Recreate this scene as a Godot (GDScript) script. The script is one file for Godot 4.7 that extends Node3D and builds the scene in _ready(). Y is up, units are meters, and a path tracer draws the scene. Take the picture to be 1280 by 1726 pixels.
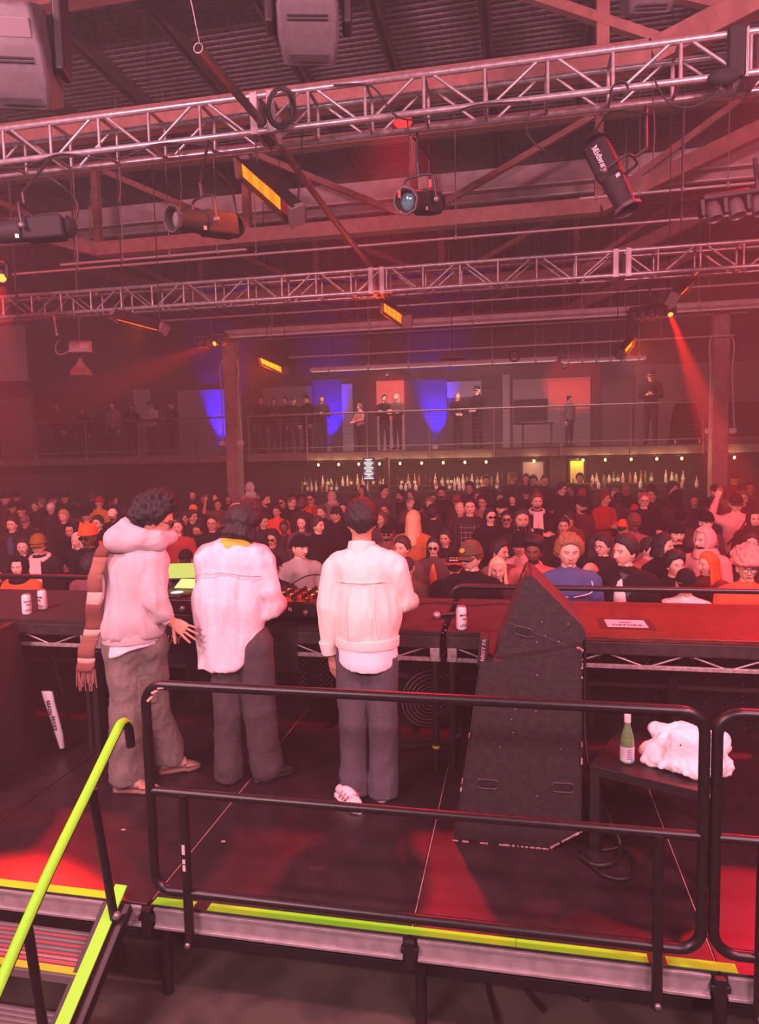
extends Node3D

# ---------------------------------------------------------------- mesh builder
class MB:
	var v := PackedVector3Array()
	var n := PackedVector3Array()
	var ix := PackedInt32Array()
	func vert(p: Vector3, q: Vector3) -> int:
		v.append(p); n.append(q)
		return v.size() - 1
	func tri(a: int, b: int, c: int) -> void:
		var g := (v[c] - v[a]).cross(v[b] - v[a])
		if g.dot(n[a] + n[b] + n[c]) < 0.0:
			ix.append(a); ix.append(c); ix.append(b)
		else:
			ix.append(a); ix.append(b); ix.append(c)
	func quad(a: int, b: int, c: int, d: int) -> void:
		tri(a, b, c); tri(a, c, d)
	# chamfered box; f = its frame, s = full size
	func box(f: Transform3D, s: Vector3, bev := 0.004) -> void:
		var h := s * 0.5
		var b: float = minf(bev, minf(h.x, minf(h.y, h.z)) * 0.8)
		var id := {}
		for sx in [-1, 1]:
			for sy in [-1, 1]:
				for sz in [-1, 1]:
					var c := Vector3(sx * h.x, sy * h.y, sz * h.z)
					for ax in 3:
						var p := c
						for o in 3:
							if o != ax:
								p[o] -= signf(c[o]) * b
						var q := Vector3.ZERO
						q[ax] = signf(c[ax])
						id[[sx, sy, sz, ax]] = vert(f * p, (f.basis * q).normalized())
		for ax in 3:
			var u := (ax + 1) % 3
			var w := (ax + 2) % 3
			for s0 in [-1, 1]:
				var k := []
				for e in [[-1, -1], [1, -1], [1, 1], [-1, 1]]:
					var key := [0, 0, 0, ax]
					key[ax] = s0; key[u] = e[0]; key[w] = e[1]
					k.append(id[key])
				quad(k[0], k[1], k[2], k[3])
			if b > 0.0:
				for su in [-1, 1]:
					for sw in [-1, 1]:
						var k2 := []
						for sa in [-1, 1]:
							for m in [u, w]:
								var key2 := [0, 0, 0, m]
								key2[ax] = sa; key2[u] = su; key2[w] = sw
								k2.append(id[key2])
						quad(k2[0], k2[1], k2[3], k2[2])
		if b > 0.0:
			for sx in [-1, 1]:
				for sy in [-1, 1]:
					for sz in [-1, 1]:
						tri(id[[sx, sy, sz, 0]], id[[sx, sy, sz, 1]], id[[sx, sy, sz, 2]])
	func bar(a: Vector3, b: Vector3, w: float, t: float, bev := 0.003, up := Vector3.UP) -> void:
		var y := (b - a).normalized()
		var x := y.cross(up)
		if x.length() < 0.01:
			x = y.cross(Vector3.RIGHT)
		x = x.normalized()
		box(Transform3D(Basis(x, y, x.cross(y)), (a + b) * 0.5), Vector3(w, a.distance_to(b), t), bev)
	func tube(p: PackedVector3Array, r, sides := 8, closed := false) -> void:
		var m := p.size()
		var t0 := (p[1] - p[0]).normalized()
		var x := t0.cross(Vector3.UP)
		if x.length() < 0.05:
			x = t0.cross(Vector3.RIGHT)
		x = x.normalized()
		var start := v.size()
		for i in m:
			var t: Vector3
			if closed:
				t = (p[(i + 1) % m] - p[(i + m - 1) % m]).normalized()
			else:
				t = (p[mini(i + 1, m - 1)] - p[maxi(i - 1, 0)]).normalized()
			x = (x - t * x.dot(t)).normalized()
			var y := t.cross(x)
			var rr: float = r if r is float else r[i]
			for s in sides:
				var an := TAU * s / sides
				var q := x * cos(an) + y * sin(an)
				vert(p[i] + q * rr, q)
		var last := m if closed else m - 1
		for i in last:
			for s in sides:
				var a := start + i * sides + s
				var b := start + i * sides + (s + 1) % sides
				var c := start + ((i + 1) % m) * sides + (s + 1) % sides
				var d := start + ((i + 1) % m) * sides + s
				quad(a, b, c, d)
		if not closed:
			for e in [0, m - 1]:
				var t := (p[1] - p[0]).normalized() * -1.0 if e == 0 else (p[m - 1] - p[m - 2]).normalized()
				var c0 := vert(p[e], t)
				var f0 := v.size()
				for s in sides:
					vert(v[start + e * sides + s], t)
				for s in sides:
					tri(c0, f0 + s, f0 + (s + 1) % sides)
	func rod(a: Vector3, b: Vector3, r: float, sides := 8) -> void:
		tube(PackedVector3Array([a, b]), r, sides)
	# profile of (radius, height) spun about the frame's y axis
	func lathe(f: Transform3D, prof: Array, segs := 16) -> void:
		var m := prof.size()
		var start := v.size()
		for i in m:
			var a: Vector2 = prof[maxi(i - 1, 0)]
			var b: Vector2 = prof[mini(i + 1, m - 1)]
			var tn := (b - a)
			var nn := Vector2(tn.y, -tn.x).normalized()
			for s in segs:
				var an := TAU * s / segs
				var dr := Vector3(cos(an), 0, sin(an))
				vert(f * (dr * prof[i].x + Vector3.UP * prof[i].y), (f.basis * (dr * nn.x + Vector3.UP * nn.y)).normalized())
		for i in m - 1:
			for s in segs:
				var a2 := start + i * segs + s
				var b2 := start + i * segs + (s + 1) % segs
				quad(a2, b2, b2 + segs, a2 + segs)
	func ball(c: Vector3, r: Vector3, segs := 12, rings := 8, b := Basis()) -> void:
		var start := v.size()
		for j in rings + 1:
			var ph := PI * j / rings
			for s in segs:
				var an := TAU * s / segs
				var d := Vector3(sin(ph) * cos(an), cos(ph), sin(ph) * sin(an))
				vert(c + b * (d * r), (b * (d / r)).normalized())
		for j in rings:
			for s in segs:
				var a := start + j * segs + s
				var b2 := start + j * segs + (s + 1) % segs
				quad(a, b2, b2 + segs, a + segs)
	# flat polygon (in the frame's x-y plane) pushed along -z by d
	func prism(f: Transform3D, poly: PackedVector2Array, d: float) -> void:
		var id := Geometry2D.triangulate_polygon(poly)
		for e in [0, 1]:
			var q := (f.basis * Vector3(0, 0, 1 if e == 0 else -1)).normalized()
			var s0 := v.size()
			for p in poly:
				vert(f * Vector3(p.x, p.y, 0 if e == 0 else -d), q)
			for k in range(0, id.size(), 3):
				tri(s0 + id[k], s0 + id[k + 1], s0 + id[k + 2])
		var cen := Vector2.ZERO
		for p in poly:
			cen += p / poly.size()
		for k in poly.size():
			var a := poly[k]
			var b := poly[(k + 1) % poly.size()]
			var nn := Vector2(b.y - a.y, a.x - b.x).normalized()
			if Geometry2D.is_polygon_clockwise(poly):
				nn = -nn
			var q2 := (f.basis * Vector3(nn.x, nn.y, 0)).normalized()
			quad(vert(f * Vector3(a.x, a.y, 0), q2), vert(f * Vector3(b.x, b.y, 0), q2), vert(f * Vector3(b.x, b.y, -d), q2), vert(f * Vector3(a.x, a.y, -d), q2))
	# rings of equal size joined in order, each ring closed; normals from the faces
	func loft(rings: Array, cap := true) -> void:
		var m: int = rings[0].size()
		var s0 := v.size()
		for r in rings:
			for p in r:
				vert(p, Vector3.ZERO)
		var t := PackedInt32Array()
		for i in rings.size() - 1:
			for s in m:
				var a := s0 + i * m + s
				var b := s0 + i * m + (s + 1) % m
				t.append_array([a, b, b + m, a, b + m, a + m])
		if cap:
			for e in [0, rings.size() - 1]:
				var c := Vector3.ZERO
				for p in rings[e]:
					c += p / m
				var ci := vert(c, Vector3.ZERO)
				for s in m:
					var a2: int = s0 + e * m + s
					var b2: int = s0 + e * m + (s + 1) % m
					if e == 0:
						t.append_array([ci, b2, a2])
					else:
						t.append_array([ci, a2, b2])
		var vol := 0.0
		for k in range(0, t.size(), 3):
			vol += v[t[k]].dot(v[t[k + 1]].cross(v[t[k + 2]]))
		finish(t, vol > 0.0)
	# normals for a raw triangle list; out = the list runs counter-clockwise seen from outside
	func finish(t: PackedInt32Array, out: bool) -> void:
		for k in range(0, t.size(), 3):
			var a := t[k]
			var b := t[k + 1]
			var c := t[k + 2]
			if out:
				b = t[k + 2]; c = t[k + 1]
			var g := (v[c] - v[a]).cross(v[b] - v[a])
			n[a] += g; n[b] += g; n[c] += g
			ix.append(a); ix.append(b); ix.append(c)
		for k in t:
			n[k] = n[k].normalized() if n[k].length_squared() > 1e-20 else Vector3.UP
	func arrays(white := false) -> Array:
		var a := []
		a.resize(Mesh.ARRAY_MAX)
		a[Mesh.ARRAY_VERTEX] = v; a[Mesh.ARRAY_NORMAL] = n; a[Mesh.ARRAY_INDEX] = ix
		if white:
			var c := PackedColorArray()
			c.resize(v.size()); c.fill(Color.WHITE)
			a[Mesh.ARRAY_COLOR] = c
		return a
	func mesh(white := false) -> ArrayMesh:
		var m := ArrayMesh.new()
		m.add_surface_from_arrays(Mesh.PRIMITIVE_TRIANGLES, arrays(white))
		return m

# ------------------------------------------------ distance field and its surface
class Field:
	var lo: Vector3
	var cell: float
	var nx: int
	var ny: int
	var nz: int
	var d := PackedFloat32Array()
	var rg := PackedByteArray()
	func _init(a: Vector3, b: Vector3, c: float) -> void:
		lo = a; cell = c
		nx = int((b.x - a.x) / c) + 2; ny = int((b.y - a.y) / c) + 2; nz = int((b.z - a.z) / c) + 2
		d.resize(nx * ny * nz); d.fill(9.0)
		rg.resize(nx * ny * nz)
	func cap(a: Vector3, b: Vector3, ra: float, rb: float, reg := 0, k := 0.04, flat := 1.0) -> void:
		var m := maxf(ra, rb) + k + cell * 3.0
		var l := Vector3(minf(a.x, b.x) - m, minf(a.y, b.y) - m, minf(a.z, b.z) - m)
		var h := Vector3(maxf(a.x, b.x) + m, maxf(a.y, b.y) + m, maxf(a.z, b.z) + m)
		var i0 := clampi(int((l.x - lo.x) / cell), 0, nx - 1)
		var i1 := clampi(int((h.x - lo.x) / cell) + 1, 0, nx)
		var j0 := clampi(int((l.y - lo.y) / cell), 0, ny - 1)
		var j1 := clampi(int((h.y - lo.y) / cell) + 1, 0, ny)
		var k0 := clampi(int((l.z - lo.z) / cell), 0, nz - 1)
		var k1 := clampi(int((h.z - lo.z) / cell) + 1, 0, nz)
		var bx := b.x - a.x
		var by := b.y - a.y
		var bz := (b.z - a.z) * flat
		var inv := 1.0 / maxf(bx * bx + by * by + bz * bz, 1e-9)
		var dr := rb - ra
		var k4 := 0.25 / maxf(k, 1e-6)
		for kk in range(k0, k1):
			var pz := (lo.z + kk * cell - a.z) * flat
			for jj in range(j0, j1):
				var py := lo.y + jj * cell - a.y
				var row := (kk * ny + jj) * nx
				var s0 := py * by + pz * bz
				var px := lo.x + i0 * cell - a.x
				for ii in range(i0, i1):
					var t := (px * bx + s0) * inv
					t = 0.0 if t < 0.0 else (1.0 if t > 1.0 else t)
					var qx := px - bx * t
					var qy := py - by * t
					var qz := pz - bz * t
					var e := sqrt(qx * qx + qy * qy + qz * qz) - ra - dr * t
					var o := d[row + ii]
					if e < o:
						rg[row + ii] = reg
					var g := k - absf(o - e)
					if o < e:
						e = o
					if g > 0.0:
						e -= g * g * k4
					d[row + ii] = e
					px += cell
	func cut(f: Callable) -> void:
		for kk in nz:
			for jj in ny:
				for ii in nx:
					var q := (kk * ny + jj) * nx + ii
					if d[q] < 0.2:
						d[q] = maxf(d[q], f.call(Vector3(lo.x + ii * cell, lo.y + jj * cell, lo.z + kk * cell)))
	# surface nets: {v, n, t: triangles per region}
	func surface(regions := 1, amp := 0.0, freq := 8.0, seed := 1, squash := Vector3(1, 0.45, 1)) -> Array:
		var at := PackedInt32Array()
		at.resize(nx * ny * nz); at.fill(-1)
		var vs := PackedVector3Array()
		var vr := PackedByteArray()
		var near := PackedInt32Array()
		var lim := cell * 3.6
		var off := [0, 1, nx, nx + 1, nx * ny, nx * ny + 1, nx * ny + nx, nx * ny + nx + 1]
		for kk in nz - 1:
			for jj in ny - 1:
				var row := (kk * ny + jj) * nx
				for ii in nx - 1:
					var q := row + ii
					if absf(d[q]) > lim:
						continue
					near.append(q)
					var mask := 0
					for c in 8:
						if d[q + off[c]] < 0.0:
							mask |= 1 << c
					if mask == 0 or mask == 255:
						continue
					var sum := Vector3.ZERO
					var cnt := 0
					for e in [[0, 1], [2, 3], [4, 5], [6, 7], [0, 2], [1, 3], [4, 6], [5, 7], [0, 4], [1, 5], [2, 6], [3, 7]]:
						var a: int = e[0]
						var b: int = e[1]
						if ((mask >> a) & 1) != ((mask >> b) & 1):
							var da := d[q + off[a]]
							var w := da / (da - d[q + off[b]])
							var pa := Vector3(a & 1, (a >> 1) & 1, a >> 2)
							sum += pa.lerp(Vector3(b & 1, (b >> 1) & 1, b >> 2), w)
							cnt += 1
					at[q] = vs.size()
					vs.append(lo + (Vector3(ii, jj, kk) + sum / cnt) * cell)
					var best := 0
					for c in 8:
						if d[q + off[c]] < d[q + off[best]]:
							best = c
					vr.append(rg[q + off[best]])
		var tr := []
		for r in regions:
			tr.append(PackedInt32Array())
		var step := [1, nx, nx * ny]
		for q in near:
			var ins := d[q] < 0.0
			for ax in 3:
				var q2: int = q + step[ax]
				if (d[q2] < 0.0) == ins:
					continue
				var u: int = step[(ax + 1) % 3]
				var w2: int = step[(ax + 2) % 3]
				if q - u - w2 < 0:
					continue
				var a := at[q - u - w2]
				var b := at[q - w2]
				var c := at[q]
				var e := at[q - u]
				if a < 0 or b < 0 or c < 0 or e < 0:
					continue
				var r := mini(vr[c], regions - 1)
				if ins:
					tr[r].append_array([a, c, b, a, e, c])
				else:
					tr[r].append_array([a, b, c, a, c, e])
		if amp > 0.0:
			var ns := FastNoiseLite.new()
			ns.seed = seed; ns.frequency = 1.0; ns.fractal_octaves = 1
			var nn := normals(vs, tr)
			for k in vs.size():
				var p := vs[k] * freq * squash
				vs[k] += nn[k] * amp * (0.9 * ns.get_noise_3dv(p * 0.7) + 0.28 * (1.0 - 3.0 * absf(ns.get_noise_3dv(p * 1.1 + Vector3(7, 3, 1)))))
		var nm := normals(vs, tr)
		var out := []
		for r in regions:
			var mb := MB.new()
			var map := PackedInt32Array()
			map.resize(vs.size()); map.fill(-1)
			for k in tr[r]:
				if map[k] < 0:
					map[k] = mb.vert(vs[k], nm[k])
				mb.ix.append(map[k])
			out.append(mb)
		return out
	func normals(vs: PackedVector3Array, tr: Array) -> PackedVector3Array:
		var nm := PackedVector3Array()
		nm.resize(vs.size())
		for t in tr:
			for k in range(0, t.size(), 3):
				var g := (vs[t[k + 2]] - vs[t[k]]).cross(vs[t[k + 1]] - vs[t[k]])
				nm[t[k]] += g; nm[t[k + 1]] += g; nm[t[k + 2]] += g
		for k in nm.size():
			nm[k] = nm[k].normalized()
		return nm

# ---------------------------------------------------------------- scene helpers
var used := {}
var mats := {}
var rng := RandomNumberGenerator.new()

func V(x: float, y: float, z: float) -> Vector3:
	return Vector3(x, y, z)
func T(p := Vector3.ZERO, rx := 0.0, ry := 0.0, rz := 0.0) -> Transform3D:
	return Transform3D(Basis.from_euler(Vector3(deg_to_rad(rx), deg_to_rad(ry), deg_to_rad(rz))), p)
func numbered(called: String) -> String:
	used[called] = used.get(called, -1) + 1
	return called if used[called] == 0 else "%s_%03d" % [called, used[called]]
func tag(o: Node3D, label: String, category: String, group := "", kind := "") -> Node3D:
	if label: o.set_meta("label", label)
	if category: o.set_meta("category", category)
	if group: o.set_meta("group", group)
	if kind: o.set_meta("kind", kind)
	return o
func thing(called: String, label: String, category: String, at := Vector3.ZERO, turn := 0.0, group := "") -> Node3D:
	var o := Node3D.new()
	o.name = numbered(called)
	add_child(o)
	o.position = at; o.rotation_degrees.y = turn
	return tag(o, label, category, group)
func part(called: String, m, material: Material, parent: Node3D, label := "") -> MeshInstance3D:
	var o := MeshInstance3D.new()
	o.name = called
	o.mesh = m.mesh() if m is MB else m
	o.material_override = material
	parent.add_child(o, true)
	if label: o.set_meta("label", label)
	return o
func solo(called: String, label: String, category: String, m, material: Material, at := Vector3.ZERO, group := "") -> MeshInstance3D:
	var o := MeshInstance3D.new()
	o.name = numbered(called)
	o.mesh = m.mesh() if m is MB else m
	o.material_override = material
	add_child(o)
	o.position = at
	tag(o, label, category, group)
	return o
func struct(called: String, m, material: Material) -> MeshInstance3D:
	var o := MeshInstance3D.new()
	o.name = numbered(called)
	o.mesh = m.mesh() if m is MB else m
	o.material_override = material
	add_child(o)
	o.set_meta("kind", "structure")
	return o
func col(h: String) -> Color:
	return Color.html(h)
func mat(c: String, rough := 0.8, metal := 0.0, extra := "") -> StandardMaterial3D:
	var key := "%s %.2f %.2f %s" % [c, rough, metal, extra]
	if mats.has(key):
		return mats[key]
	var m := StandardMaterial3D.new()
	m.albedo_color = col(c); m.roughness = rough; m.metallic = metal
	if extra == "skin":
		m.vertex_color_use_as_albedo = true
		m.metallic_specular = 0.4
	if extra == "cloth":
		m.rim_enabled = true; m.rim = 0.15; m.rim_tint = 0.6
		m.metallic_specular = 0.2
	mats[key] = m
	return m
func glow(c: String, e: float) -> StandardMaterial3D:
	var key := "glow %s %.2f" % [c, e]
	if mats.has(key):
		return mats[key]
	var m := StandardMaterial3D.new()
	m.albedo_color = Color(0.02, 0.02, 0.02)
	m.emission_enabled = true; m.emission = col(c); m.emission_energy_multiplier = e
	mats[key] = m
	return m
# colour varied by seamless noise between two tones, laid on three planes in metres
func noisy(key: String, a: String, b: String, scale: float, rough := 0.8, metal := 0.0, freq := 0.02, bump := 0.0, aniso := Vector3.ONE) -> StandardMaterial3D:
	if mats.has(key):
		return mats[key]
	var ns := FastNoiseLite.new()
	ns.seed = hash(key) % 1000; ns.frequency = freq; ns.fractal_octaves = 4
	var im := ns.get_seamless_image(256, 256)
	im.convert(Image.FORMAT_RGB8)
	var hm := im.duplicate()
	var ca := col(a)
	var cb := col(b)
	for y in 256:
		for x in 256:
			im.set_pixel(x, y, ca.lerp(cb, smoothstep(0.25, 0.75, im.get_pixel(x, y).r)))
	var m := StandardMaterial3D.new()
	m.albedo_texture = ImageTexture.create_from_image(im)
	m.uv1_triplanar = true; m.uv1_world_triplanar = true
	m.uv1_scale = aniso * scale
	m.roughness = rough; m.metallic = metal
	if bump > 0.0:
		m.heightmap_enabled = true
		m.heightmap_texture = ImageTexture.create_from_image(hm)
		m.heightmap_scale = bump
	mats[key] = m
	return m
func text(s: String, size: float, depth: float, fnt := "Droid Sans", bold := 400) -> TextMesh:
	var t := TextMesh.new()
	var f := SystemFont.new()
	f.font_names = PackedStringArray([fnt]); f.font_weight = bold
	t.font = f; t.text = s; t.font_size = 32; t.pixel_size = size / 24.0; t.depth = depth
	return t
func arc(a: Vector3, b: Vector3, sag: float, k := 10) -> PackedVector3Array:
	var p := PackedVector3Array()
	for i in k + 1:
		var t := float(i) / k
		p.append(a.lerp(b, t) - Vector3(0, sag * 4.0 * t * (1.0 - t), 0))
	return p
func curve(pts: Array, k := 6) -> PackedVector3Array:
	var p := PackedVector3Array()
	for i in pts.size() - 1:
		var a: Vector3 = pts[maxi(i - 1, 0)]
		var b: Vector3 = pts[i]
		var c: Vector3 = pts[i + 1]
		var e: Vector3 = pts[mini(i + 2, pts.size() - 1)]
		for s in k:
			p.append(b.cubic_interpolate(c, a, e, float(s) / k))
	p.append(pts[-1])
	return p
func spot(parent: Node3D, p: Vector3, to: Vector3, c: String, e: float, angle: float, size := 0.05, blend := 0.3) -> void:
	var l := SpotLight3D.new()
	l.name = "beam"
	parent.add_child(l, true)
	l.light_color = col(c); l.light_energy = e; l.spot_angle = angle; l.spot_angle_attenuation = blend
	l.spot_range = 40.0; l.light_size = size; l.shadow_enabled = true; l.spot_attenuation = 2.0
	var g := Transform3D(Basis(), p).looking_at(to, Vector3(0.01, 1, 0.02))
	l.global_transform = g
func omni(parent: Node3D, p: Vector3, c: String, e: float, size := 0.03) -> void:
	var l := OmniLight3D.new()
	l.name = "bulb_light"
	parent.add_child(l, true)
	l.light_color = col(c); l.light_energy = e; l.omni_range = 40.0; l.light_size = size; l.shadow_enabled = true; l.omni_attenuation = 2.0
	l.global_position = p
func area(parent: Node3D, p: Vector3, to: Vector3, c: String, e: float, w: float, h: float) -> void:
	var l := AreaLight3D.new()
	l.name = "panel_light"
	parent.add_child(l, true)
	l.light_color = col(c); l.light_energy = e; l.area_size = Vector2(w, h); l.area_range = 40.0; l.shadow_enabled = true
	l.area_attenuation = 2.0
	l.global_transform = Transform3D(Basis(), p).looking_at(to, Vector3(0.01, 1, 0.02))

const FLOOR := -0.5          # the dance floor; the stage is y = 0
func _ready() -> void:
	rng.seed = 7
	var cam := Camera3D.new()
	cam.name = "camera"
	add_child(cam)
	cam.fov = 73.06; cam.near = 0.05; cam.far = 120.0
	cam.position = V(0, 2.04, 0); cam.rotation_degrees = V(-4.81, 11.45, -1.19)
	cam.current = true
	var we := WorldEnvironment.new()
	we.name = "surroundings"
	var e := Environment.new()
	e.background_mode = Environment.BG_COLOR; e.background_color = Color.BLACK
	e.tonemap_mode = Environment.TONE_MAPPER_LINEAR
	e.tonemap_exposure = 1.0
	e.sdfgi_enabled = true; e.ssao_enabled = true; e.ssil_enabled = true
	e.volumetric_fog_enabled = true; e.volumetric_fog_density = 0.0102; e.volumetric_fog_albedo = Color(0.95, 0.95, 0.95); e.volumetric_fog_anisotropy = 0.2
	we.environment = e
	add_child(we)
	wash_lights()
	room()
	roof_frame()
	stage()
	railings()
	booth()
	rigging()
	balcony()
	bar()
	stage_gear()
	dj_left(); dj_middle(); dj_right()
	heads_ready()
	crowd()
	balcony_people()

# added fill panels behind and above the photographer and red washes at the ends of the stage truss
func wash_lights() -> void:
	for w in [
		["added pink white fill panel behind the photographer, left of the steps", V(-3.2, 4.3, 2.6), V(-1.6, 1.6, -5.0), "ffc2d2", 44.0, 1.8, 0.6],
		["added pink white fill panel behind the photographer, right of the steps", V(2.2, 4.3, 2.6), V(-0.4, 1.8, -6.0), "ffbacc", 36.0, 1.8, 0.6],
		["added pink crowd fill panel high above the photographer, left", V(-4.6, 5.3, -0.6), V(-6.5, 0.4, -12.0), "ffa4ba", 66.0, 1.2, 0.4],
		["added pink crowd fill panel high above the photographer, right", V(3.4, 5.3, -0.6), V(0.8, 0.4, -12.0), "ff98b0", 66.0, 1.2, 0.4]]:
		var o := thing("added_fill_panel", w[0], "stage light", w[1])
		o.transform = Transform3D(Basis(), w[1]).looking_at(w[2], Vector3.UP)
		var b := MB.new()
		b.box(T(V(0, 0, 0.08)), V(w[5] + 0.08, w[6] + 0.08, 0.12), 0.01)
		part("housing", b, mat("141414", 0.5), o)
		var g := MB.new()
		g.box(T(V(0, 0, 0.012)), V(w[5], w[6], 0.01), 0.002)
		part("lens", g, glow(w[3], 1.0), o)
		area(o, o.transform * V(0, 0, -0.02), w[2], w[3], w[4], w[5], w[6])
	# red wash lanterns out of frame at both ends of the lighting truss
	for w in [
		["red wash lantern high above the dance floor beyond the right edge", V(3.9, 6.7, -9.2), V(0.4, 0.0, -3.5), 120.0, 27.0],
		["red wash lantern hung under the first roof truss, behind the nearest lighting truss", V(-1.25, 5.7, -7.9), V(-1.1, 0.0, -3.3), 44.0, 26.0],
		["red wash lantern over the stage beyond the right edge", V(4.2, 4.3, -5.4), V(1.0, 0.7, -5.2), 9.0, 40.0],
		["red wash lantern over the dance floor beyond the right edge", V(5.2, 4.2, -8.2), V(1.2, 0.8, -9.0), 36.0, 50.0],
		["red wash lantern high above the dance floor beyond the left edge", V(-8.9, 6.6, -9.2), V(-1.7, 0.0, -3.2), 48.0, 24.0],
		["red wash lantern over the dance floor beyond the left edge", V(-11.5, 4.6, -7.6), V(-5.5, 1.2, -12.0), 30.0, 52.0]]:
		var o := thing("par_lantern", w[0], "stage light", w[1])
		o.transform = Transform3D(Basis(), w[1]).looking_at(w[2], Vector3.UP)
		var b := MB.new()
		b.lathe(T(V(0, 0, 0), 90), [Vector2(0.001, 0.3), Vector2(0.07, 0.28), Vector2(0.12, 0.1), Vector2(0.125, -0.02), Vector2(0.115, -0.02), Vector2(0.11, 0.06)], 16)
		part("can", b, mat("121212", 0.5), o)
		var hk := MB.new()
		var iv := o.transform.affine_inverse()
		hk.rod(V(0, 0.1, 0.12), iv * V(w[1].x, w[1].y + 0.3 if w[1].y < 5.9 and w[1].x > -2.0 and w[1].x < 0.0 else 7.85, w[1].z), 0.01, 6)
		part("hanger", hk, mat("2a2224", 0.5), o)
		var g := MB.new()
		g.lathe(T(V(0, 0, -0.0), 90), [Vector2(0.001, 0.05), Vector2(0.112, 0.05)], 16)
		part("lens", g, glow("ff2a2a", 2.0), o)
		spot(o, o.transform * V(0, 0, -0.03), w[2], "ff1430", w[3], w[4], 0.2, 1.0)

func slab(a: Vector3, b: Vector3, bev := 0.0) -> MB:
	var m := MB.new()
	m.box(T((a + b) * 0.5), (b - a).abs(), bev)
	return m

func room() -> void:
	var black := noisy("wall paint", "241d1f", "2c2426", 0.35, 0.85)
	struct("floor", slab(V(-20.4, FLOOR - 0.2, -23.6), V(9.4, FLOOR, 5.2)), noisy("concrete", "3a3330", "52483f", 0.3, 0.7, 0.0, 0.03, 0.3))
	struct("wall_left", slab(V(-20.4, FLOOR, -23.6), V(-20, 8.6, 5.2)), black)
	struct("wall_right", slab(V(9, FLOOR, -23.6), V(9.4, 8.6, 5.2)), black)
	struct("wall_back", slab(V(-20.4, FLOOR, 4.8), V(9.4, 8.6, 5.2)), black)
	var roof := struct("ceiling", slab(V(-20.4, 8.2, -23.6), V(9.4, 8.5, 5.2)), black)
	# corrugated deck, its flutes running across the room
	var m := MB.new()
	var per := 0.125
	var prof := [Vector2(0, 0), Vector2(0.045, 0), Vector2(0.062, 0.035), Vector2(0.107, 0.035)]
	var z := 4.8
	var pts := []
	while z > -23.4:
		for p in prof:
			pts.append(Vector2(z - p.x, 7.84 + p.y))
		z -= per
	for k in pts.size() - 1:
		var a: Vector2 = pts[k]
		var b: Vector2 = pts[k + 1]
		var nn := Vector3(0, -absf(a.x - b.x), (b.y - a.y) * -1.0).normalized()
		m.quad(m.vert(V(-20, a.y, a.x), nn), m.vert(V(9, a.y, a.x), nn), m.vert(V(9, b.y, b.x), nn), m.vert(V(-20, b.y, b.x), nn))
	part("corrugated_deck", m, noisy("deck steel", "5a4c4c", "756464", 0.8, 0.6, 0.0, 0.05), roof, "grey corrugated steel roof deck")
	var steel := noisy("purlin paint", "4a2e2c", "573632", 0.8, 0.65)
	var pm := MB.new()
	pm.box(T(V(0, 7.72, -9.3)), V(0.075, 0.24, 28.0), 0.006)
	pm.box(T(V(0, 7.61, -9.3)), V(0.16, 0.02, 28.0), 0.003)
	var pmesh := pm.mesh()
	var x := -19.44
	while x < 9.0:
		part("purlin", pmesh, steel, roof, "").position.x = x
		x += 1.36

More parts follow.
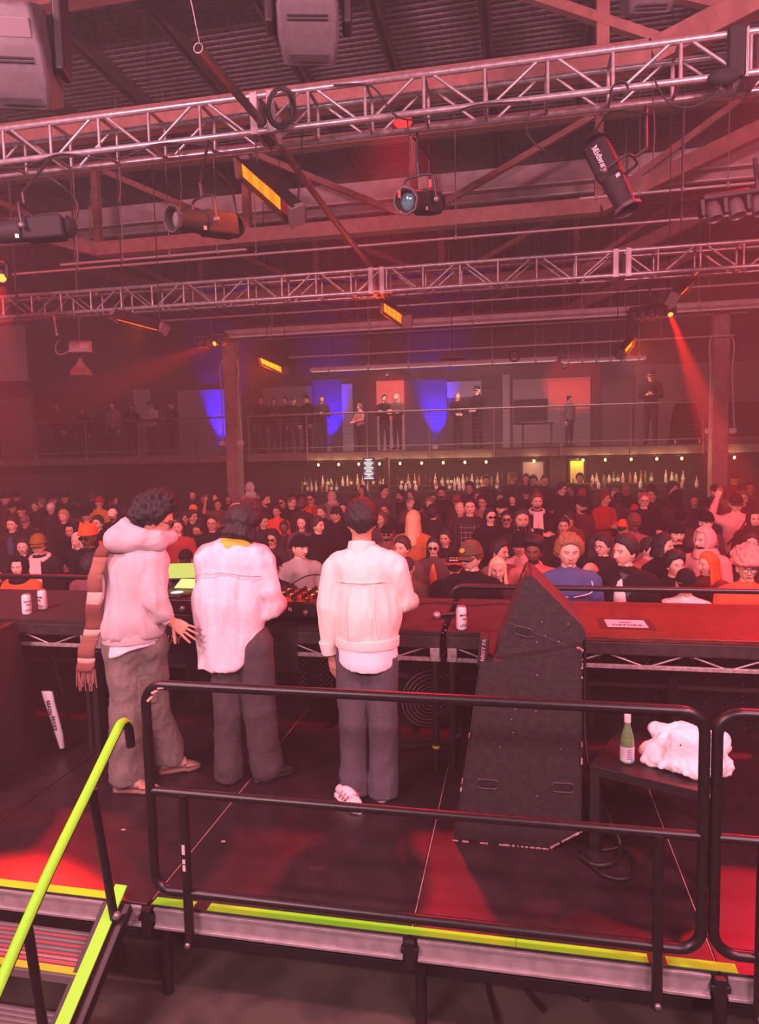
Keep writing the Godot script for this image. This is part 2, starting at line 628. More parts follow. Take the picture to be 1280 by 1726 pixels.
# fish-bellied steel trusses across the room
func roof_frame() -> void:
	var steel := noisy("truss paint", "8c5c54", "9c6a60", 0.9, 0.55)
	var names := ["above the lighting truss over the stage", "with the grey duct behind it, first over the crowd", "second over the crowd, before the balcony", "farthest, over the balcony"]
	var kk := 0
	for z in [-7.8, -12.2, -16.6, -21.0]:
		var o := thing("roof_truss", "brown red steel roof truss " + names[kk], "roof truss", V(0, 0, z))
		var bot := [V(-12.6, 7.5, 0), V(-7.8, 6.0, 0), V(1.32, 6.0, 0), V(5.1, 7.5, 0)]
		for i in 3:
			var m := MB.new()
			m.bar(bot[i], bot[i + 1], 0.25, 0.25, 0.008, Vector3.BACK)
			part("bottom_chord", m, steel, o)
		var m2 := MB.new()
		m2.bar(V(-19.9, 7.5, 0), V(8.9, 7.5, 0), 0.18, 0.2, 0.008, Vector3.BACK)
		part("top_chord", m2, steel, o)
		var xs := [-7.8, -4.8, -1.75, 1.3]
		var dgs := [[-10.6, 7.42, -7.85, 6.1], [-7.6, 7.42, -4.85, 6.1], [-4.6, 7.42, -1.85, 6.1], [1.2, 7.42, -1.6, 6.1], [3.4, 7.42, 1.4, 6.1]]
		if kk == 0:
			xs = [-7.8, 0.86]
			dgs = [[-10.6, 7.42, -7.85, 6.1], [-1.3, 7.42, 1.5, 6.1], [-0.7, 7.42, 2.2, 6.3]]
		for x in xs:
			var m3 := MB.new()
			m3.bar(V(x, 6.08, 0), V(x, 7.42, 0), 0.13, 0.13, 0.006)
			part("post", m3, steel, o)
		for dg in dgs:
			var m4 := MB.new()
			m4.bar(V(dg[0], dg[1], 0.02), V(dg[2], dg[3], 0.02), 0.1, 0.1, 0.005)
			part("diagonal", m4, steel, o)
		kk += 1
	# square columns before the balcony, with conduits
	var cm := noisy("column paint", "8a6a66", "9a7672", 0.7, 0.7)
	var side := [["left of the blue lit wall", -7.78], ["at the right end of the balcony", 4.76]]
	for s in side:
		var o := thing("column", "tall square steel column in front of the balcony, " + s[0], "column", V(s[1], FLOOR, -18.2))
		var m := MB.new()
		m.box(T(V(0, 2.95, 0)), V(0.36, 5.9, 0.36), 0.012)
		part("shaft", m, cm, o)
		var b := MB.new()
		b.box(T(V(0, 2.75, 0)), V(0.4, 0.02, 0.4), 0.004)
		part("joint_plate", b, cm, o)
		for sx in [-0.24, 0.24]:
			var c := MB.new()
			c.tube(curve([V(sx * 0.9, 5.2, 0.1), V(sx * 1.15, 4.9, 0.16), V(sx, 4.3, 0.18), V(sx * (1.25 if sx > 0 else 1.0), 3.0, 0.2)]), 0.022, 6)
			part("conduit", c, mat("b8a8a4", 0.5), o)
			var pb := MB.new()
			pb.box(T(V(sx * 1.1, 2.92, 0.2)), V(0.16, 0.13, 0.08), 0.01)
			part("socket_box", pb, mat("c8b8b4", 0.6), o)

func stage() -> void:
	var top := noisy("stage deck", "24181b", "2e1f22", 0.5, 0.38, 0.0, 0.04)
	top.metallic_specular = 0.55
	var alu := noisy("edge alu", "9a9191", "aaa0a0", 1.2, 0.42, 0.35, 0.03)
	var blk := mat("121011", 0.5)
	var o := thing("stage_platform", "low black stage of glossy deck panels with an aluminium edge", "stage")
	for k in 9:
		var x0 := -6.56 + 1.22 * k
		var m := MB.new()
		m.box(T(V(x0 + 0.61, -0.02, -3.978)), V(1.212, 0.04, 2.476), 0.004)
		part("deck_panel", m, top, o)
		var em := MB.new()
		em.box(T(V(x0 + 0.61, -0.062, -2.748)), V(1.16, 0.1, 0.022), 0.004)
		em.box(T(V(x0 + 0.61, -0.02, -2.735)), V(1.16, 0.014, 0.012), 0.003)
		em.box(T(V(x0 + 0.61, -0.103, -2.734)), V(1.16, 0.016, 0.018), 0.004)
		part("edge_profile", em, alu, o)
		var cl := MB.new()
		cl.box(T(V(x0, -0.075, -2.728)), V(0.045, 0.13, 0.04), 0.006)
		cl.box(T(V(x0, -0.055, -2.725)), V(0.075, 0.03, 0.03), 0.005)
		part("corner_clamp", cl, blk, o)
		for z in [-2.83, -5.12]:
			var lg := MB.new()
			lg.rod(V(x0 + 0.03, -0.1, z), V(x0 + 0.03, FLOOR, z), 0.026, 10)
			part("leg", lg, blk, o)
		if k >= 3 and k <= 6:
			var bl := MB.new()
			bl.bar(V(x0 + 0.05, -0.3, -2.95), V(x0 + 1.17, -0.3, -2.95), 0.05, 0.05, 0.004, Vector3.BACK)
			bl.bar(V(x0 + 0.1, FLOOR + 0.05, -3.5), V(x0 + 0.9, -0.12, -2.98), 0.05, 0.04, 0.004)
			part("brace", bl, blk, o)
	# pale wooden core showing in the joints between decks
	for sx in [-1.68, -0.46, 0.76]:
		var j := MB.new()
		j.box(T(V(sx, -0.012, -4.0)), V(0.0038, 0.018, 2.43), 0.0)
		part("joint_strip", j, mat("b88a84", 0.6), o)
	var gt := mat("86f01c", 0.55)
	for s in [[-3.6, -1.86, -2.765], [-1.66, -1.46, -2.765], [-1.39, -0.02, -2.766], [-0.018, 0.50, -2.766], [0.57, 0.83, -2.766]]:
		var t := MB.new()
		t.box(T(V((s[0] + s[1]) / 2, 0.0015, s[2])), V(s[1] - s[0], 0.003, 0.048), 0.0)
		part("green_tape", t, gt, o, "fluorescent green gaffer tape")
	for s in [[-0.99, -3.13], [-2.15, -3.3], [-1.55, -3.28]]:
		var t := MB.new()
		t.box(T(V(s[0], 0.001, s[1]), 0, 8), V(0.07 if s[0] > -1.2 else 0.022, 0.002, 0.03 if s[0] > -1.2 else 0.012), 0.0)
		part("tape_scrap", t, mat("3a2426", 0.6) if s[0] > -1.2 else mat("c09a92", 0.7), o)
	# steps at the left with ribbed treads
	var st := thing("stage_steps", "metal stage steps with ribbed treads and green tape at the left", "steps")
	for k in 2:
		var y := -0.17 * (k + 1)
		var z := -2.74 + 0.27 * k
		var tm := MB.new()
		tm.box(T(V(-2.45, y - 0.02, z + 0.14)), V(1.22, 0.04, 0.27), 0.004)
		part("tread", tm, mat("6d6464", 0.5, 0.3), st)
		for r in 8:
			var rb := MB.new()
			rb.box(T(V(-2.45, y + 0.003, z + 0.03 + r * 0.026)), V(1.2, 0.006, 0.013), 0.002)
			part("rib", rb, mat("a4504e", 0.6) if r % 2 == 1 and k == 0 else mat("8c8282", 0.45, 0.3), st)
		var tp := MB.new()
		tp.box(T(V(-2.45, y + 0.004, z + 0.248)), V(1.2, 0.004, 0.036), 0.0)
		part("green_tape", tp, mat("96c828", 0.6), st)
	for sx in [-1.83, -3.07]:
		var sm := MB.new()
		sm.bar(V(sx, -0.02, -2.74), V(sx, FLOOR + 0.02, -2.06), 0.05, 0.14, 0.004, Vector3.RIGHT)
		part("stringer", sm, blk, st)
	var gp := MB.new()
	gp.bar(V(-1.83, 0.055, -2.77), V(-1.83, -0.43, -2.03), 0.06, 0.006, 0.0, V(0, 0.83, 0.55))
	part("green_tape", gp, gt, st)
	var rail := thing("stair_handrail", "black tube stair handrail wrapped in fluorescent green tape", "handrail")
	var pts := curve([V(-1.8, 0.2, -1.97), V(-1.8, 0.43, -2.24), V(-1.8, 0.64, -2.53), V(-1.8, 0.79, -2.735), V(-1.8, 0.825, -2.80), V(-1.8, 0.79, -2.845), V(-1.8, 0.69, -2.86)], 5)
	var tm2 := MB.new()
	tm2.tube(PackedVector3Array([V(-1.8, -0.1, -1.62), V(-1.8, 0.2, -1.97)]) + pts.slice(1), 0.021, 12)
	part("tube", tm2, mat("141112", 0.45), rail)
	var sl := PackedVector3Array()
	for p in (PackedVector3Array([V(-1.8, -0.1, -1.62), V(-1.8, 0.2, -1.97)]) + pts.slice(1, 26)):
		sl.append(p)
	var gm := MB.new()
	var rings := []
	for i in sl.size():
		var t := (sl[mini(i + 1, sl.size() - 1)] - sl[maxi(i - 1, 0)]).normalized()
		var up := t.cross(Vector3.LEFT).normalized()
		if up.y < 0 and up.z < 0.5:
			up = -up
		var ring := PackedVector3Array()
		for a in [-80, -40, 0, 40, 80]:
			ring.append(sl[i] + (up * cos(deg_to_rad(a)) + Vector3.RIGHT * sin(deg_to_rad(a))) * 0.0235)
		for a in [80, 40, 0, -40, -80]:
			ring.append(sl[i] + (up * cos(deg_to_rad(a)) + Vector3.RIGHT * sin(deg_to_rad(a))) * 0.0205)
		rings.append(ring)
	gm.loft(rings)
	part("green_tape", gm, gt, rail, "fluorescent green tape on the upper side")
	for p in [[V(-1.8, 0.63, -2.55), V(-1.8, -0.3, -2.70)], [V(-1.8, 0.33, -2.12), V(-1.8, -0.42, -2.2)]]:
		var pm := MB.new()
		pm.rod(p[0], p[1], 0.019, 10)
		part("post", pm, mat("141112", 0.45), rail)
	var kn := MB.new()
	kn.ball(V(-1.775, 0.0, -2.64), V(0.02, 0.02, 0.02), 8, 6)
	part("bolt", kn, mat("8a8080", 0.4, 0.6), rail)

func round_frame(x0: float, x1: float, y0: float, y1: float, z: float, r: float) -> PackedVector3Array:
	var p := PackedVector3Array()
	for c in [[x1 - r, y1 - r, 0], [x0 + r, y1 - r, 90], [x0 + r, y0 + r, 180], [x1 - r, y0 + r, 270]]:
		for k in 7:
			var a := deg_to_rad(c[2] + k * 15.0)
			p.append(V(c[0] + cos(a) * r, c[1] + sin(a) * r, z))
	return p

func railings() -> void:
	var blk := noisy("rail paint", "151112", "1f191a", 3.0, 0.36, 0.0, 0.03)
	for s in [["wide black tube guard rail at the back edge of the stage", -1.62, 0.683], ["black tube guard rail at the right edge, cut by the frame", 0.727, 3.1]]:
		var o := thing("guard_rail", s[0], "railing", V(0, 0, -2.708))
		var m := MB.new()
		m.tube(round_frame(s[1], s[2], 0.099, 1.05, 0, 0.085), 0.0215, 12, true)
		part("frame", m, blk, o)
		var b := MB.new()
		b.rod(V(s[1], 0.562, 0), V(s[2], 0.562, 0), 0.0195, 10)
		part("middle_rail", b, blk, o)
		for x in [s[1] + 0.165, s[2] - 0.16]:
			var p := MB.new()
			p.rod(V(x, 0.562, 0.012), V(x, -0.15, 0.012), 0.0215, 10)
			var pp := part("post", p, blk, o)
			var bo := MB.new()
			bo.lathe(T(V(x, -0.125, 0.034), 90), [Vector2(0.001, 0.012), Vector2(0.012, 0.012), Vector2(0.014, 0.0)], 8)
			part("bolt", bo, mat("8c8080", 0.35, 0.7), pp)
		if s[1] < 0:
			for w in [[0.32, 0.045], [0.265, 0.02], [0.235, 0.028]]:
				var lb := MB.new()
				lb.box(T(V(-1.455, w[0], 0.0345)), V(0.014, w[1], 0.001), 0.0)
				part("sticker", lb, mat("c8bcb8", 0.5), o)
			for w in [[-1.59, 0.99, 35], [-1.565, 1.023, 60], [-1.535, 1.043, 80]]:
				var ch := MB.new()
				ch.box(T(V(w[0], w[1], 0.018), -40, 0, 90 - w[2]), V(0.03, 0.012, 0.006), 0.001)
				part("paint_chip", ch, mat("b88878", 0.7), o)
	# crowd side rails behind the counter
	for s in [["black tube barrier along the stage front, left of the decks", -6.0, -2.9, 1.02], ["black tube barrier along the stage front, right of the decks", -0.52, 3.2, 1.0]]:
		var o := thing("stage_barrier", s[0], "railing", V(0, 0, -5.33))
		var m := MB.new()
		m.tube(round_frame(s[1], s[2], -0.3, s[3], 0, 0.09), 0.0215, 10, true)
		part("frame", m, blk, o)
		var x: float = s[1] + 0.4
		while x < s[2] - 0.1:
			var p := MB.new()
			p.rod(V(x, -0.3, 0), V(x, -0.48, 0), 0.02, 8)
			p.rod(V(x, -0.3, 0), V(x, 0.2, 0), 0.018, 8)
			part("post", p, blk, o)
			x += 1.2

func can(label: String, at: Vector3, turn: float) -> void:
	var o := thing("drink_can", label, "can", at, turn)
	var b := MB.new()
	b.lathe(T(), [Vector2(0.001, 0.004), Vector2(0.024, 0.004), Vector2(0.027, 0.0), Vector2(0.033, 0.012), Vector2(0.033, 0.128), Vector2(0.027, 0.146)], 24)
	var bd := part("body", b, mat("e8dcdc", 0.3, 0.1), o)
	var l := MB.new()
	l.lathe(T(), [Vector2(0.027, 0.146), Vector2(0.0275, 0.150), Vector2(0.0255, 0.151), Vector2(0.0245, 0.147), Vector2(0.001, 0.147)], 24)
	l.box(T(V(0, 0.1485, 0.004)), V(0.012, 0.002, 0.02), 0.0005)
	part("lid", l, mat("d0b8b8", 0.25, 0.8), o)
	for w in [["Modelo", 0.013, 0.098], ["705", 0.014, 0.072], ["_ _ _", 0.008, 0.06], ["lager beer", 0.005, 0.04]]:
		var t := part("print", text(w[0], w[1], 0.002, "Droid Serif", 700), mat("2a2626", 0.5), bd)
		t.position = V(0, w[2], 0.0325)
	for k in 2:
		var h := MB.new()
		for s in 5:
			var a := deg_to_rad(-40.0 + s * 20.0 + k * 180.0)
			h.box(T(V(sin(a) * 0.033, 0.028, cos(a) * 0.033), 0, rad_to_deg(a)), V(0.006, 0.012, 0.0012), 0.0)
		part("stripe_print", h, mat("5a5050", 0.5), bd)

# counter of decks on low trusses along the stage front, and the disc jockeys' equipment
func booth() -> void:
	var edge := noisy("counter edge", "2a2022", "362a2b", 1.5, 0.5, 0.0, 0.04)
	var alu := noisy("counter alu", "9a8c8c", "b8aaa8", 3.0, 0.4, 0.4, 0.03)
	var blk := mat("171314", 0.55)
	var secs := [["dark worn counter left of the decks with drink cans on it", -5.38, -2.96, "dark counter", "3a2527", "4a2e2f"], ["dark counter that carries the mixers, between the two end counters", -2.92, -0.49, "dark counter", "3a2527", "4a2e2f"], ["red varnished wooden counter at the right with a paper sign", -0.45, 1.97, "red wood", "8a3224", "b04a30"]]
	for s in secs:
		var o := thing("stage_counter", s[0], "counter", V(0, 0, 0))
		var w: float = s[2] - s[1]
		var cx: float = (s[1] + s[2]) / 2
		var red: bool = s[3] == "red wood"
		var tops := [[s[1], s[2]]]
		if red:
			tops = [[s[1], 0.3], [0.302, s[2]]]
		for tt in tops:
			var m := MB.new()
			m.box(T(V((tt[0] + tt[1]) / 2, 0.905, -4.75)), V(tt[1] - tt[0], 0.03, 1.0), 0.004)
			var is_red: bool = red and tt[0] > 0
			part("top_board", m, noisy("red board", "4c1e15", "62281b", 1.2, 0.42, 0.0, 0.05, 0.25, Vector3(0.5, 2, 2)) if is_red else noisy("dark board", "201717", "281d1e", 0.8, 0.8, 0.0, 0.03), o)
		var f := MB.new()
		f.box(T(V(cx, 0.85, -4.262)), V(w, 0.08, 0.03), 0.006)
		f.box(T(V(cx, 0.85, -5.238)), V(w, 0.08, 0.03), 0.006)
		part("edge_board", f, edge, o)
		# low truss under the near edge
		for z in [-4.27, -5.22]:
			var ch := MB.new()
			ch.bar(V(s[1], 0.735, z), V(s[2], 0.735, z), 0.026, 0.022, 0.003, Vector3.BACK)
			part("truss_chord", ch, alu, o)
			var n := int(w / 0.24)
			for k in n:
				var xa: float = s[1] + 0.06 + (w - 0.12) * k / n
				var dx := (w - 0.12) / n
				var br := MB.new()
				br.rod(V(xa, 0.81 if k % 2 == 0 else 0.74, z), V(xa + dx * 0.85, 0.74 if k % 2 == 0 else 0.81, z), 0.006, 6)
				part("truss_brace", br, alu, o)
			for x in [s[1] + 0.035, s[2] - 0.035]:
				var cb := MB.new()
				cb.box(T(V(x, 0.77, z)), V(0.06, 0.09, 0.05), 0.004)
				part("corner_block", cb, alu, o)
				var lg := MB.new()
				lg.rod(V(x, 0.73, z), V(x, 0.0, z), 0.022, 10)
				part("leg", lg, blk, o)
		var pl := MB.new()
		for k in 4:
			var x: float = s[1] + w * (k + 0.5) / 4.0
			pl = MB.new()
			pl.bar(V(x - 0.04, 0.72, -5.0), V(x + 0.04, 0.02, -5.1), 0.055, 0.03, 0.003)
			part("prop", pl, mat("3a2c2c", 0.7), o)
		pl = MB.new()
		pl.bar(V(s[1], 0.33, -5.15), V(s[2], 0.33, -5.15), 0.03, 0.03, 0.003, Vector3.BACK)
		part("tie_bar", pl, mat("4a3a3a", 0.6), o)
	var tape := solo("yellow_marker", "small yellow tape ring on a counter leg beside the tall monitor", "tape", MB.new().mesh() if false else ring_mesh(0.024, 0.018), mat("e0cc30", 0.6), V(-0.525, 0.165, -4.27))
	tape.rotation_degrees.y = 10
	# perforated steel crowd barrier before the stage
	var pf := StandardMaterial3D.new()
	var im := Image.create(64, 64, false, Image.FORMAT_RGBA8)
	im.fill(Color(0.09, 0.065, 0.07, 1))
	for y in 64:
		for x in 64:
			for c in [Vector2(16, 16), Vector2(48, 48)]:
				if Vector2(x, y).distance_to(c) < 9.5:
					im.set_pixel(x, y, Color(0.09, 0.065, 0.07, 0))
	pf.albedo_texture = ImageTexture.create_from_image(im)
	pf.transparency = BaseMaterial3D.TRANSPARENCY_ALPHA_SCISSOR
	pf.alpha_scissor_threshold = 0.5
	pf.uv1_triplanar = true; pf.uv1_world_triplanar = true; pf.uv1_scale = Vector3.ONE * 22.0
	pf.roughness = 0.5
	var cb2 := thing("crowd_barrier", "dark perforated steel crowd barrier in front of the stage", "barrier")
	for k in 8:
		var x0 := -6.2 + k * 1.2
		var m := MB.new()
		m.box(T(V(x0 + 0.6, 0.2, -5.42)), V(1.16, 1.3, 0.004), 0.0)
		part("perforated_sheet", m, pf, cb2)
		var fr := MB.new()
		fr.bar(V(x0, FLOOR, -5.42), V(x0, 0.86, -5.42), 0.05, 0.04, 0.004)
		part("upright", fr, blk, cb2)
		var up := MB.new()
		up.box(T(V(x0 + 0.6, 0.83, -5.42)), V(1.2, 0.05, 0.06), 0.008)
		part("cap_rail", up, blk, cb2)
	can("white drink can at the far left of the dark counter, nearest the edge", V(-3.55, 0.92, -4.39), 60)
	can("white drink can with black print, second from the left on the dark counter", V(-3.54, 0.92, -4.55), -10)
	can("white drink can half hidden behind the hanging scarf", V(-3.02, 0.92, -4.45), 15)
	can("white drink can standing alone beside the microphone", V(-0.36, 0.92, -4.32), 38)
	# microphone
	var mic := thing("microphone", "black hand microphone with a lime ring lying on the counter", "microphone", V(-0.52, 0.942, -4.60), 28)
	var h := MB.new()
	h.lathe(T(V(0.1, 0, 0.0), 0, 0, 90), [Vector2(0.001, -0.095), Vector2(0.012, -0.095), Vector2(0.014, -0.05), Vector2(0.019, 0.1), Vector2(0.02, 0.105)], 14)
	part("handle", h, mat("1a1617", 0.45), mic)
	var g := MB.new()
	g.ball(V(-0.03, 0.0, 0), V(0.028, 0.026, 0.026), 14, 10)
	part("grille", g, mat("b8a0a0", 0.4, 0.6), mic, "silver wire mesh grille")
	var rg2 := MB.new()
	rg2.lathe(T(V(0.155, 0, 0), 0, 0, 90), [Vector2(0.017, -0.02), Vector2(0.018, -0.018), Vector2(0.018, 0.018), Vector2(0.017, 0.02)], 14)
	part("colour_ring", rg2, mat("a8dc3c", 0.6), mic, "lime green ring")
	# paper sign in a black border
	var sg := thing("counter_sign", "pink white paper sign reading no drinks, taped flat on the red counter", "sign", V(0.67, 0.9215, -4.58))
	var b := MB.new()
	b.box(T(), V(0.335, 0.002, 0.28), 0.0)
	part("border", b, mat("2a1414", 0.6), sg)
	var p := MB.new()
	p.box(T(V(0, 0.0015, 0.0)), V(0.245, 0.002, 0.19), 0.0)
	var pap := part("paper", p, mat("d8c4c4", 0.7), sg)
	for w in [["NO", 0.0, -0.03, 0.035], ["DRINKS", 0.0, 0.035, 0.035]]:
		var t := part("lettering", text(w[0], w[3], 0.002, "Droid Serif", 700), mat("1c1212", 0.6), pap)
		t.position = V(w[1], 0.003, w[2] + 0.012); t.rotation_degrees.x = -90
	# equipment on the middle counter
	var cs := thing("booth_case", "black equipment case with a white line logo, under the left player", "equipment case", V(-2.42, 0.92, -4.62))
	var cm := MB.new()
	cm.box(T(V(0, 0.03, 0)), V(0.86, 0.06, 0.72), 0.006)
	part("tray", cm, mat("151112", 0.5), cs)
	var cs2 := thing("booth_banner", "black cloth front with a thin white letter logo below the mixers", "banner", V(0, 0, -4.243))
	for k in 2:
		var m := MB.new()
		m.box(T(V(-2.40 + k * 0.66, 0.775, 0)), V(0.62, 0.27, 0.006), 0.002)
		var clt := part("cloth", m, mat("171214", 0.8), cs2)
		var t := part("logo", text("MIDWAY", 0.058, 0.003, "Droid Sans"), mat("e0d4d4", 0.6), clt)
		t.position = V(-2.40 + k * 0.66, 0.808, 0.0045)
		var t2 := part("logo_small", text("THE", 0.018, 0.003, "Droid Sans"), mat("e0d4d4", 0.6), clt)
		t2.position = V(-2.40 + k * 0.66, 0.853, 0.0045)
	for q in [["dj_player", "black media player with a lit jog wheel beside the grey hooded person", -2.36, 1], ["dj_player", "black media player hidden behind the white shirted person", -1.92, 1], ["dj_mixer", "black mixer with rows of knobs between the two right performers", -1.50, 0], ["dj_player", "black media player in front of the cream jacketed person", -1.06, 1]]:
		var o := thing(q[0], q[1], "mixer" if q[0] == "dj_mixer" else "media player", V(q[2], 0.98, -4.50))
		var m := MB.new()
		m.box(T(V(0, 0.05, 0)), V(0.41, 0.1, 0.46), 0.008)
		part("body", m, mat("171315", 0.4), o)
		if q[3] == 1:
			var j := MB.new()
			j.lathe(T(V(0, 0.1, 0.08)), [Vector2(0.11, 0.0), Vector2(0.112, 0.012), Vector2(0.105, 0.018), Vector2(0.001, 0.018)], 32)
			var jw := part("jog_wheel", j, mat("2a2628", 0.3, 0.3), o)
			var j2 := MB.new()
			j2.lathe(T(V(0, 0.119, 0.08)), [Vector2(0.045, 0.0), Vector2(0.042, 0.002), Vector2(0.001, 0.002)], 24)
			part("jog_display", j2, glow("e8f0ff", 1.1), jw)
			var sc := MB.new()
			sc.box(T(V(0.0, 0.135, -0.16), 22), V(0.24, 0.008, 0.12), 0.002)
			part("screen", sc, glow("e8e890", 1.2), o)
			for k in 5:
				var bt := MB.new()
				bt.lathe(T(V(-0.17 + 0.012 * k, 0.1, 0.2 - 0.035 * k)), [Vector2(0.012, 0.0), Vector2(0.011, 0.006), Vector2(0.001, 0.006)], 10)
				part("button", bt, glow("ffd040", 1.2) if k % 2 == 0 else mat("3a3436", 0.4), o)
			var kb := MB.new()
			kb.lathe(T(V(0.12, 0.04, 0.232), 90), [Vector2(0.02, 0.0), Vector2(0.02, 0.02), Vector2(0.001, 0.022)], 14)
			part("jack", kb, mat("8a7a7a", 0.35, 0.6), o)
		else:
			var face := MB.new()
			face.box(T(V(0, 0.101, 0)), V(0.40, 0.003, 0.45), 0.001)
			var fp := part("face_plate", face, mat("4a1c18", 0.4), o)
			for r in 6:
				for c in 5:
					var kb := MB.new()
					kb.lathe(T(V(-0.155 + c * 0.076, 0.102, -0.19 + r * 0.058)), [Vector2(0.013, 0.0), Vector2(0.011, 0.022), Vector2(0.009, 0.024), Vector2(0.001, 0.024)], 10)
					part("knob", kb, mat("1c1617", 0.4), fp)
					if (r + c) % 2 == 0:
						var ld := MB.new()
						ld.box(T(V(-0.118 + c * 0.076, 0.105, -0.175 + r * 0.058)), V(0.022, 0.003, 0.012), 0.0)
						part("indicator", ld, glow("ff3020" if (r * c) % 3 else "ffd860", 1.6), fp)
			for c in 4:
				var fd := MB.new()
				fd.box(T(V(-0.14 + c * 0.09, 0.11, 0.175)), V(0.02, 0.018, 0.03), 0.003)
				part("fader", fd, mat("221c1d", 0.4), o)
			var t := part("logo", text("DJ", 0.02, 0.002, "Droid Sans", 700), mat("e0d0d0", 0.5), o)
			t.position = V(0.02, 0.055, 0.231)
			var jk := MB.new()
			jk.lathe(T(V(0.13, 0.035, 0.23), 90), [Vector2(0.02, 0.0), Vector2(0.02, 0.02), Vector2(0.001, 0.022)], 14)
			part("jack", jk, mat("8a7a7a", 0.35, 0.6), o)
	var lp := thing("tablet_screen", "bright tablet screen propped beside the jog wheel at the left", "screen", V(-2.54, 0.982, -4.86), 12)
	var lm := MB.new()
	lm.box(T(V(0, 0.19, 0), -55), V(0.26, 0.18, 0.01), 0.003)
	part("frame", lm, mat("141214", 0.4), lp)
	var lst := MB.new()
	lst.box(T(V(0, 0.07, -0.04)), V(0.2, 0.14, 0.03), 0.004)
	part("stand", lst, mat("141214", 0.5), lp)
	var ls := MB.new()
	ls.box(T(V(0, 0.1945, 0.0035), -55), V(0.24, 0.16, 0.003), 0.0)
	part("display", ls, glow("d8e070", 1.0), lp)
	var cbm := MB.new()
	cbm.tube(curve([V(-1.3, 1.1, -4.75), V(-1.38, 1.16, -4.8), V(-1.52, 1.16, -4.82), V(-1.66, 1.09, -4.8)]), 0.006, 6)
	solo("equipment_cable", "black cable looping up behind the mixer", "cable", cbm, mat("1a1416", 0.5))
	var hc := MB.new()
	hc.tube(curve([V(-0.75, 0.93, -4.95), V(-0.6, 0.935, -5.05), V(-0.35, 0.93, -4.98), V(-0.15, 0.935, -5.06), V(0.05, 0.93, -4.95)]), 0.006, 6)
	solo("counter_cable", "thin dark cable snaking across the counter behind the microphone", "cable", hc, mat("1a1416", 0.5))

func ring_mesh(r: float, w: float) -> ArrayMesh:
	var m := MB.new()
	m.lathe(T(), [Vector2(r - 0.002, -w / 2), Vector2(r, -w / 2), Vector2(r, w / 2), Vector2(r - 0.002, w / 2)], 18)
	return m.mesh()

func box_truss(label: String, x0: float, x1: float, y: float, z: float, size: float, pitch: float, r: float, plates: Array) -> void:
	var alu := noisy("truss alu", "a09898", "bcb2b2", 2.0, 0.34, 0.55, 0.02)
	var o := thing("lighting_truss", label, "truss", V(0, y, z))
	var m := MB.new()
	m.rod(V(x0, 0, 0), V(x1, 0, 0), r, 12)
	var chord := m.mesh()
	for p in [V(0, 0, 0), V(0, size, 0), V(0, 0, -size), V(0, size, -size)]:
		part("chord", chord, alu, o).position = p
	var vm := MB.new()
	vm.rod(V(0, 0, 0), V(0, size, 0), r * 0.55, 8)
	var vert_mesh := vm.mesh()
	var zm := MB.new()
	zm.rod(V(0, 0, 0), V(0, 0, -size), r * 0.55, 8)
	var cross_mesh := zm.mesh()
	var ua := MB.new()
	ua.rod(V(0.06, 0, 0), V(pitch - 0.06, size, 0), r * 0.5, 8)
	var up_mesh := ua.mesh()
	var da := MB.new()
	da.rod(V(0.06, size, 0), V(pitch - 0.06, 0, 0), r * 0.5, 8)
	var dn_mesh := da.mesh()
	var k := 0
	var x := x0 + 0.1
	while x + pitch < x1:
		for zz in [0.0, -size]:
			part("strut", vert_mesh, alu, o).position = V(x, 0, zz)
			part("diagonal", dn_mesh if k % 2 == 0 else up_mesh, alu, o).position = V(x, 0, zz)
		for yy in [0.0, size]:
			part("crosspiece", cross_mesh, alu, o).position = V(x, yy, 0)
		k += 1
		x += pitch
	for px in plates:
		var pm := MB.new()
		for sx in [-0.045, 0.045]:
			pm.box(T(V(px + sx, size / 2, -size / 2)), V(0.012, size + 0.06, size + 0.06), 0.004)
			pm.box(T(V(px + sx * 1.6, size / 2, 0.015)), V(0.06, size + 0.05, 0.02), 0.004)
		part("joint_plate", pm, mat("b0a4a4", 0.5, 0.3), o)

func heater(label: String, a: Vector3, b: Vector3, w: float, lit: int, power: float, face := V(0.1, -0.5, 0.85), hot := 2.6, roof := 7.85, hz := 0.0) -> void:
	var o := thing("radiant_heater", label, "heater", (a + b) * 0.5)
	var x := (b - a).normalized()
	var dn := (face - x * face.dot(x)).normalized()
	o.basis = Basis(x, -dn, x.cross(-dn))
	var l := a.distance_to(b)
	var m := MB.new()
	m.box(T(V(0, 0.07, 0)), V(l + 0.08, 0.1, w * 0.75), 0.01)
	for s in [-1, 1]:
		m.box(T(V(0, 0.02, s * w * 0.46), s * -18), V(l + 0.1, 0.09, 0.008), 0.002)
	var hd := part("hood", m, mat("1c1415", 0.5), o)
	for s in [-1, 1]:
		var e := MB.new()
		e.box(T(V(s * (l / 2 + 0.035), 0.03, 0)), V(0.05, 0.13, w), 0.006)
		part("end_cap", e, mat("6a5a58", 0.5), o)
	var n := 9
	for k in n:
		var g := MB.new()
		g.box(T(V(-l / 2 + l * (k + 0.5) / n, 0.012, 0)), V(l / n * 0.93, 0.012, w * 0.7), 0.002)
		part("element", g, glow("ff6e0c" if k % 2 == 0 else "ff5c08", hot) if k < lit else mat("a84038", 0.5), hd)
	for s in [-0.4, 0.4]:
		var top := o.transform * V(l * s, 0.11, 0)
		var h := MB.new()
		h.rod(o.transform.affine_inverse() * top, o.transform.affine_inverse() * V(top.x, maxf(roof, top.y + 0.02), hz if hz < 0.0 else top.z), 0.007, 5)
		part("hanger", h, mat("2a2224", 0.5, 0.4), o)
	area(o, o.transform * V(0, -0.02, 0), o.transform * V(0, -2, 0), "ff5214", power, l, w * 0.7)

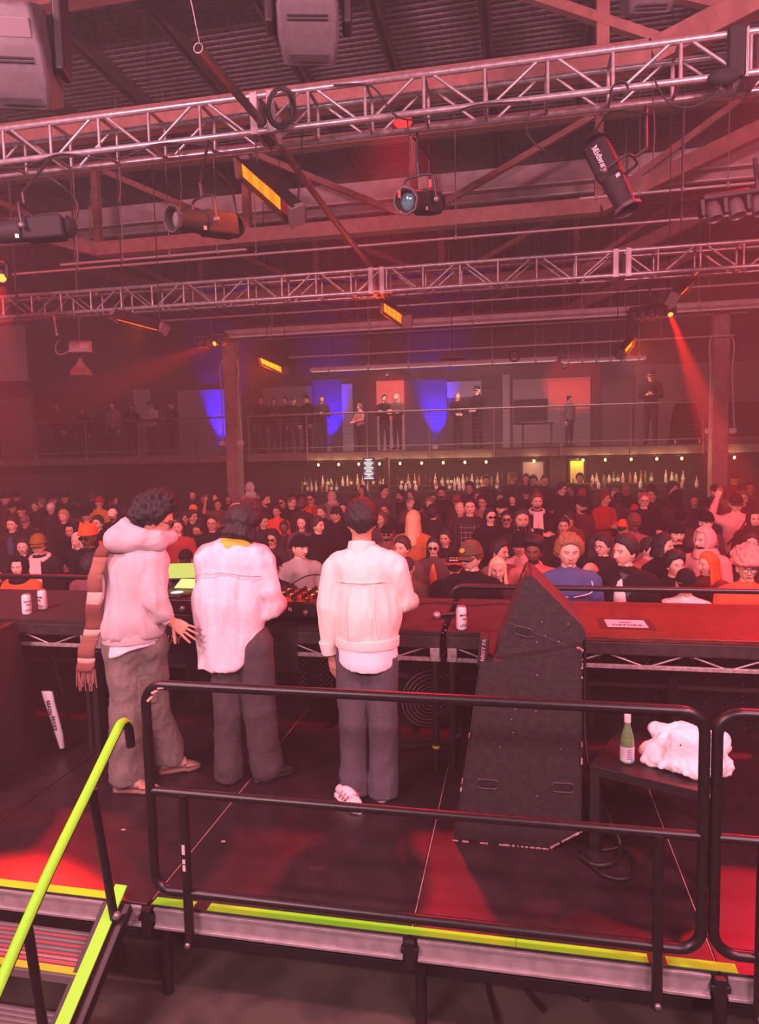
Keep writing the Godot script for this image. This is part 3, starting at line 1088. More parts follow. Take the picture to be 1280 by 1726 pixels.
func mover(label: String, at: Vector3, turn: float, tilt: float, s := 1.0) -> void:
	var o := thing("moving_head", label, "stage light", at, turn)
	var grey := noisy("mover grey", "50484a", "5c5254", 3.0, 0.55)
	var hb := T(V(0, 0, 0), tilt)
	var m := MB.new()
	var rings := []
	for q in [[-0.25, 0.13, 0.12], [-0.24, 0.16, 0.15], [-0.10, 0.185, 0.175], [0.06, 0.185, 0.175], [0.10, 0.17, 0.165], [0.24, 0.155, 0.15], [0.27, 0.14, 0.13]]:
		var ring := PackedVector3Array()
		for c in [[1, 1], [-1, 1], [-1, -1], [1, -1]]:
			for k in 4:
				var an := atan2(c[1], c[0]) - 0.5 + k * 0.33
				ring.append(hb * V((q[1] - 0.04) * c[0] + cos(an) * 0.04, q[0], (q[2] - 0.04) * c[1] + sin(an) * 0.04) * s)
		rings.append(ring)
	m.loft(rings)
	var hdp := part("head", m, grey, o)
	for y in [-0.18, 0.02]:
		var vt := MB.new()
		for k in 2:
			vt.box(hb * T(V(0, y - 0.02 * k - 0.01, 0.178)), V(0.24, 0.009, 0.008), 0.001)
		part("vent", vt, mat("1a1415", 0.6), hdp)
	var pl := MB.new()
	pl.box(hb * T(V(0, 0.15, 0.158)), V(0.27, 0.10, 0.02), 0.008)
	part("cover_panel", pl, mat("6e6264", 0.5), hdp)
	for sx in [-1, 1]:
		var ym := MB.new()
		ym.box(T(V(sx * 0.232, 0.16, 0)), V(0.06, 0.5, 0.17), 0.02)
		part("yoke_arm", ym, mat("2a2123", 0.5), o)
	var yb := MB.new()
	yb.box(T(V(0, 0.42, 0)), V(0.52, 0.08, 0.18), 0.02)
	part("yoke_bridge", yb, mat("2a2123", 0.5), o)
	var bs := MB.new()
	bs.box(T(V(0, 0.53, 0)), V(0.40, 0.14, 0.34), 0.02)
	part("base", bs, mat("221b1c", 0.5), o)
	var cl := MB.new()
	cl.rod(V(0, 0.6, 0), V(0, 0.72, 0), 0.03, 8)
	part("clamp", cl, mat("8a8080", 0.4, 0.5), o)

func profile_spot(label: String, at: Vector3, dir: Vector3, grey: String, word: String, lens: String) -> void:
	var o := thing("profile_lantern", label, "stage light", at)
	var z := -dir.normalized()
	var x := Vector3.UP.cross(z).normalized()
	o.basis = Basis(x, z.cross(x), z)
	var m := MB.new()
	m.box(T(V(0, 0, 0.23)), V(0.17, 0.19, 0.34), 0.03)
	var lh := part("lamp_house", m, mat(grey, 0.8), o)
	var e := MB.new()
	e.lathe(T(V(0, 0, 0.42), 90), [Vector2(0.001, 0.06), Vector2(0.06, 0.05), Vector2(0.09, 0.0)], 14)
	part("end_cap", e, mat(grey, 0.8), o)
	var b := MB.new()
	b.lathe(T(V(0, 0, 0.06), -90), [Vector2(0.085, 0.0), Vector2(0.09, 0.01), Vector2(0.085, 0.09), Vector2(0.078, 0.24), Vector2(0.084, 0.26), Vector2(0.084, 0.28), Vector2(0.074, 0.28), Vector2(0.072, 0.22)], 20)
	var brl := part("barrel", b, mat(grey, 0.75), o)
	var fr := MB.new()
	for k in 8:
		var a := TAU * (k + 0.5) / 8
		fr.box(T(V(cos(a) * 0.093, sin(a) * 0.093, -0.215), 0, 0, rad_to_deg(a)), V(0.016, 0.078, 0.03), 0.003)
	part("colour_frame", fr, mat("4c4042", 0.5), brl)
	var l := MB.new()
	l.lathe(T(V(0, 0, -0.16), -90), [Vector2(0.074, 0.0), Vector2(0.06, 0.012), Vector2(0.03, 0.022), Vector2(0.001, 0.025)], 20)
	part("lens", l, mat(lens, 0.08, 0.2), brl)
	var yk := MB.new()
	yk.tube(curve([V(-0.13, 0.0, 0.1), V(-0.13, 0.12, 0.1), V(-0.1, 0.19, 0.1), V(0.1, 0.19, 0.1), V(0.13, 0.12, 0.1), V(0.13, 0.0, 0.1)], 4), 0.012, 6)
	yk.rod(V(0, 0.19, 0.1), V(0, 0.3, 0.1), 0.014, 6)
	part("yoke", yk, mat("2e2628", 0.5), o)
	for s in [-1, 1]:
		var kb := MB.new()
		kb.lathe(T(V(s * 0.12, -0.0, 0.1), 0, 0, -90 * s), [Vector2(0.022, 0.0), Vector2(0.022, 0.03), Vector2(0.001, 0.032)], 10)
		part("knob", kb, mat("7a6e6e", 0.4, 0.3), o)
	for s in [-1, 1]:
		var sh := MB.new()
		sh.box(T(V(s * 0.07, s * 0.05, 0.03)), V(0.012, 0.05, 0.03), 0.002)
		part("shutter_handle", sh, mat("b8a8a6", 0.4, 0.3), o)
	if word:
		var t := part("lettering", text(word, 0.042, 0.003, "Droid Serif", 700), mat("e8dcdc", 0.6), lh)
		t.position = V(0.0875, 0.0, 0.23); t.rotation_degrees = V(0, 90, 0)
	var sw := MB.new()
	var inv := o.transform.affine_inverse()
	var tp := o.transform * V(0, 0.3, 0.1)
	sw.rod(inv * tp, inv * V(tp.x, 4.625, -5.5 if tp.z > -5.64 else -5.775), 0.012, 6)
	part("suspension", sw, mat("2e2628", 0.5), o)
	var cb := MB.new()
	cb.tube(curve([V(0.02, 0.03, 0.46), V(0.06, 0.2, 0.5), V(0.0, 0.34, 0.4), V(0.05, 0.5, 0.2)]), 0.008, 6)
	part("lead", cb, mat("1a1516", 0.5), o)

func beam_bar(label: String, a: Vector3, b: Vector3, n: int, lit: Array, aim: Array, power: float, cone: float) -> void:
	var o := thing("beam_bar", label, "stage light", (a + b) * 0.5)
	var l := a.distance_to(b)
	var x := (b - a).normalized()
	o.basis = Basis(x, Vector3.UP, x.cross(Vector3.UP)).orthonormalized()
	var m := MB.new()
	m.box(T(V(0, 0.11, 0)), V(l, 0.06, 0.12), 0.02)
	for k in n + 1:
		m.box(T(V(-l / 2 + l * k / n, 0.03, 0)), V(0.05, 0.16, 0.09), 0.015)
	part("cradle", m, mat("2c2022", 0.5), o)
	for k in n:
		var c := V(-l / 2 + l * (k + 0.5) / n, -0.02, 0.0)
		var d := V(0, -1, 0.35).normalized()
		if k in lit:
			d = (o.basis.inverse() * (aim[lit.find(k)] - o.transform * c)).normalized()
		var hx := d.cross(Vector3.RIGHT).normalized()
		var f := Transform3D(Basis(hx.cross(d).normalized() * -1.0, d, hx), c)
		var r: float = minf(l / n * 0.34, 0.075)
		var hm := MB.new()
		hm.lathe(f, [Vector2(0.001, -0.1), Vector2(r * 0.8, -0.09), Vector2(r, -0.03), Vector2(r, 0.07), Vector2(r * 0.85, 0.07), Vector2(r * 0.82, 0.05)], 14)
		part("lamp_head", hm, mat("5e4e4e", 0.45), o)
		var lm := MB.new()
		lm.lathe(f, [Vector2(r * 0.84, 0.05), Vector2(r * 0.4, 0.058), Vector2(0.001, 0.06)], 14)
		part("lens", lm, glow("ff6a28", 6.0) if k in lit else mat("8a4a44", 0.2), o)
		if k in lit:
			spot(o, o.transform * (c + d * 0.075), aim[lit.find(k)], "ff2018", power, cone, r * 0.7, 0.4)
	var h := MB.new()
	h.rod(V(0, 0.12, 0), V(0, 0.4, 0), 0.02, 8)
	part("clamp", h, mat("3a2e30", 0.5, 0.3), o)

func loop_cable(label: String, c: Vector3, r: Vector2, turns: int, th := 0.007) -> void:
	var p := PackedVector3Array()
	for k in turns * 20 + 1:
		var a := TAU * k / 20.0
		var w := 1.0 - 0.09 * (k / 20)
		p.append(c + V(cos(a) * r.x * w, sin(a) * r.y * (1.0 - 0.05 * (k / 20)), 0.012 * sin(a * 1.7) + 0.006 * (k / 20)))
	var m := MB.new()
	m.tube(p, th, 6)
	solo("coiled_cable", label, "cable", m, mat("1c1718", 0.5))

func rigging() -> void:
	box_truss("silver box truss across the front of the stage, nearest the camera", -10.0, 7.0, 4.64, -5.5, 0.275, 0.46, 0.025, [-2.0, 1.62])
	box_truss("silver box truss over the dance floor, behind the nearest one", -10.0, 7.5, 4.08, -8.75, 0.275, 0.46, 0.025, [-1.75, 1.2])
	# black wrap near the right joint
	var bw := MB.new()
	bw.box(T(V(1.5, 4.78, -5.47)), V(0.12, 0.36, 0.06), 0.02)
	bw.ball(V(1.42, 4.62, -5.47), V(0.11, 0.06, 0.05), 10, 8)
	solo("cable_wrap", "black cloth wrap taped over the right joint of the nearest truss", "cable wrap", bw, mat("1a1415", 0.8))
	# pipe from the near truss to the next
	var pm := MB.new()
	pm.tube(PackedVector3Array([V(-2.07, 4.74, -4.5), V(-2.0, 4.70, -5.6), V(-1.93, 4.55, -7.2), V(-1.85, 4.42, -9.4)]), 0.034, 14)
	var pipe := thing("truss_pipe", "long grey pipe bridging the two lighting trusses, open end to camera", "pipe")
	part("tube", pm, noisy("pipe steel", "6e5a58", "7c6664", 3.0, 0.5, 0.3), pipe)
	var rm := MB.new()
	rm.lathe(Transform3D(Basis(Vector3.RIGHT, Vector3(0, 0.03, 1), Vector3(0, -1, 0)), V(-2.07, 4.74, -4.497)), [Vector2(0.034, 0.0), Vector2(0.034, 0.004), Vector2(0.027, 0.004), Vector2(0.027, -0.02)], 18)
	part("rim", rm, mat("c8b4b2", 0.4, 0.4), pipe)
	var im := MB.new()
	im.lathe(Transform3D(Basis(Vector3.RIGHT, Vector3(0, 0.03, 1), Vector3(0, -1, 0)), V(-2.07, 4.74, -4.497)), [Vector2(0.0265, 0.0005), Vector2(0.001, 0.0005)], 18)
	part("bore", im, mat("141011", 0.9), pipe)
	var wm := MB.new()
	wm.tube(curve([V(-2.07, 4.79, -4.52), V(-2.1, 5.0, -4.5), V(-2.16, 5.5, -4.45), V(-2.2, 7.6, -4.4)]), 0.004, 5)
	solo("safety_wire", "thin wire holding up the open end of the grey pipe", "wire", wm, mat("b0a0a0", 0.5, 0.5))
	loop_cable("coil of black cable hung on the nearest truss beside the pipe", V(-1.82, 4.76, -5.42), Vector2(0.12, 0.155), 4, 0.009)
	loop_cable("small cable coil under the nearest truss, toward the right joint", V(0.72, 4.60, -5.44), Vector2(0.06, 0.06), 2, 0.006)
	loop_cable("small black cable coil hanging above the balcony", V(-0.1, 4.52, -18.72), Vector2(0.13, 0.14), 2, 0.02)
	var cks := [
		["thin black cable looping under the nearest truss at the right", [V(0.95, 4.66, -5.45), V(1.05, 4.48, -5.44), V(1.2, 4.43, -5.44), V(1.36, 4.5, -5.45), V(1.42, 4.64, -5.46)]],
		["black cable draped along the nearest truss at the left", [V(-4.6, 4.62, -5.46), V(-4.2, 4.56, -5.46), V(-3.8, 4.63, -5.46), V(-3.3, 4.54, -5.46), V(-2.9, 4.62, -5.46), V(-2.5, 4.57, -5.46)]],
		["black cable sagging below the middle of the nearest truss", [V(-1.4, 4.9, -5.46), V(-1.1, 4.86, -5.47), V(-0.9, 4.6, -5.44), V(-0.6, 4.56, -5.44), V(-0.3, 4.62, -5.45), V(0.1, 4.6, -5.45)]],
		["short dangling cable end in front of the grey duct", [V(0.1, 4.55, -5.46), V(0.06, 4.42, -5.45), V(0.12, 4.3, -5.44), V(0.2, 4.24, -5.44)]]]
	for ck in cks:
		var m := MB.new()
		m.tube(curve(ck[1]), 0.007, 6)
		solo("truss_cable", ck[0], "cable", m, mat("1a1516", 0.55))
	var drops := [[-3.3, -5.5, 4.6, 4.2, "left"], [-2.75, -5.5, 4.6, 4.05, "over the grey lens lantern"], [-0.85, -5.62, 4.6, 4.25, "over the blue lens lantern"], [0.62, -5.8, 4.6, 4.6, "over the lettered lantern"], [0.95, -5.5, 4.6, 4.0, "beside the lettered lantern"]]
	for d in drops:
		var m := MB.new()
		m.tube(curve([V(d[0], d[2] + 0.05, d[1]), V(d[0] + 0.02, (d[2] + d[3]) / 2, d[1]), V(d[0], d[3], d[1])]), 0.005, 5)
		solo("hanging_wire", "thin wire dropping from the nearest truss, " + d[4], "wire", m, mat("201a1b", 0.5))
	# lanterns
	mover("grey moving head light at the top left corner", V(-2.82, 4.36, -3.73), 18, 28)
	mover("grey moving head light at the top middle", V(-1.24, 4.70, -4.27), 14, 34)
	mover("grey moving head light cut by the top edge at the right", V(0.98, 5.58, -5.8), 8, 30)
	for q in [["left", V(-4.2, 5.13, -3.73), V(-2.0, 5.13, -3.73)], ["middle", V(-2.2, 5.47, -4.27), V(0.2, 5.47, -4.27)], ["right", V(0.2, 6.35, -5.8), V(1.9, 6.35, -5.8)]]:
		var hp := MB.new()
		hp.rod(q[1], q[2], 0.025, 8)
		var ho := thing("hanging_pipe", "dark pipe above the frame carrying the %s moving head" % q[0], "pipe")
		part("tube", hp, mat("3a3030", 0.5, 0.3), ho)
		for t in [0.1, 0.9]:
			var hw := MB.new()
			var hpnt: Vector3 = q[1].lerp(q[2], t)
			hw.rod(hpnt, V(hpnt.x, 7.85, hpnt.z), 0.008, 5)
			part("hanger", hw, mat("3a3030", 0.5, 0.3), ho)
	profile_spot("large black profile lantern with white lettering, pointing down right", V(0.75, 4.08, -5.84), V(0.36, -0.86, 0.18), "1c1416", "Midway", "6a6a70")
	profile_spot("black profile lantern with a bluish lens facing the camera", V(-0.80, 4.06, -5.72), V(-0.28, -0.28, 1.0), "241c1e", "", "5a8a90")
	profile_spot("black profile lantern with a dull grey lens at the left", V(-2.50, 3.90, -5.25), V(-0.5, -0.15, 1.0), "2a2022", "", "8a7e7e")
	profile_spot("dark profile lantern cut by the left edge of the frame", V(-4.0, 3.9, -5.1), V(-1.0, -0.1, 0.3), "1a1415", "", "5a4a4a")
	for q in [["red", V(-0.905, 4.05, -5.50)], ["red", V(-0.66, 4.10, -5.48)]]:
		var m := MB.new()
		m.box(T(q[1], 0, 20), V(0.022, 0.06, 0.012), 0.003)
		solo("red_tape_flag", "red tape tab on the side of the bluish lens lantern, " + ("left" if q[1].x < -0.8 else "right"), "tape", m, mat("e83a3a", 0.6))
	heater("large black radiant heater with a glowing orange face under the nearest truss", V(-2.20, 4.36, -5.50), V(-1.70, 3.88, -5.22), 0.16, 7, 1.2, V(0.1, -0.75, 0.65), 2.6, 4.62, -5.5)
	heater("small radiant heater glowing orange below the second truss, image centre", V(-1.75, 3.97, -9.2), V(-1.42, 3.70, -8.78), 0.16, 9, 2.0, V(0.1, -0.5, 0.85), 2.6, 4.06, -8.75)
	heater("radiant heater glowing yellow above the left part of the balcony", V(-4.75, 3.83, -12.5), V(-4.15, 3.56, -12.0), 0.15, 9, 9.0, V(0.1, -0.5, 0.85), 5.0)
	heater("radiant heater glowing white hot above the right part of the balcony", V(1.95, 3.88, -12.85), V(1.72, 3.62, -12.35), 0.18, 9, 9.0, V(-0.1, -0.5, 0.85), 5.0)
	heater("radiant heater with a dim orange grille under the second truss at the right", V(2.19, 4.14, -9.84), V(1.88, 3.83, -9.14), 0.17, 9, 1.0, V(-0.1, -0.5, 0.85), 1.6)
	heater("long dark radiant heater with a thin red glowing slit at the left", V(-5.14, 3.86, -8.33), V(-4.36, 3.62, -8.05), 0.14, 9, 1.5, V(0.0, -1.0, 0.4), 1.6)
	beam_bar("row of swivelling beam heads at the right edge, unlit", V(1.62, 4.14, -6.86), V(2.62, 4.26, -7.05), 5, [], [], 0.0, 5.0)
	beam_bar("row of swivelling beam heads with one throwing a red beam, right", V(1.77, 4.17, -12.0), V(2.48, 4.24, -12.15), 5, [4], [V(2.35, 2.44, -9.5)], 900.0, 3.6)
	beam_bar("row of swivelling beam heads glowing orange above the left column", V(-5.75, 4.10, -11.9), V(-5.15, 4.14, -11.95), 4, [2, 3], [V(-5.87, 3.23, -9.5), V(-7.6, 2.7, -10.6)], 160.0, 5.0)
	beam_bar("row of swivelling beam heads at the left edge throwing a red beam", V(-6.5, 4.22, -7.2), V(-5.78, 4.2, -7.2), 4, [3], [V(-4.4, 2.6, -5.2)], 110.0, 6.0)
	# ducts, pipes and conduits across the room
	var grey := noisy("duct grey", "b4a6a4", "c4b6b4", 0.6, 0.5)
	for d in [["wide grey ceiling duct with a bright lower lip, first over the crowd", -14.0, 7.2, 7.04, -13.5, 0.36, 0.3, -12.5, 8.5], ["pale round pipe below the wide grey ceiling duct", -14.0, 7.2, 6.72, -13.4, 0.14, 0.14, -12.0, 8.0], ["grey ceiling duct above the balcony front, across both columns", -7.6, 8.0, 5.28, -17.5, 0.2, 0.14, 0, 0], ["white strip light housing above the middle of the balcony", -5.7, 1.0, 4.42, -18.8, 0.1, 0.12, 0, 0], ["thin white strip housing above the right of the balcony", 1.1, 3.2, 4.36, -18.9, 0.08, 0.12, 0, 0]]:
		var o := thing("ceiling_duct", d[0], "duct", V(0, d[3], d[4]))
		var m := MB.new()
		m.box(T(V((d[1] + d[2]) / 2, 0, 0)), V(d[2] - d[1], d[5], d[6]), 0.02 if d[5] < 0.15 else 0.008)
		part("channel", m, grey, o)
		if "strip" in d[0]:
			var tb := MB.new()
			tb.box(T(V((d[1] + d[2]) / 2, -d[5] / 2 - 0.012, -0.02)), V(d[2] - d[1] - 0.1, 0.02, 0.06), 0.004)
			part("added_lamp_tube", tb, glow("ffd4d0", 0.7), o)  # added glowing tube; its light brightens the balcony
			area(o, V((d[1] + d[2]) / 2, d[3] - d[5] / 2 - 0.03, d[4] - 0.02), V((d[1] + d[2]) / 2, 0, d[4] - 2.5), "ffd0d4", 8.0 * (d[2] - d[1]) / 3.0, d[2] - d[1] - 0.1, 0.06)
		var e2 := MB.new()
		e2.box(T(V((d[1] + d[2]) / 2, -d[5] / 2, d[6] / 2)), V(d[2] - d[1], 0.03, 0.03), 0.006)
		part("lip", e2, mat("f0e4e2", 0.4), o)
		for k in 6:
			var bm := MB.new()
			var bx: float = d[1] + (d[2] - d[1]) * (k + 0.5) / 6.0
			bm.box(T(V(bx, 0, d[6] / 2 + 0.01)), V(0.05, d[5] + 0.08, 0.02), 0.004)
			bm.rod(V(bx, d[5] / 2, 0), V(bx, 7.85 - d[3], 0), 0.008, 5)
			part("bracket", bm, mat("a89896", 0.5, 0.3), o)
	var runs := [["thin sprinkler pipe above the second truss", -9, 4.4, 5.42, -11.3], ["thin conduit before the second roof truss", -8, 3.6, 5.9, -14.6], ["thin conduit before the third roof truss", -9, 6, 5.25, -15.2], ["short conduit near the left end of the second truss", -7.5, -4.2, 5.3, -10.6], ["conduit along the far roof truss", -8, 6, 5.6, -20.4], ["conduit right of the lettered lantern", 0.9, 3.3, 5.75, -11.0], ["low conduit over the balcony rail", -6, 5, 4.65, -17.9]]
	for r in runs:
		var m := MB.new()
		m.rod(V(r[1], r[3], r[4]), V(r[2], r[3], r[4]), 0.022, 8)
		var o := thing("conduit_run", r[0], "pipe")
		part("tube", m, mat("b4a4a2", 0.45, 0.3), o)
		for k in 4:
			var bx: float = r[1] + (r[2] - r[1]) * (k + 0.4) / 4.0
			var hm := MB.new()
			hm.rod(V(bx, r[3], r[4]), V(bx, 7.85, r[4]), 0.008, 5)
			hm.box(T(V(bx, r[3], r[4])), V(0.04, 0.07, 0.06), 0.005)
			part("hanger", hm, mat("8a7a78", 0.5, 0.3), o)
	# small things high up at the left
	var o2 := thing("dome_pendant", "grey metal dome pendant hanging at the left above the balcony", "lamp", V(-8.09, 3.62, -11.85))
	var dm := MB.new()
	dm.lathe(T(), [Vector2(0.2, 0.0), Vector2(0.205, 0.01), Vector2(0.17, 0.12), Vector2(0.08, 0.2), Vector2(0.04, 0.3), Vector2(0.02, 0.34)], 20)
	part("shade", dm, mat("9a8a88", 0.5), o2)
	var dc := MB.new()
	dc.rod(V(0, 0.33, 0), V(0, 7.86 - 3.62, 0), 0.01, 5)
	part("cord", dc, mat("3a3030", 0.6), o2)
	var o3 := thing("dome_pendant", "flat grey dome pendant above the balcony, image centre", "lamp", V(-1.5, 4.18, -16.2))
	var dm2 := MB.new()
	dm2.lathe(T(), [Vector2(0.3, 0.0), Vector2(0.31, 0.02), Vector2(0.25, 0.1), Vector2(0.1, 0.16), Vector2(0.03, 0.2)], 20)
	part("shade", dm2, mat("8a7a7a", 0.5), o3)
	var dc2 := MB.new()
	dc2.rod(V(0, 0.2, 0), V(0, 7.86 - 4.18, 0), 0.01, 5)
	part("cord", dc2, mat("3a3030", 0.6), o3)
	var o4 := thing("ballast_box", "pale grey electrical box with a looped cable, upper left", "electrical box", V(-7.46, 4.0, -10.95), 8)
	var bm2 := MB.new()
	bm2.box(T(), V(0.36, 0.2, 0.12), 0.01)
	part("case", bm2, mat("b0a0a2", 0.6), o4)
	var lb := MB.new()
	lb.box(T(V(0.09, 0.02, 0.062)), V(0.15, 0.1, 0.004), 0.0)
	part("label_plate", lb, mat("d0c2c2", 0.6), o4)
	var bc := MB.new()
	bc.tube(curve([V(-0.18, -0.05, 0.02), V(-0.3, -0.12, 0.02), V(-0.42, -0.1, 0.02), V(-0.42, 0.05, 0.02), V(-0.34, 0.12, 0.02)]), 0.01, 6)
	part("cable", bc, mat("c0a8a4", 0.6), o4)
	var br := MB.new()
	br.rod(V(0, 0.1, 0), V(0, 3.86, 0), 0.01, 5)
	part("hanger", br, mat("5a4a4a", 0.6), o4)
	var sp := thing("hanging_screen", "dark hanging fabric screen at the left edge", "screen", V(-7.25, 3.5, -8.3), 12)
	var sm := MB.new()
	sm.box(T(), V(1.4, 0.75, 0.05), 0.01)
	part("fabric", sm, mat("3c2a2c", 0.9), sp)
	for sx in [-0.6, 0.6]:
		var sr := MB.new()
		sr.rod(V(sx, 0.36, 0), V(sx, 4.36, 0), 0.012, 6)
		part("strap", sr, mat("2a2022", 0.6), sp)
	var cn := thing("hoist_chain", "short steel chain dangling from the second truss at the left edge", "chain", V(-6.35, 3.80, -8.75))
	var links := MB.new()
	for k in 9:
		var rp := PackedVector3Array()
		for a in 8:
			var an := TAU * a / 8
			rp.append(V(cos(an) * 0.012 + 0.004 * k, 0.27 - k * 0.034 + sin(an) * 0.02, 0) if k % 2 == 0 else V(0.004 * k, 0.27 - k * 0.034 + sin(an) * 0.02, cos(an) * 0.012))
		links.tube(rp, 0.004, 5, true)
	part("links", links, mat("c0b0b0", 0.35, 0.6), cn)

func balcony() -> void:
	var z0 := -19.0
	var fy := 2.14
	var o := thing("balcony", "concrete edged balcony with a thin tube railing across the back of the room", "balcony", V(0, 0, 0))
	var fas := noisy("fascia", "6a5656", "786262", 0.8, 0.7)
	var sl := MB.new()
	sl.box(T(V(-5.5, fy - 0.1, -21.12)), V(29.0, 0.18, 4.3), 0.0)
	part("slab", sl, mat("4a3c3c", 0.8), o)
	var x := -19.9
	var rl := mat("8a7472", 0.5, 0.2)
	while x < 8.9:
		var f := MB.new()
		f.box(T(V(x + 0.87, fy - 0.14, z0 + 0.0)), V(1.7, 0.22, 0.08), 0.01)
		part("fascia_panel", f, fas, o)
		var p := MB.new()
		p.bar(V(x, fy - 0.26, z0 + 0.05), V(x, fy + 1.04, z0 + 0.05), 0.055, 0.03, 0.004)
		part("railing_post", p, rl, o)
		x += 1.75
	for y in [[1.05, 0.026], [0.12, 0.014]]:
		var r := MB.new()
		r.rod(V(-19.9, fy + y[0], z0 + 0.05), V(8.9, fy + y[0], z0 + 0.05), y[1], 8)
		part("rail", r, rl, o)
	for k in 7:
		var r := MB.new()
		r.rod(V(-19.9, fy + 0.24 + 0.115 * k, z0 + 0.05), V(8.9, fy + 0.24 + 0.115 * k, z0 + 0.05), 0.004, 4)
		part("wire", r, mat("6a5656", 0.5, 0.4), o)
	# wall behind the balcony
	var w := struct("wall_front", slab(V(-20.4, FLOOR, -23.4), V(9.4, 8.4, -23.2)), noisy("back wall", "4a3c42", "54444a", 0.5, 0.8))
	var y0 := fy
	var panels := [
		["pale_board", -19.42, -18.01, 2.30, 4.38, "8e8088"], ["dark_door", -17.87, -15.63, 2.17, 4.59, "3a2c30"], ["pale_door", -13.75, -13.08, 2.14, 4.53, "a89aa0"], ["pale_board", -12.01, -10.18, 2.14, 4.44, "9c90a0"], ["pale_board", -8.78, -6.98, 2.14, 4.42, "8a7880"],
		["dark_board", -6.98, -5.92, 2.14, 4.61, "5a4a5e"], ["pale_pier", -5.92, -5.54, 2.14, 4.44, "b4a4ae"], ["dark_board", -5.54, -4.72, 2.14, 4.40, "46363a"], ["pale_board", -4.71, -3.76, 2.14, 4.48, "c0a8a4"], ["dark_board", -3.75, -2.33, 2.14, 4.47, "564a60"],
		["pale_board", -2.32, -1.19, 3.84, 4.36, "a698b0"], ["dark_board", -1.19, -0.52, 4.09, 4.53, "4c3c40"], ["pale_pier", -0.51, -0.28, 2.14, 4.52, "9a8884"], ["pale_board", -0.18, 2.24, 2.14, 4.34, "8e7c7c"], ["dark_screen", -0.16, 0.93, 2.88, 3.70, "32262a"], ["pale_board", 0.95, 2.24, 3.34, 4.22, "a88480"],
		["dark_pier", 2.33, 2.55, 2.14, 4.62, "4a3438"], ["grey_door", 2.61, 3.54, 2.14, 4.11, "6a5454"], ["pale_board", 3.59, 8.9, 2.14, 4.63, "7a6866"], ["dark_board", 5.9, 8.5, 2.3, 3.49, "3a282a"]]
	for k in panels.size():
		var p: Array = panels[k]
		var m := MB.new()
		var d := 0.03 + 0.004 * k
		m.box(T(V((p[1] + p[2]) / 2, (p[3] + p[4]) / 2, -23.2 + d / 2)), V(p[2] - p[1], p[4] - p[3], d), 0.004)
		part(p[0], m, mat(p[5], 0.8), w)
	# painted block courses on the lower wall
	for k in 10:
		var m := MB.new()
		m.box(T(V(-5.5, y0 + 0.1 + k * 0.1, -23.195)), V(28.8, 0.012, 0.012), 0.0)
		part("course_joint", m, mat("5a4a50", 0.8), w)
	# coloured uplights on the balcony floor
	for u in [["blue uplight at the wall beside the left column", -10.33, "1a10ff", 55.0, "2818ff", 26.0], ["blue uplight at the wall left of the pale pier", -6.32, "1a10ff", 55.0, "2818ff", 24.0], ["blue uplight at the wall right of the red lit board", -2.69, "1a10ff", 55.0, "2818ff", 26.0]]:
		var l := thing("uplight", u[0], "lamp", V(u[1], fy, -22.75))
		var m := MB.new()
		m.box(T(V(0, 0.08, 0.03)), V(0.2, 0.15, 0.12), 0.02)
		part("case", m, mat("b0a4a8", 0.5), l)
		var g := MB.new()
		g.box(T(V(0, 0.158, 0.02)), V(0.16, 0.008, 0.08), 0.002)
		part("lens", g, glow(u[4], 4.0), l)
		spot(l, V(u[1], fy + 0.18, -22.75), V(u[1], fy + 1.5, -23.16), u[2], u[3], 26.0, 0.05, 0.9)
	for u in [["red spotlight under the duct lighting the pale board at the middle", V(-3.6, 4.2, -19.3), V(-4.3, 4.0, -23.2), 18.0, 13.0], ["red spotlight under the duct lighting the wall at the right", V(1.2, 4.25, -19.4), V(1.7, 4.15, -23.2), 18.0, 16.0]]:
		var l := thing("ceiling_spotlight", u[0], "lamp", u[1])
		l.transform = Transform3D(Basis(), u[1]).looking_at(u[2], Vector3.UP)
		var m := MB.new()
		m.lathe(T(V(0, 0, 0), 90), [Vector2(0.001, 0.2), Vector2(0.06, 0.19), Vector2(0.07, 0.0), Vector2(0.06, 0.0), Vector2(0.055, 0.03)], 12)
		part("can", m, mat("241a1a", 0.5), l)
		var g := MB.new()
		g.lathe(T(V(0, 0, 0.0), 90), [Vector2(0.001, 0.025), Vector2(0.056, 0.025)], 12)
		part("lens", g, glow("ff3020", 3.0), l)
		spot(l, l.transform * V(0, 0, -0.02), u[2], "ff3018", u[3], u[4], 0.04, 0.5)
	# table and dark chair up there
	var t := thing("balcony_table", "small square table standing on the balcony near the dark wall screen", "table", V(0.55, fy, -21.6))
	var tm := MB.new()
	tm.box(T(V(0, 0.74, 0)), V(1.0, 0.04, 0.6), 0.006)
	part("top", tm, mat("5a4644", 0.6), t)
	for sx in [-0.42, 0.42]:
		var lg := MB.new()
		lg.bar(V(sx, 0, 0), V(sx, 0.72, 0), 0.06, 0.06, 0.004)
		part("leg", lg, mat("2a2022", 0.6), t)
	var dr := thing("covered_chair", "dark cloth covered chair on the balcony beside the tall man", "chair", V(4.35, fy, -19.8))
	var rings := []
	for q in [[0.0, 0.36], [0.25, 0.33], [0.6, 0.28], [0.9, 0.24], [1.1, 0.17], [1.16, 0.06]]:
		var ring := PackedVector3Array()
		for k in 16:
			var a := TAU * k / 16
			var rr: float = q[1] * (1.0 + 0.06 * sin(a * 5.0 + q[0] * 3.0))
			ring.append(V(cos(a) * rr * 1.25, q[0], sin(a) * rr * 0.8))
		rings.append(ring)
	var dm := MB.new()
	dm.loft(rings)
	part("cloth_cover", dm, mat("2a1c1e", 0.9, 0.0, "cloth"), dr)
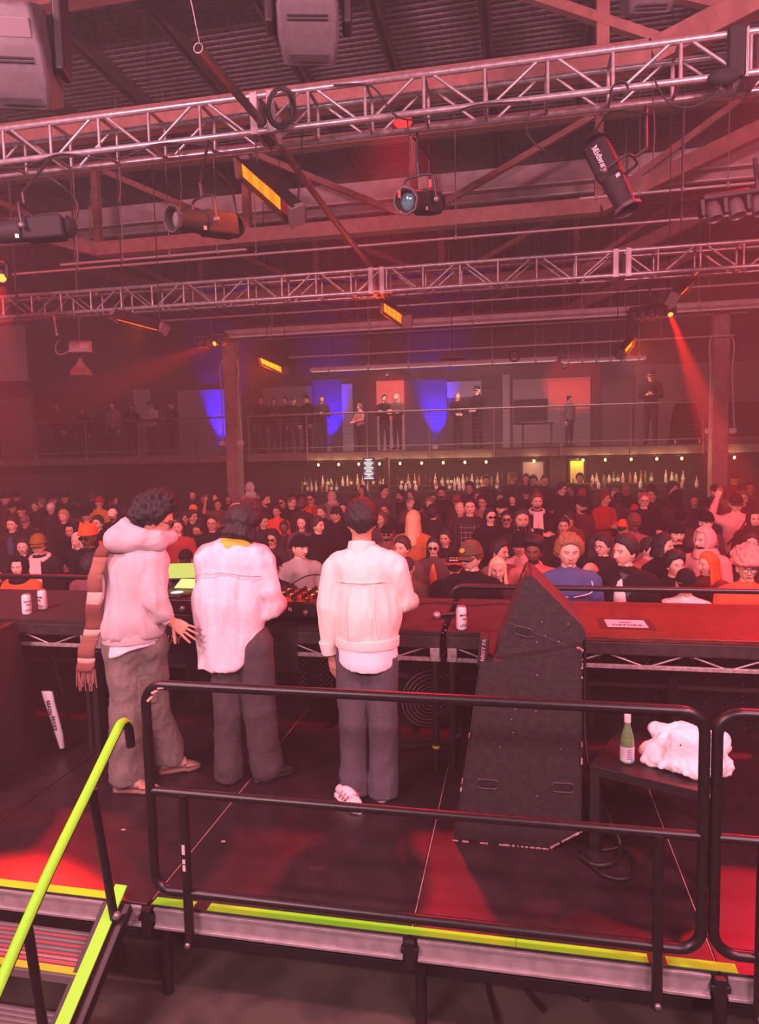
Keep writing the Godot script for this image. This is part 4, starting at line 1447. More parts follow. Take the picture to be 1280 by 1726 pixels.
	for sx in [-0.3, 0.3]:
		var fl := MB.new()
		fl.rod(V(sx, 0.0, 0.3), V(sx, 0.12, 0.3), 0.02, 6)
		part("foot", fl, mat("c8b8b4", 0.5), dr)

func bottle_mesh(h: float, r: float, neck: float) -> ArrayMesh:
	var m := MB.new()
	m.lathe(T(), [Vector2(0.001, 0.0), Vector2(r, 0.0), Vector2(r, h * 0.55), Vector2(r * 0.85, h * 0.63), Vector2(neck, h * 0.75), Vector2(neck, h * 0.97), Vector2(neck * 1.1, h), Vector2(0.001, h)], 10)
	return m.mesh()

func bar() -> void:
	var wood := noisy("bar wood", "3a2622", "4a302a", 0.8, 0.6)
	var bw := struct("wall_bar", slab(V(-20, FLOOR, -20.7), V(9, 2.0, -20.5)), noisy("bar wall", "2c2022", "352628", 0.5, 0.85))
	for p in [["pale_panel", -19.5, -14.2, -0.2, 1.6, "4a3c40"], ["dark_panel", -13.9, -9.5, -0.2, 1.8, "3a2c32"]]:
		var m := MB.new()
		m.box(T(V((p[1] + p[2]) / 2, (p[3] + p[4]) / 2, -20.48)), V(p[2] - p[1], p[4] - p[3], 0.04), 0.004)
		part(p[0], m, mat(p[5], 0.8), bw)
	# boards coloured to look like lit hatches in the bar wall
	for q in [["window_1", 0.09, 0.72, "d8c0b0", "ffd0a8", 0.08], ["window_2", 1.41, 1.84, "e4d088", "ffd648", 0.3]]:
		var m := MB.new()
		m.box(T(V((q[1] + q[2]) / 2, 1.25, -20.46)), V(q[2] - q[1], 0.95, 0.02), 0.0)
		var w := struct(q[0], m, mat(q[3], 0.8))
		var hl := thing("added_hatch_lamp", "added small warm lamp over the %s hatch behind the bar" % ("pale" if q[0] == "window_1" else "yellow"), "lamp", V((q[1] + q[2]) / 2, 1.83, -20.2))  # added lamp that brightens the hatch board
		var hs := MB.new()
		hs.lathe(T(), [Vector2(0.07, -0.03), Vector2(0.075, -0.02), Vector2(0.04, 0.06), Vector2(0.015, 0.11)], 12)
		part("shade", hs, mat("2a2020", 0.5), hl)
		var hb := MB.new()
		hb.ball(V(0, -0.02, 0), V(0.025, 0.03, 0.025), 8, 6)
		part("bulb", hb, glow(q[4], 2.0), hl)
		omni(hl, V((q[1] + q[2]) / 2, 1.81, -20.2), q[4], q[5], 0.02)
		var f := MB.new()
		for s in [q[1], q[2]]:
			f.box(T(V(s, 1.25, -20.44)), V(0.06, 1.0, 0.05), 0.004)
		f.box(T(V((q[1] + q[2]) / 2, 1.75, -20.44)), V(q[2] - q[1] + 0.1, 0.06, 0.05), 0.004)
		part("window_frame", f, wood, w)
	var pl := MB.new()
	pl.box(T(V(1.07, 0.72, -20.1)), V(0.42, 2.44, 0.4), 0.01)
	solo("bar_pier", "square dark pier between the two lit hatches of the bar", "pier", pl, wood)
	var pst := MB.new()
	pst.bar(V(-3.56, FLOOR, -18.75), V(-3.56, 1.94, -18.75), 0.16, 0.12, 0.006)
	solo("bar_post", "slim wooden post beside the menu screen", "post", pst, mat("5a3e36", 0.6))
	var c := thing("bar_counter", "long dark wooden bar counter under the balcony", "bar counter", V(0, FLOOR, -17.2))
	var m2 := MB.new()
	m2.box(T(V(-0.6, 0.52, 0)), V(12.0, 1.04, 0.5), 0.01)
	part("front", m2, wood, c)
	var m3 := MB.new()
	m3.box(T(V(-0.6, 1.08, 0)), V(12.2, 0.06, 0.7), 0.01)
	part("top", m3, mat("4a302a", 0.4), c)
	for y in [0.98, 1.12]:
		var s := thing("bottle_shelf", ("lower" if y < 1.05 else "upper") + " dark back bar shelf that carries bottles", "shelf", V(0, 0, -19.0))
		var b := MB.new()
		b.box(T(V(-1.1, y, 0.0 if y < 1.05 else -0.25)), V(11.4, 0.04, 0.25), 0.004)
		part("board", b, mat("3a2a28", 0.5), s)
		for k in 7:
			b = MB.new()
			b.bar(V(-6.6 + k * 1.8, FLOOR, 0.0 if y < 1.05 else -0.25), V(-6.6 + k * 1.8, y - 0.02, 0.0 if y < 1.05 else -0.25), 0.06, 0.2, 0.004)
			part("support", b, mat("2e2020", 0.6), s)
	var meshes := [bottle_mesh(0.3, 0.038, 0.014), bottle_mesh(0.33, 0.034, 0.013), bottle_mesh(0.27, 0.042, 0.016), bottle_mesh(0.22, 0.045, 0.018)]
	var tints := [["clear", "c8b0a8", 0.2], ["pale", "e0c8c0", 0.25], ["amber", "a06a48", 0.2], ["green", "6a7a58", 0.2], ["dark", "4a3230", 0.2]]
	var nb := 0
	for row in 2:
		var x := -6.1
		while x < 4.5 and nb < 150:
			if (x > 0.78 and x < 1.32) or absf(x + 3.56) < 0.14 or rng.randf() < 0.12:
				x += 0.2
				continue
			var t: Array = tints[rng.randi_range(0, 4)]
			var lab := "%s glass bottle on the %s shelf of the back bar, %s the square pier" % [t[0], "lower" if row == 0 else "upper", "left of" if x < 1.05 else "right of"]
			var b := solo("bottle", lab, "bottle", meshes[rng.randi_range(0, 3)], mat(t[1], t[2]), V(x, 1.0 if row == 0 else 1.14, -19.0 if row == 0 else -19.25), "bottles on the back bar")
			if rng.randf() < 0.55:
				var lm := MB.new()
				lm.lathe(T(), [Vector2(0.0465, 0.05), Vector2(0.0467, 0.05), Vector2(0.0467, 0.13), Vector2(0.0465, 0.13)], 10)
				part("label", lm, mat("e0d0c8", 0.7), b)
			nb += 1
			x += rng.randf_range(0.1, 0.19)
	# menu screen on its post
	var ms := thing("menu_screen", "tall bright menu screen on a post, white lines on blue", "screen", V(-3.95, FLOOR, -18.2))
	var pm := MB.new()
	pm.bar(V(0, 0, -0.03), V(0, 1.9, -0.03), 0.1, 0.05, 0.004)
	part("post", pm, mat("4a3a3a", 0.6), ms)
	var fm := MB.new()
	fm.box(T(V(0, 2.13, 0)), V(0.34, 0.62, 0.05), 0.008)
	part("frame", fm, mat("14101a", 0.4), ms)
	var sm := MB.new()
	sm.box(T(V(0, 2.13, 0.027)), V(0.31, 0.59, 0.004), 0.0)
	part("display", sm, glow("1c2450", 1.0), ms)
	for k in 15:
		var wd := 0.1 + 0.17 * absf(sin(k * 2.3 + 0.7))
		var ln := MB.new()
		ln.box(T(V(0, 2.40 - k * 0.037, 0.031)), V(wd, 0.019, 0.003), 0.0)
		part("menu_line", ln, glow("fffbe8", 1.3), ms)
	omni(ms, V(-3.95, FLOOR + 2.13, -18.0), "d8e0ff", 0.15)
	# string of bulbs under the balcony edge
	var sl := thing("string_lights", "string of small warm bulbs under the balcony edge", "string lights", V(0, 0, -18.85))
	var xs := [-5.55, -4.96, -4.38, -3.79, -3.21, -2.61, -2.02, -1.43, -0.86, 0.4, 1.65, 2.21, 2.85, 3.48, 4.08, 5.32]
	for k in xs.size() - 1:
		var cm := MB.new()
		cm.tube(arc(V(xs[k], 1.87, 0), V(xs[k + 1], 1.87, 0), 0.05, 6), 0.008, 4)
		part("cord", cm, mat("1a1414", 0.6), sl)
	for x2 in xs:
		var so := MB.new()
		so.rod(V(x2, 1.87, 0), V(x2, 1.80, 0), 0.02, 6)
		part("socket", so, mat("1a1414", 0.6), sl)
		var bm := MB.new()
		bm.ball(V(x2, 1.765, 0), V(0.034, 0.045, 0.034), 10, 8)
		part("bulb", bm, glow("ffe08a", 3.5), sl)
		omni(sl, V(x2, 1.765, -18.85), "ffd890", 0.22, 0.03)
	var bp := thing("bar_equipment", "grey cash register on the bar at the right", "cash register", V(2.9, FLOOR + 1.11, -17.2), 12)
	var bm3 := MB.new()
	bm3.box(T(V(0, 0.1, 0)), V(0.36, 0.2, 0.3), 0.012)
	part("body", bm3, mat("6a5654", 0.5), bp)
	var bs := MB.new()
	bs.box(T(V(0, 0.3, 0.02), -15), V(0.3, 0.2, 0.03), 0.006)
	part("monitor", bs, mat("a08a86", 0.4), bp)

func stage_gear() -> void:
	var blk := noisy("cab paint", "221b1d", "2c2325", 2.0, 0.62, 0.0, 0.04, 0.15)
	var chip := mat("a88884", 0.8)
	# tall monitor cabinet, five sided
	var o := thing("monitor_cabinet", "tall worn black five sided speaker cabinet with chipped edges", "speaker", V(0, 0, -3.49))
	var poly := PackedVector2Array([Vector2(-0.345, 0.0), Vector2(0.14, 0.0), Vector2(0.305, 0.11), Vector2(0.305, 1.05), Vector2(0.28, 1.06), Vector2(-0.2, 0.955)])
	var m := MB.new()
	m.prism(T(), poly, 0.62)
	part("body", m, blk, o)
	var inset := PackedVector2Array([Vector2(-0.33, 0.012), Vector2(0.135, 0.012), Vector2(0.293, 0.115), Vector2(0.293, 1.042), Vector2(-0.19, 0.945)])
	var m2 := MB.new()
	m2.prism(T(V(0, 0, 0.006)), inset, 0.008)
	var back := part("rear_panel", m2, blk, o)
	for h in [[-0.165, 0.325, -3], [0.215, 0.335, -3]]:
		var hm := MB.new()
		hm.tube(round_frame(h[0] - 0.055, h[0] + 0.055, h[1] - 0.024, h[1] + 0.024, 0.008, 0.022), 0.005, 6, true)
		part("handle_rim", hm, mat("3a3032", 0.45), back)
		var hd := MB.new()
		hd.box(T(V(h[0], h[1], 0.005)), V(0.095, 0.034, 0.006), 0.002)
		part("handle_cup", hd, mat("120e0f", 0.7), back)
	rng.seed = 21
	for k in 54:
		var e := k % 5
		var a := poly[e if e < 3 else (3 if e == 3 else 5)]
		var b := poly[(e + 1) if e < 3 else (0 if e == 4 else 4)]
		if k > 26:
			a = poly[0] if k % 3 else poly[1]
			b = poly[1] if k % 3 else poly[2]
		var t := rng.randf()
		var c := a.lerp(b, t)
		var dir := (b - a).normalized()
		var ch := MB.new()
		var ln := rng.randf_range(0.006, 0.032)
		ch.box(T(V(c.x, c.y, 0.002), 0, 0, rad_to_deg(dir.angle())), V(ln, rng.randf_range(0.004, 0.012), 0.0165), 0.002)
		part("paint_chip", ch, chip, o)
	for k in 9:
		var ch := MB.new()
		ch.box(T(V(rng.randf_range(-0.2, 0.25), rng.randf_range(0.15, 0.95), 0.0065)), V(0.005, 0.005, 0.002), 0.0)
		part("paint_fleck", ch, chip, back)
	# name strip on the left side
	var ns := MB.new()
	ns.box(T(V(-0.185, 1.0, -0.12), 0, 0, -6), V(0.05, 0.15, 0.14), 0.006)
	part("side_block", ns, mat("241819", 0.6), o)
	var tx := part("side_lettering", text("TANNOY PA", 0.02, 0.002, "Droid Sans", 700), mat("a08080", 0.6), o)
	tx.position = V(-0.185, 1.0, -0.046); tx.rotation_degrees.z = 84
	# wedge on top
	var w := thing("wedge_monitor", "black wedge stage monitor tipped on top of the tall cabinet", "speaker", V(0, 0, -3.56))
	var wp := PackedVector2Array([Vector2(-0.13, 0.972), Vector2(0.30, 1.065), Vector2(0.325, 1.085), Vector2(0.325, 1.13), Vector2(0.05, 1.41), Vector2(0.035, 1.405)])
	var wm := MB.new()
	wm.prism(T(), wp, 0.44)
	part("body", wm, blk, w)
	var gm := MB.new()
	gm.box(T(V(0.19, 1.275, -0.22), 0, 0, -45.5), V(0.36, 0.012, 0.4), 0.004)
	part("grille", gm, mat("4a2a2a", 0.6), w)
	var hm := MB.new()
	hm.tube(round_frame(-0.05, 0.05, -0.022, 0.022, 0.004, 0.02), 0.005, 6, true)
	var hr := part("handle_rim", hm, mat("3a3032", 0.45), w)
	hr.position = V(0.02, 1.115, 0.0); hr.rotation_degrees.z = -14
	var hd := MB.new()
	hd.box(T(V(0, 0, 0.002)), V(0.09, 0.032, 0.006), 0.002)
	var hc := part("handle_cup", hd, mat("100c0d", 0.7), w)
	hc.position = V(0.02, 1.115, 0.0); hc.rotation_degrees.z = -14
	var seam := MB.new()
	seam.bar(V(-0.05, 1.16, 0.002), V(0.235, 1.05, 0.002), 0.004, 0.003, 0.0, Vector3.BACK)
	part("seam", seam, mat("4a3c3e", 0.5), w)
	var tg := MB.new()
	tg.box(T(V(0.03, 1.385, -0.2), 0, 0, 66), V(0.05, 0.006, 0.03), 0.001)
	part("orange_tag", tg, mat("ff4a20", 0.6), w, "orange sticker")
	for k in 6:
		var ch := MB.new()
		ch.box(T(V(rng.randf_range(0.0, 0.25), rng.randf_range(1.06, 1.2), 0.001)), V(0.005, 0.005, 0.003), 0.0)
		part("paint_fleck", ch, chip, w)
	# big cabinet cut by the left edge
	var lc := thing("side_fill_cabinet", "large black speaker cabinet at the left edge of the stage", "speaker", V(-3.66, 0, -3.78), 12)
	var lp := MB.new()
	lp.prism(T(V(0, 0, 0.45)), PackedVector2Array([Vector2(-0.5, 0.0), Vector2(0.4, 0.0), Vector2(0.27, 0.92), Vector2(-0.5, 0.86)]), 0.8)
	part("body", lp, blk, lc)
	var lt := MB.new()
	lt.prism(T(V(0, 0.93, 0.4)), PackedVector2Array([Vector2(-0.5, 0.0), Vector2(0.24, 0.0), Vector2(0.12, 0.2), Vector2(-0.5, 0.26)]), 0.6)
	part("upper_section", lt, blk, lc)
	# small black table with bottle and heap of cloth
	var tb := thing("side_table", "small black square table beside the tall speaker cabinet", "table", V(0.71, 0, -3.66), -23)
	var tt := MB.new()
	tt.box(T(V(0, 0.425, 0)), V(0.56, 0.05, 0.56), 0.003)
	part("top", tt, mat("1c1617", 0.45), tb)
	for sx in [-1, 1]:
		for sz in [-1, 1]:
			var lg := MB.new()
			lg.box(T(V(sx * 0.253, 0.2, sz * 0.253)), V(0.05, 0.4, 0.05), 0.003)
			part("leg", lg, mat("1c1617", 0.5), tb)
	var tc := MB.new()
	tc.box(T(V(0.277, 0.437, 0.277)), V(0.012, 0.022, 0.012), 0.002)
	part("worn_corner", tc, mat("c0a8a0", 0.8), tb)
	var bt := thing("water_bottle", "green glass water bottle with a white label on the small table", "bottle", V(0.535, 0.451, -3.57), 20)
	var gl := MB.new()
	gl.lathe(T(), [Vector2(0.001, 0.004), Vector2(0.028, 0.0), Vector2(0.033, 0.008), Vector2(0.034, 0.1), Vector2(0.033, 0.125), Vector2(0.026, 0.155), Vector2(0.016, 0.19), Vector2(0.013, 0.22), Vector2(0.013, 0.235)], 20)
	var gm2 := StandardMaterial3D.new()
	gm2.albedo_color = Color(0.45, 0.62, 0.4, 0.55); gm2.transparency = BaseMaterial3D.TRANSPARENCY_ALPHA
	gm2.roughness = 0.08
	part("glass", gl, gm2, bt)
	var wt := MB.new()
	wt.lathe(T(), [Vector2(0.001, 0.006), Vector2(0.031, 0.006), Vector2(0.032, 0.12), Vector2(0.001, 0.12)], 16)
	part("water", wt, mat("7ab068", 0.15), bt)
	var lb := MB.new()
	lb.lathe(T(), [Vector2(0.0342, 0.014), Vector2(0.0352, 0.016), Vector2(0.0352, 0.088), Vector2(0.0342, 0.09)], 20)
	var lbl := part("label", lb, mat("d8d4da", 0.6), bt)
	for k in 5:
		var t := part("label_print", text(["mineral", "water", "500 ml", "natural", "sparkling"][k], 0.006, 0.001), mat("6a6a80", 0.6), lbl)
		t.position = V(-0.006, 0.078 - k * 0.011, 0.0352)
	var bl := MB.new()
	bl.box(T(V(0.008, 0.022, 0.0345)), V(0.02, 0.01, 0.002), 0.0)
	part("label_patch", bl, mat("58c0e8", 0.5), lbl)
	var cp := MB.new()
	cp.lathe(T(), [Vector2(0.0135, 0.21), Vector2(0.0165, 0.212), Vector2(0.0165, 0.226), Vector2(0.0155, 0.228), Vector2(0.0165, 0.23), Vector2(0.0165, 0.25), Vector2(0.014, 0.253), Vector2(0.001, 0.253)], 16)
	part("cap", cp, mat("f0c4c4", 0.4), bt)
	# crumpled white garment
	var f := Field.new(V(-0.28, -0.02, -0.24), V(0.32, 0.3, 0.25), 0.007)
	for q in [[-0.17, 0.05, 0.02, -0.02, 0.09, -0.05, 0.06, 0.085], [-0.02, 0.08, 0.06, 0.17, 0.06, 0.08, 0.085, 0.07], [0.0, 0.13, -0.06, 0.18, 0.12, -0.06, 0.07, 0.08], [-0.14, 0.14, -0.08, 0.0, 0.16, -0.08, 0.05, 0.055], [-0.14, 0.03, 0.08, 0.06, 0.04, 0.15, 0.05, 0.055], [0.08, 0.03, 0.14, 0.22, 0.05, 0.04, 0.05, 0.055], [-0.06, 0.2, -0.07, -0.04, 0.22, -0.07, 0.02, 0.012], [0.1, 0.17, -0.05, 0.2, 0.15, -0.03, 0.04, 0.05]]:
		f.cap(V(q[0], q[1], q[2]), V(q[3], q[4], q[5]), q[6], q[7], 0, 0.03)
	for q in [[-0.1, 0.15, -0.02, -0.2, 0.03, 0.1], [-0.04, 0.16, 0.02, -0.1, 0.03, 0.16], [0.02, 0.15, 0.03, 0.03, 0.03, 0.19], [0.06, 0.16, 0.0, 0.16, 0.03, 0.15], [0.1, 0.17, -0.03, 0.24, 0.04, 0.06], [-0.1, 0.17, -0.06, 0.06, 0.18, -0.02], [-0.12, 0.12, 0.03, 0.1, 0.11, 0.1], [0.0, 0.2, -0.08, 0.2, 0.16, -0.05]]:
		f.cap(V(q[0], q[1], q[2]), V(q[3], q[4], q[5]), 0.016, 0.02, 0, 0.012)
	f.cut(func(p): return 0.004 - p.y)
	var cl: MB = f.surface(1, 0.012, 12.0, 5, V(1, 1.2, 1))[0]
	var ct := thing("crumpled_garment", "crumpled white garment heaped on the small black table", "garment", V(0.80, 0.452, -3.60), -15)
	ct.scale = Vector3.ONE * 0.86
	var clp := part("cloth", cl, mat("eadfdd", 0.85, 0.0, "cloth"), ct)
	var bn := MB.new()
	bn.ball(V(0.0, 0.155, 0.115), V(0.005, 0.005, 0.004), 8, 6)
	part("button", bn, mat("2a2020", 0.4), clp)
	# fan under the counter
	var fn := thing("floor_fan", "round black floor fan with a wire cage under the counter", "fan", V(-0.62, 0.0, -4.62), 25)
	var cage := MB.new()
	for k in 7:
		var r := 0.04 + k * 0.026
		var rp := PackedVector3Array()
		for a in 28:
			rp.append(V(cos(TAU * a / 28) * r, 0.36 + sin(TAU * a / 28) * r, 0.07 - r * r * 1.0))
		cage.tube(rp, 0.003, 5, true)
	part("cage", cage, mat("9a8280", 0.4, 0.4), fn)
	var hub := MB.new()
	hub.lathe(T(V(0, 0.36, -0.06), 90), [Vector2(0.001, 0.12), Vector2(0.05, 0.11), Vector2(0.06, 0.0), Vector2(0.001, -0.02)], 14)
	part("motor", hub, mat("1e1718", 0.5), fn)
	for k in 4:
		var bd := MB.new()
		var a := TAU * k / 4
		bd.box(T(V(cos(a) * 0.1, 0.36 + sin(a) * 0.1, 0.0), 20, 0, rad_to_deg(a)), V(0.13, 0.08, 0.006), 0.002)
		part("blade", bd, mat("3a2e30", 0.5), fn)
	var std := MB.new()
	std.tube(curve([V(-0.24, 0.36, 0.0), V(-0.24, 0.16, 0.0), V(-0.18, 0.03, 0.0), V(0.18, 0.03, 0.0), V(0.24, 0.16, 0.0), V(0.24, 0.36, 0.0)]), 0.016, 8)
	part("stand", std, mat("241c1d", 0.5), fn)
	# things between leg and cabinet
	var bx := MB.new()
	bx.box(T(V(-0.22, 0.22, -4.32), 0, 10), V(0.12, 0.44, 0.1), 0.006)
	solo("blue_carton", "tall blue carton squeezed behind the tall speaker cabinet", "carton", bx, mat("5a5ea0", 0.7))
	var bx2 := MB.new()
	bx2.box(T(V(-0.22, 0.5, -4.33), 0, 10), V(0.1, 0.12, 0.09), 0.01)
	solo("brown_pouch", "small brown pouch on top of the blue carton", "pouch", bx2, mat("7a3c30", 0.8))
	# stage cables
	var cbs := [
		["black cable running down the right side of the wedge monitor", [V(0.33, 1.1, -3.75), V(0.345, 0.95, -3.78), V(0.34, 0.6, -3.75), V(0.36, 0.35, -3.66), V(0.46, 0.12, -3.6), V(0.5, 0.02, -3.55), V(0.4, 0.012, -3.5)], 0.009],
		["thick black cable loop on the stage floor behind the small table", [V(0.25, 0.015, -3.95), V(0.42, 0.015, -3.75), V(0.5, 0.015, -3.55), V(0.45, 0.015, -3.4), V(0.36, 0.015, -3.36), V(0.3, 0.015, -3.42)], 0.014],
		["black cable lying on the stage floor toward the rail", [V(0.3, 0.012, -3.5), V(0.38, 0.012, -3.3), V(0.5, 0.012, -3.28), V(0.55, 0.012, -3.42), V(0.5, 0.012, -3.6)], 0.01]]
	for c in cbs:
		var cm := MB.new()
		cm.tube(curve(c[1]), c[2], 8)
		solo("stage_cable", c[0], "cable", cm, mat("161112", 0.5))
	for k in 3:
		var cm := MB.new()
		cm.tube(curve([V(-0.1 + 0.12 * k, -0.1, -3.0 - 0.1 * k), V(-0.02 + 0.1 * k, -0.3, -3.05), V(0.1 - 0.12 * k, FLOOR + 0.02, -3.2), V(0.3 - 0.2 * k, FLOOR + 0.02, -3.1 + 0.1 * k)]), 0.012, 6)
		solo("understage_cable", ["black cable hanging below the stage edge, left of the tangle", "black cable hanging below the stage edge, middle of the tangle", "black cable hanging below the stage edge, right of the tangle"][k], "cable", cm, mat("161112", 0.6))
	# flag or bag by the left cabinet
	var bg := thing("printed_bag", "white printed bag hanging beside the left speaker cabinet", "bag", V(-3.26, 0.0, -4.14), 0)
	var rings := []
	for q in [[0.04, 0.015, 0.12], [0.14, 0.03, 0.10], [0.26, 0.034, 0.075], [0.36, 0.04, 0.045], [0.44, 0.044, 0.025]]:
		var ring := PackedVector3Array()
		for k in 12:
			var a := TAU * k / 12
			ring.append(V(q[2] + cos(a) * q[1] + 0.006 * sin(q[0] * 60.0), q[0], sin(a) * 0.02))
		rings.append(ring)
	var bm := MB.new()
	bm.loft(rings)
	part("sheet", bm, mat("c8bcc0", 0.8), bg)
	for k in 2:
		var t := part("print", text(["MAIN", "MAKE"][k], 0.03, 0.003, "Droid Sans", 700), mat("2a2428", 0.7), bg)
		t.position = V(0.055 + 0.03 * k, 0.33 - 0.11 * k, 0.021); t.rotation_degrees.z = -82
	var pole := MB.new()
	pole.rod(V(-2.88, 0.0, -4.19), V(-2.88, 0.72, -4.19), 0.028, 12)
	solo("stand_pole", "dark vertical pole behind the grey hooded person", "pole", pole, mat("231a1c", 0.45))

# --------------------------------------------------------------- hands and heads
func finger(m: MB, base: Vector3, dir: Vector3, up: Vector3, lens: Array, curl: float, r: float) -> void:
	var p := PackedVector3Array([base])
	var d := dir.normalized()
	var rs := [r]
	var ax := d.cross(up).normalized()
	for k in 3:
		var q: Vector3 = p[-1] + d * lens[k]
		p.append(p[-1].lerp(q, 0.5)); rs.append(r * (1.0 - 0.07 * k))
		p.append(q); rs.append(r * (0.97 - 0.09 * k))
		d = d.rotated(ax, -curl)
	p.append(p[-1] + (p[-1] - p[-2]).normalized() * r * 0.6); rs.append(r * 0.45)
	m.tube(p, rs, 7)
# right hand for s = 1: wrist at the origin, fingers toward +y, palm facing +z, thumb toward -x * s
func hand_mb(s: float, curl: float, spread: float, sides := 8) -> MB:
	var m := MB.new()
	var rings := []
	for q in [[-0.02, 0.026, 0.02], [0.01, 0.03, 0.018], [0.04, 0.04, 0.016], [0.075, 0.043, 0.014], [0.092, 0.04, 0.011], [0.098, 0.03, 0.006]]:
		var ring := PackedVector3Array()
		for k in sides * 2:
			var a := TAU * k / (sides * 2)
			ring.append(V(cos(a) * q[1], q[0], sin(a) * q[2]))
		rings.append(ring)
	m.loft(rings)
	var fx := [-0.031, -0.0105, 0.0105, 0.03]
	var fl := [[0.04, 0.024, 0.018], [0.045, 0.028, 0.02], [0.042, 0.026, 0.019], [0.033, 0.02, 0.016]]
	for k in 4:
		finger(m, V(fx[k] * s, 0.086 - 0.006 * absf(k - 1.3), 0.0), V((k - 1.5) * spread * s, 1, 0.05), V(0, 0, -1), fl[k], curl, 0.0088 - 0.0006 * k)
	finger(m, V(-0.032 * s, 0.03, 0.004), V(-0.85 * s, 0.65, 0.25), V(0.3 * s, 0, -1), [0.04, 0.03, 0.022], curl * 0.5, 0.0105)
	return m

func hair_point(a: float, ph: float) -> Vector3:
	var p := V(sin(a) * sin(ph) * 0.076, cos(ph) * 0.118, cos(a) * sin(ph) * 0.096)
	return shape_head(p)
func shape_head(p: Vector3) -> Vector3:
	var s := clampf((-0.01 - p.y) / 0.108, 0.0, 1.0)
	p.x *= 1.0 - 0.34 * pow(s, 1.5)
	if p.z < 0:
		p.z *= (1.06 if p.y > -0.02 else 1.06 - 0.5 * s)
	else:
		p.z = p.z if p.z < 0.055 else 0.055 + (p.z - 0.055) * 0.8
		p.z += 0.012 * s * s
	return p
func g2(x: float, y: float, cx: float, cy: float, sx: float, sy: float) -> float:
	var u := (x - cx) / sx
	var w := (y - cy) / sy
	return exp(-u * u - w * w)

# head with a face: centre of the head at the origin, +z forward, vertex colours multiply the skin
func head_mesh(nu: int, nv: int, fem: bool, face_seed: int) -> ArrayMesh:
	var vs := PackedVector3Array()
	var cs := PackedColorArray()
	var r := RandomNumberGenerator.new()
	r.seed = face_seed
	var nose := r.randf_range(0.85, 1.2)
	var jaw := r.randf_range(0.95, 1.05) * (0.94 if fem else 1.02)
	var wide := r.randf_range(0.96, 1.04)
	var mouth := r.randf_range(0.85, 1.15)
	var lip := Color(0.72, 0.42, 0.42) if fem else Color(0.8, 0.58, 0.56)
	for j in nv + 1:
		var ph := PI * j / nv
		for i in nu:
			var u := TAU * i / nu
			var a := u - 0.52 * sin(u)
			var p := hair_point(a, ph)
			var c := Color.WHITE
			p.x *= wide * (jaw if p.y < -0.03 else 1.0)
			if p.z > 0.02:
				var x := absf(p.x)
				var y := p.y
				var ramp := smoothstep(0.03, -0.03, y) * smoothstep(-0.046, -0.036, y)
				var dz := 0.026 * nose * exp(-pow(x / (0.007 + 0.006 * ramp), 2.0)) * ramp + 0.009 * g2(x, y, 0.011, -0.034, 0.007, 0.008)
				dz += 0.006 * exp(-pow((y - 0.024) / 0.011, 2.0)) * exp(-pow(x / 0.05, 4.0)) * (0.5 if fem else 1.0)
				dz -= 0.013 * g2(x, y, 0.031, 0.004, 0.017, 0.012)
				dz += 0.006 * g2(x, y, 0.031, 0.002, 0.012, 0.0075)
				dz += 0.0065 * exp(-pow(x / (0.023 * mouth), 2.0)) * (exp(-pow((y + 0.058) / 0.0055, 2.0)) + exp(-pow((y + 0.070) / 0.006, 2.0)))
				dz -= 0.004 * g2(x, y, 0.0, -0.082, 0.022, 0.006)
				dz += 0.009 * g2(x, y, 0.0, -0.101, 0.024, 0.014)
				dz += 0.006 * g2(x, y, 0.043, -0.018, 0.02, 0.02)
				p.z += dz
				var lm := (x / (0.024 * mouth))
				var ly := absf(y + 0.064)
				if lm < 1.0 and ly < 0.011 * sqrt(1.0 - lm * lm) and p.z > 0.06:
					c = lip if ly > 0.0016 else Color(0.35, 0.18, 0.18)
				var ex := (x - 0.031) / 0.0135
				var ey := (y - 0.002) / 0.0062
				if ex * ex + ey * ey < 1.0:
					c = Color(1.0, 1.0, 1.0)
					if pow((x - 0.031) / 0.0058, 2.0) + pow((y - 0.0025) / 0.0058, 2.0) < 1.0:
						c = Color(0.07, 0.05, 0.05)
				elif ex * ex + pow((y - 0.0045) / 0.0068, 2.0) < 1.15 and y > 0.004:
					c = Color(0.2, 0.12, 0.12)
				var by := 0.0225 - 0.35 * pow(maxf(x - 0.032, 0.0), 1.2) + 0.05 * (x - 0.02)
				if x > 0.012 and x < 0.05 and absf(y - by) < (0.0032 if fem else 0.0045):
					c = Color(0.22, 0.14, 0.12)
			vs.append(p); cs.append(c)
	var mb := MB.new()
	for p in vs:
		mb.vert(p, Vector3.ZERO)
	var t := PackedInt32Array()
	for j in nv:
		for i in nu:
			var a0 := j * nu + i
			var b0 := j * nu + (i + 1) % nu
			t.append_array([a0, b0, b0 + nu, a0, b0 + nu, a0 + nu])
	mb.finish(t, false)
	# one normal along the poles and the seam comes from shared vertices; now the ears
	var e0 := mb.v.size()
	for s in [-1, 1]:
		mb.ball(V(s * 0.076, -0.004, -0.008), V(0.010, 0.031, 0.019), 8, 6, Basis(Vector3.UP, s * -0.35))
		mb.ball(V(s * 0.074, -0.028, 0.0), V(0.009, 0.012, 0.01), 6, 5)
	for k in mb.v.size() - e0:
		cs.append(Color.WHITE)
	var arr := mb.arrays()
	arr[Mesh.ARRAY_COLOR] = cs
	var am := ArrayMesh.new()
	am.add_surface_from_arrays(Mesh.PRIMITIVE_TRIANGLES, arr)
	return am

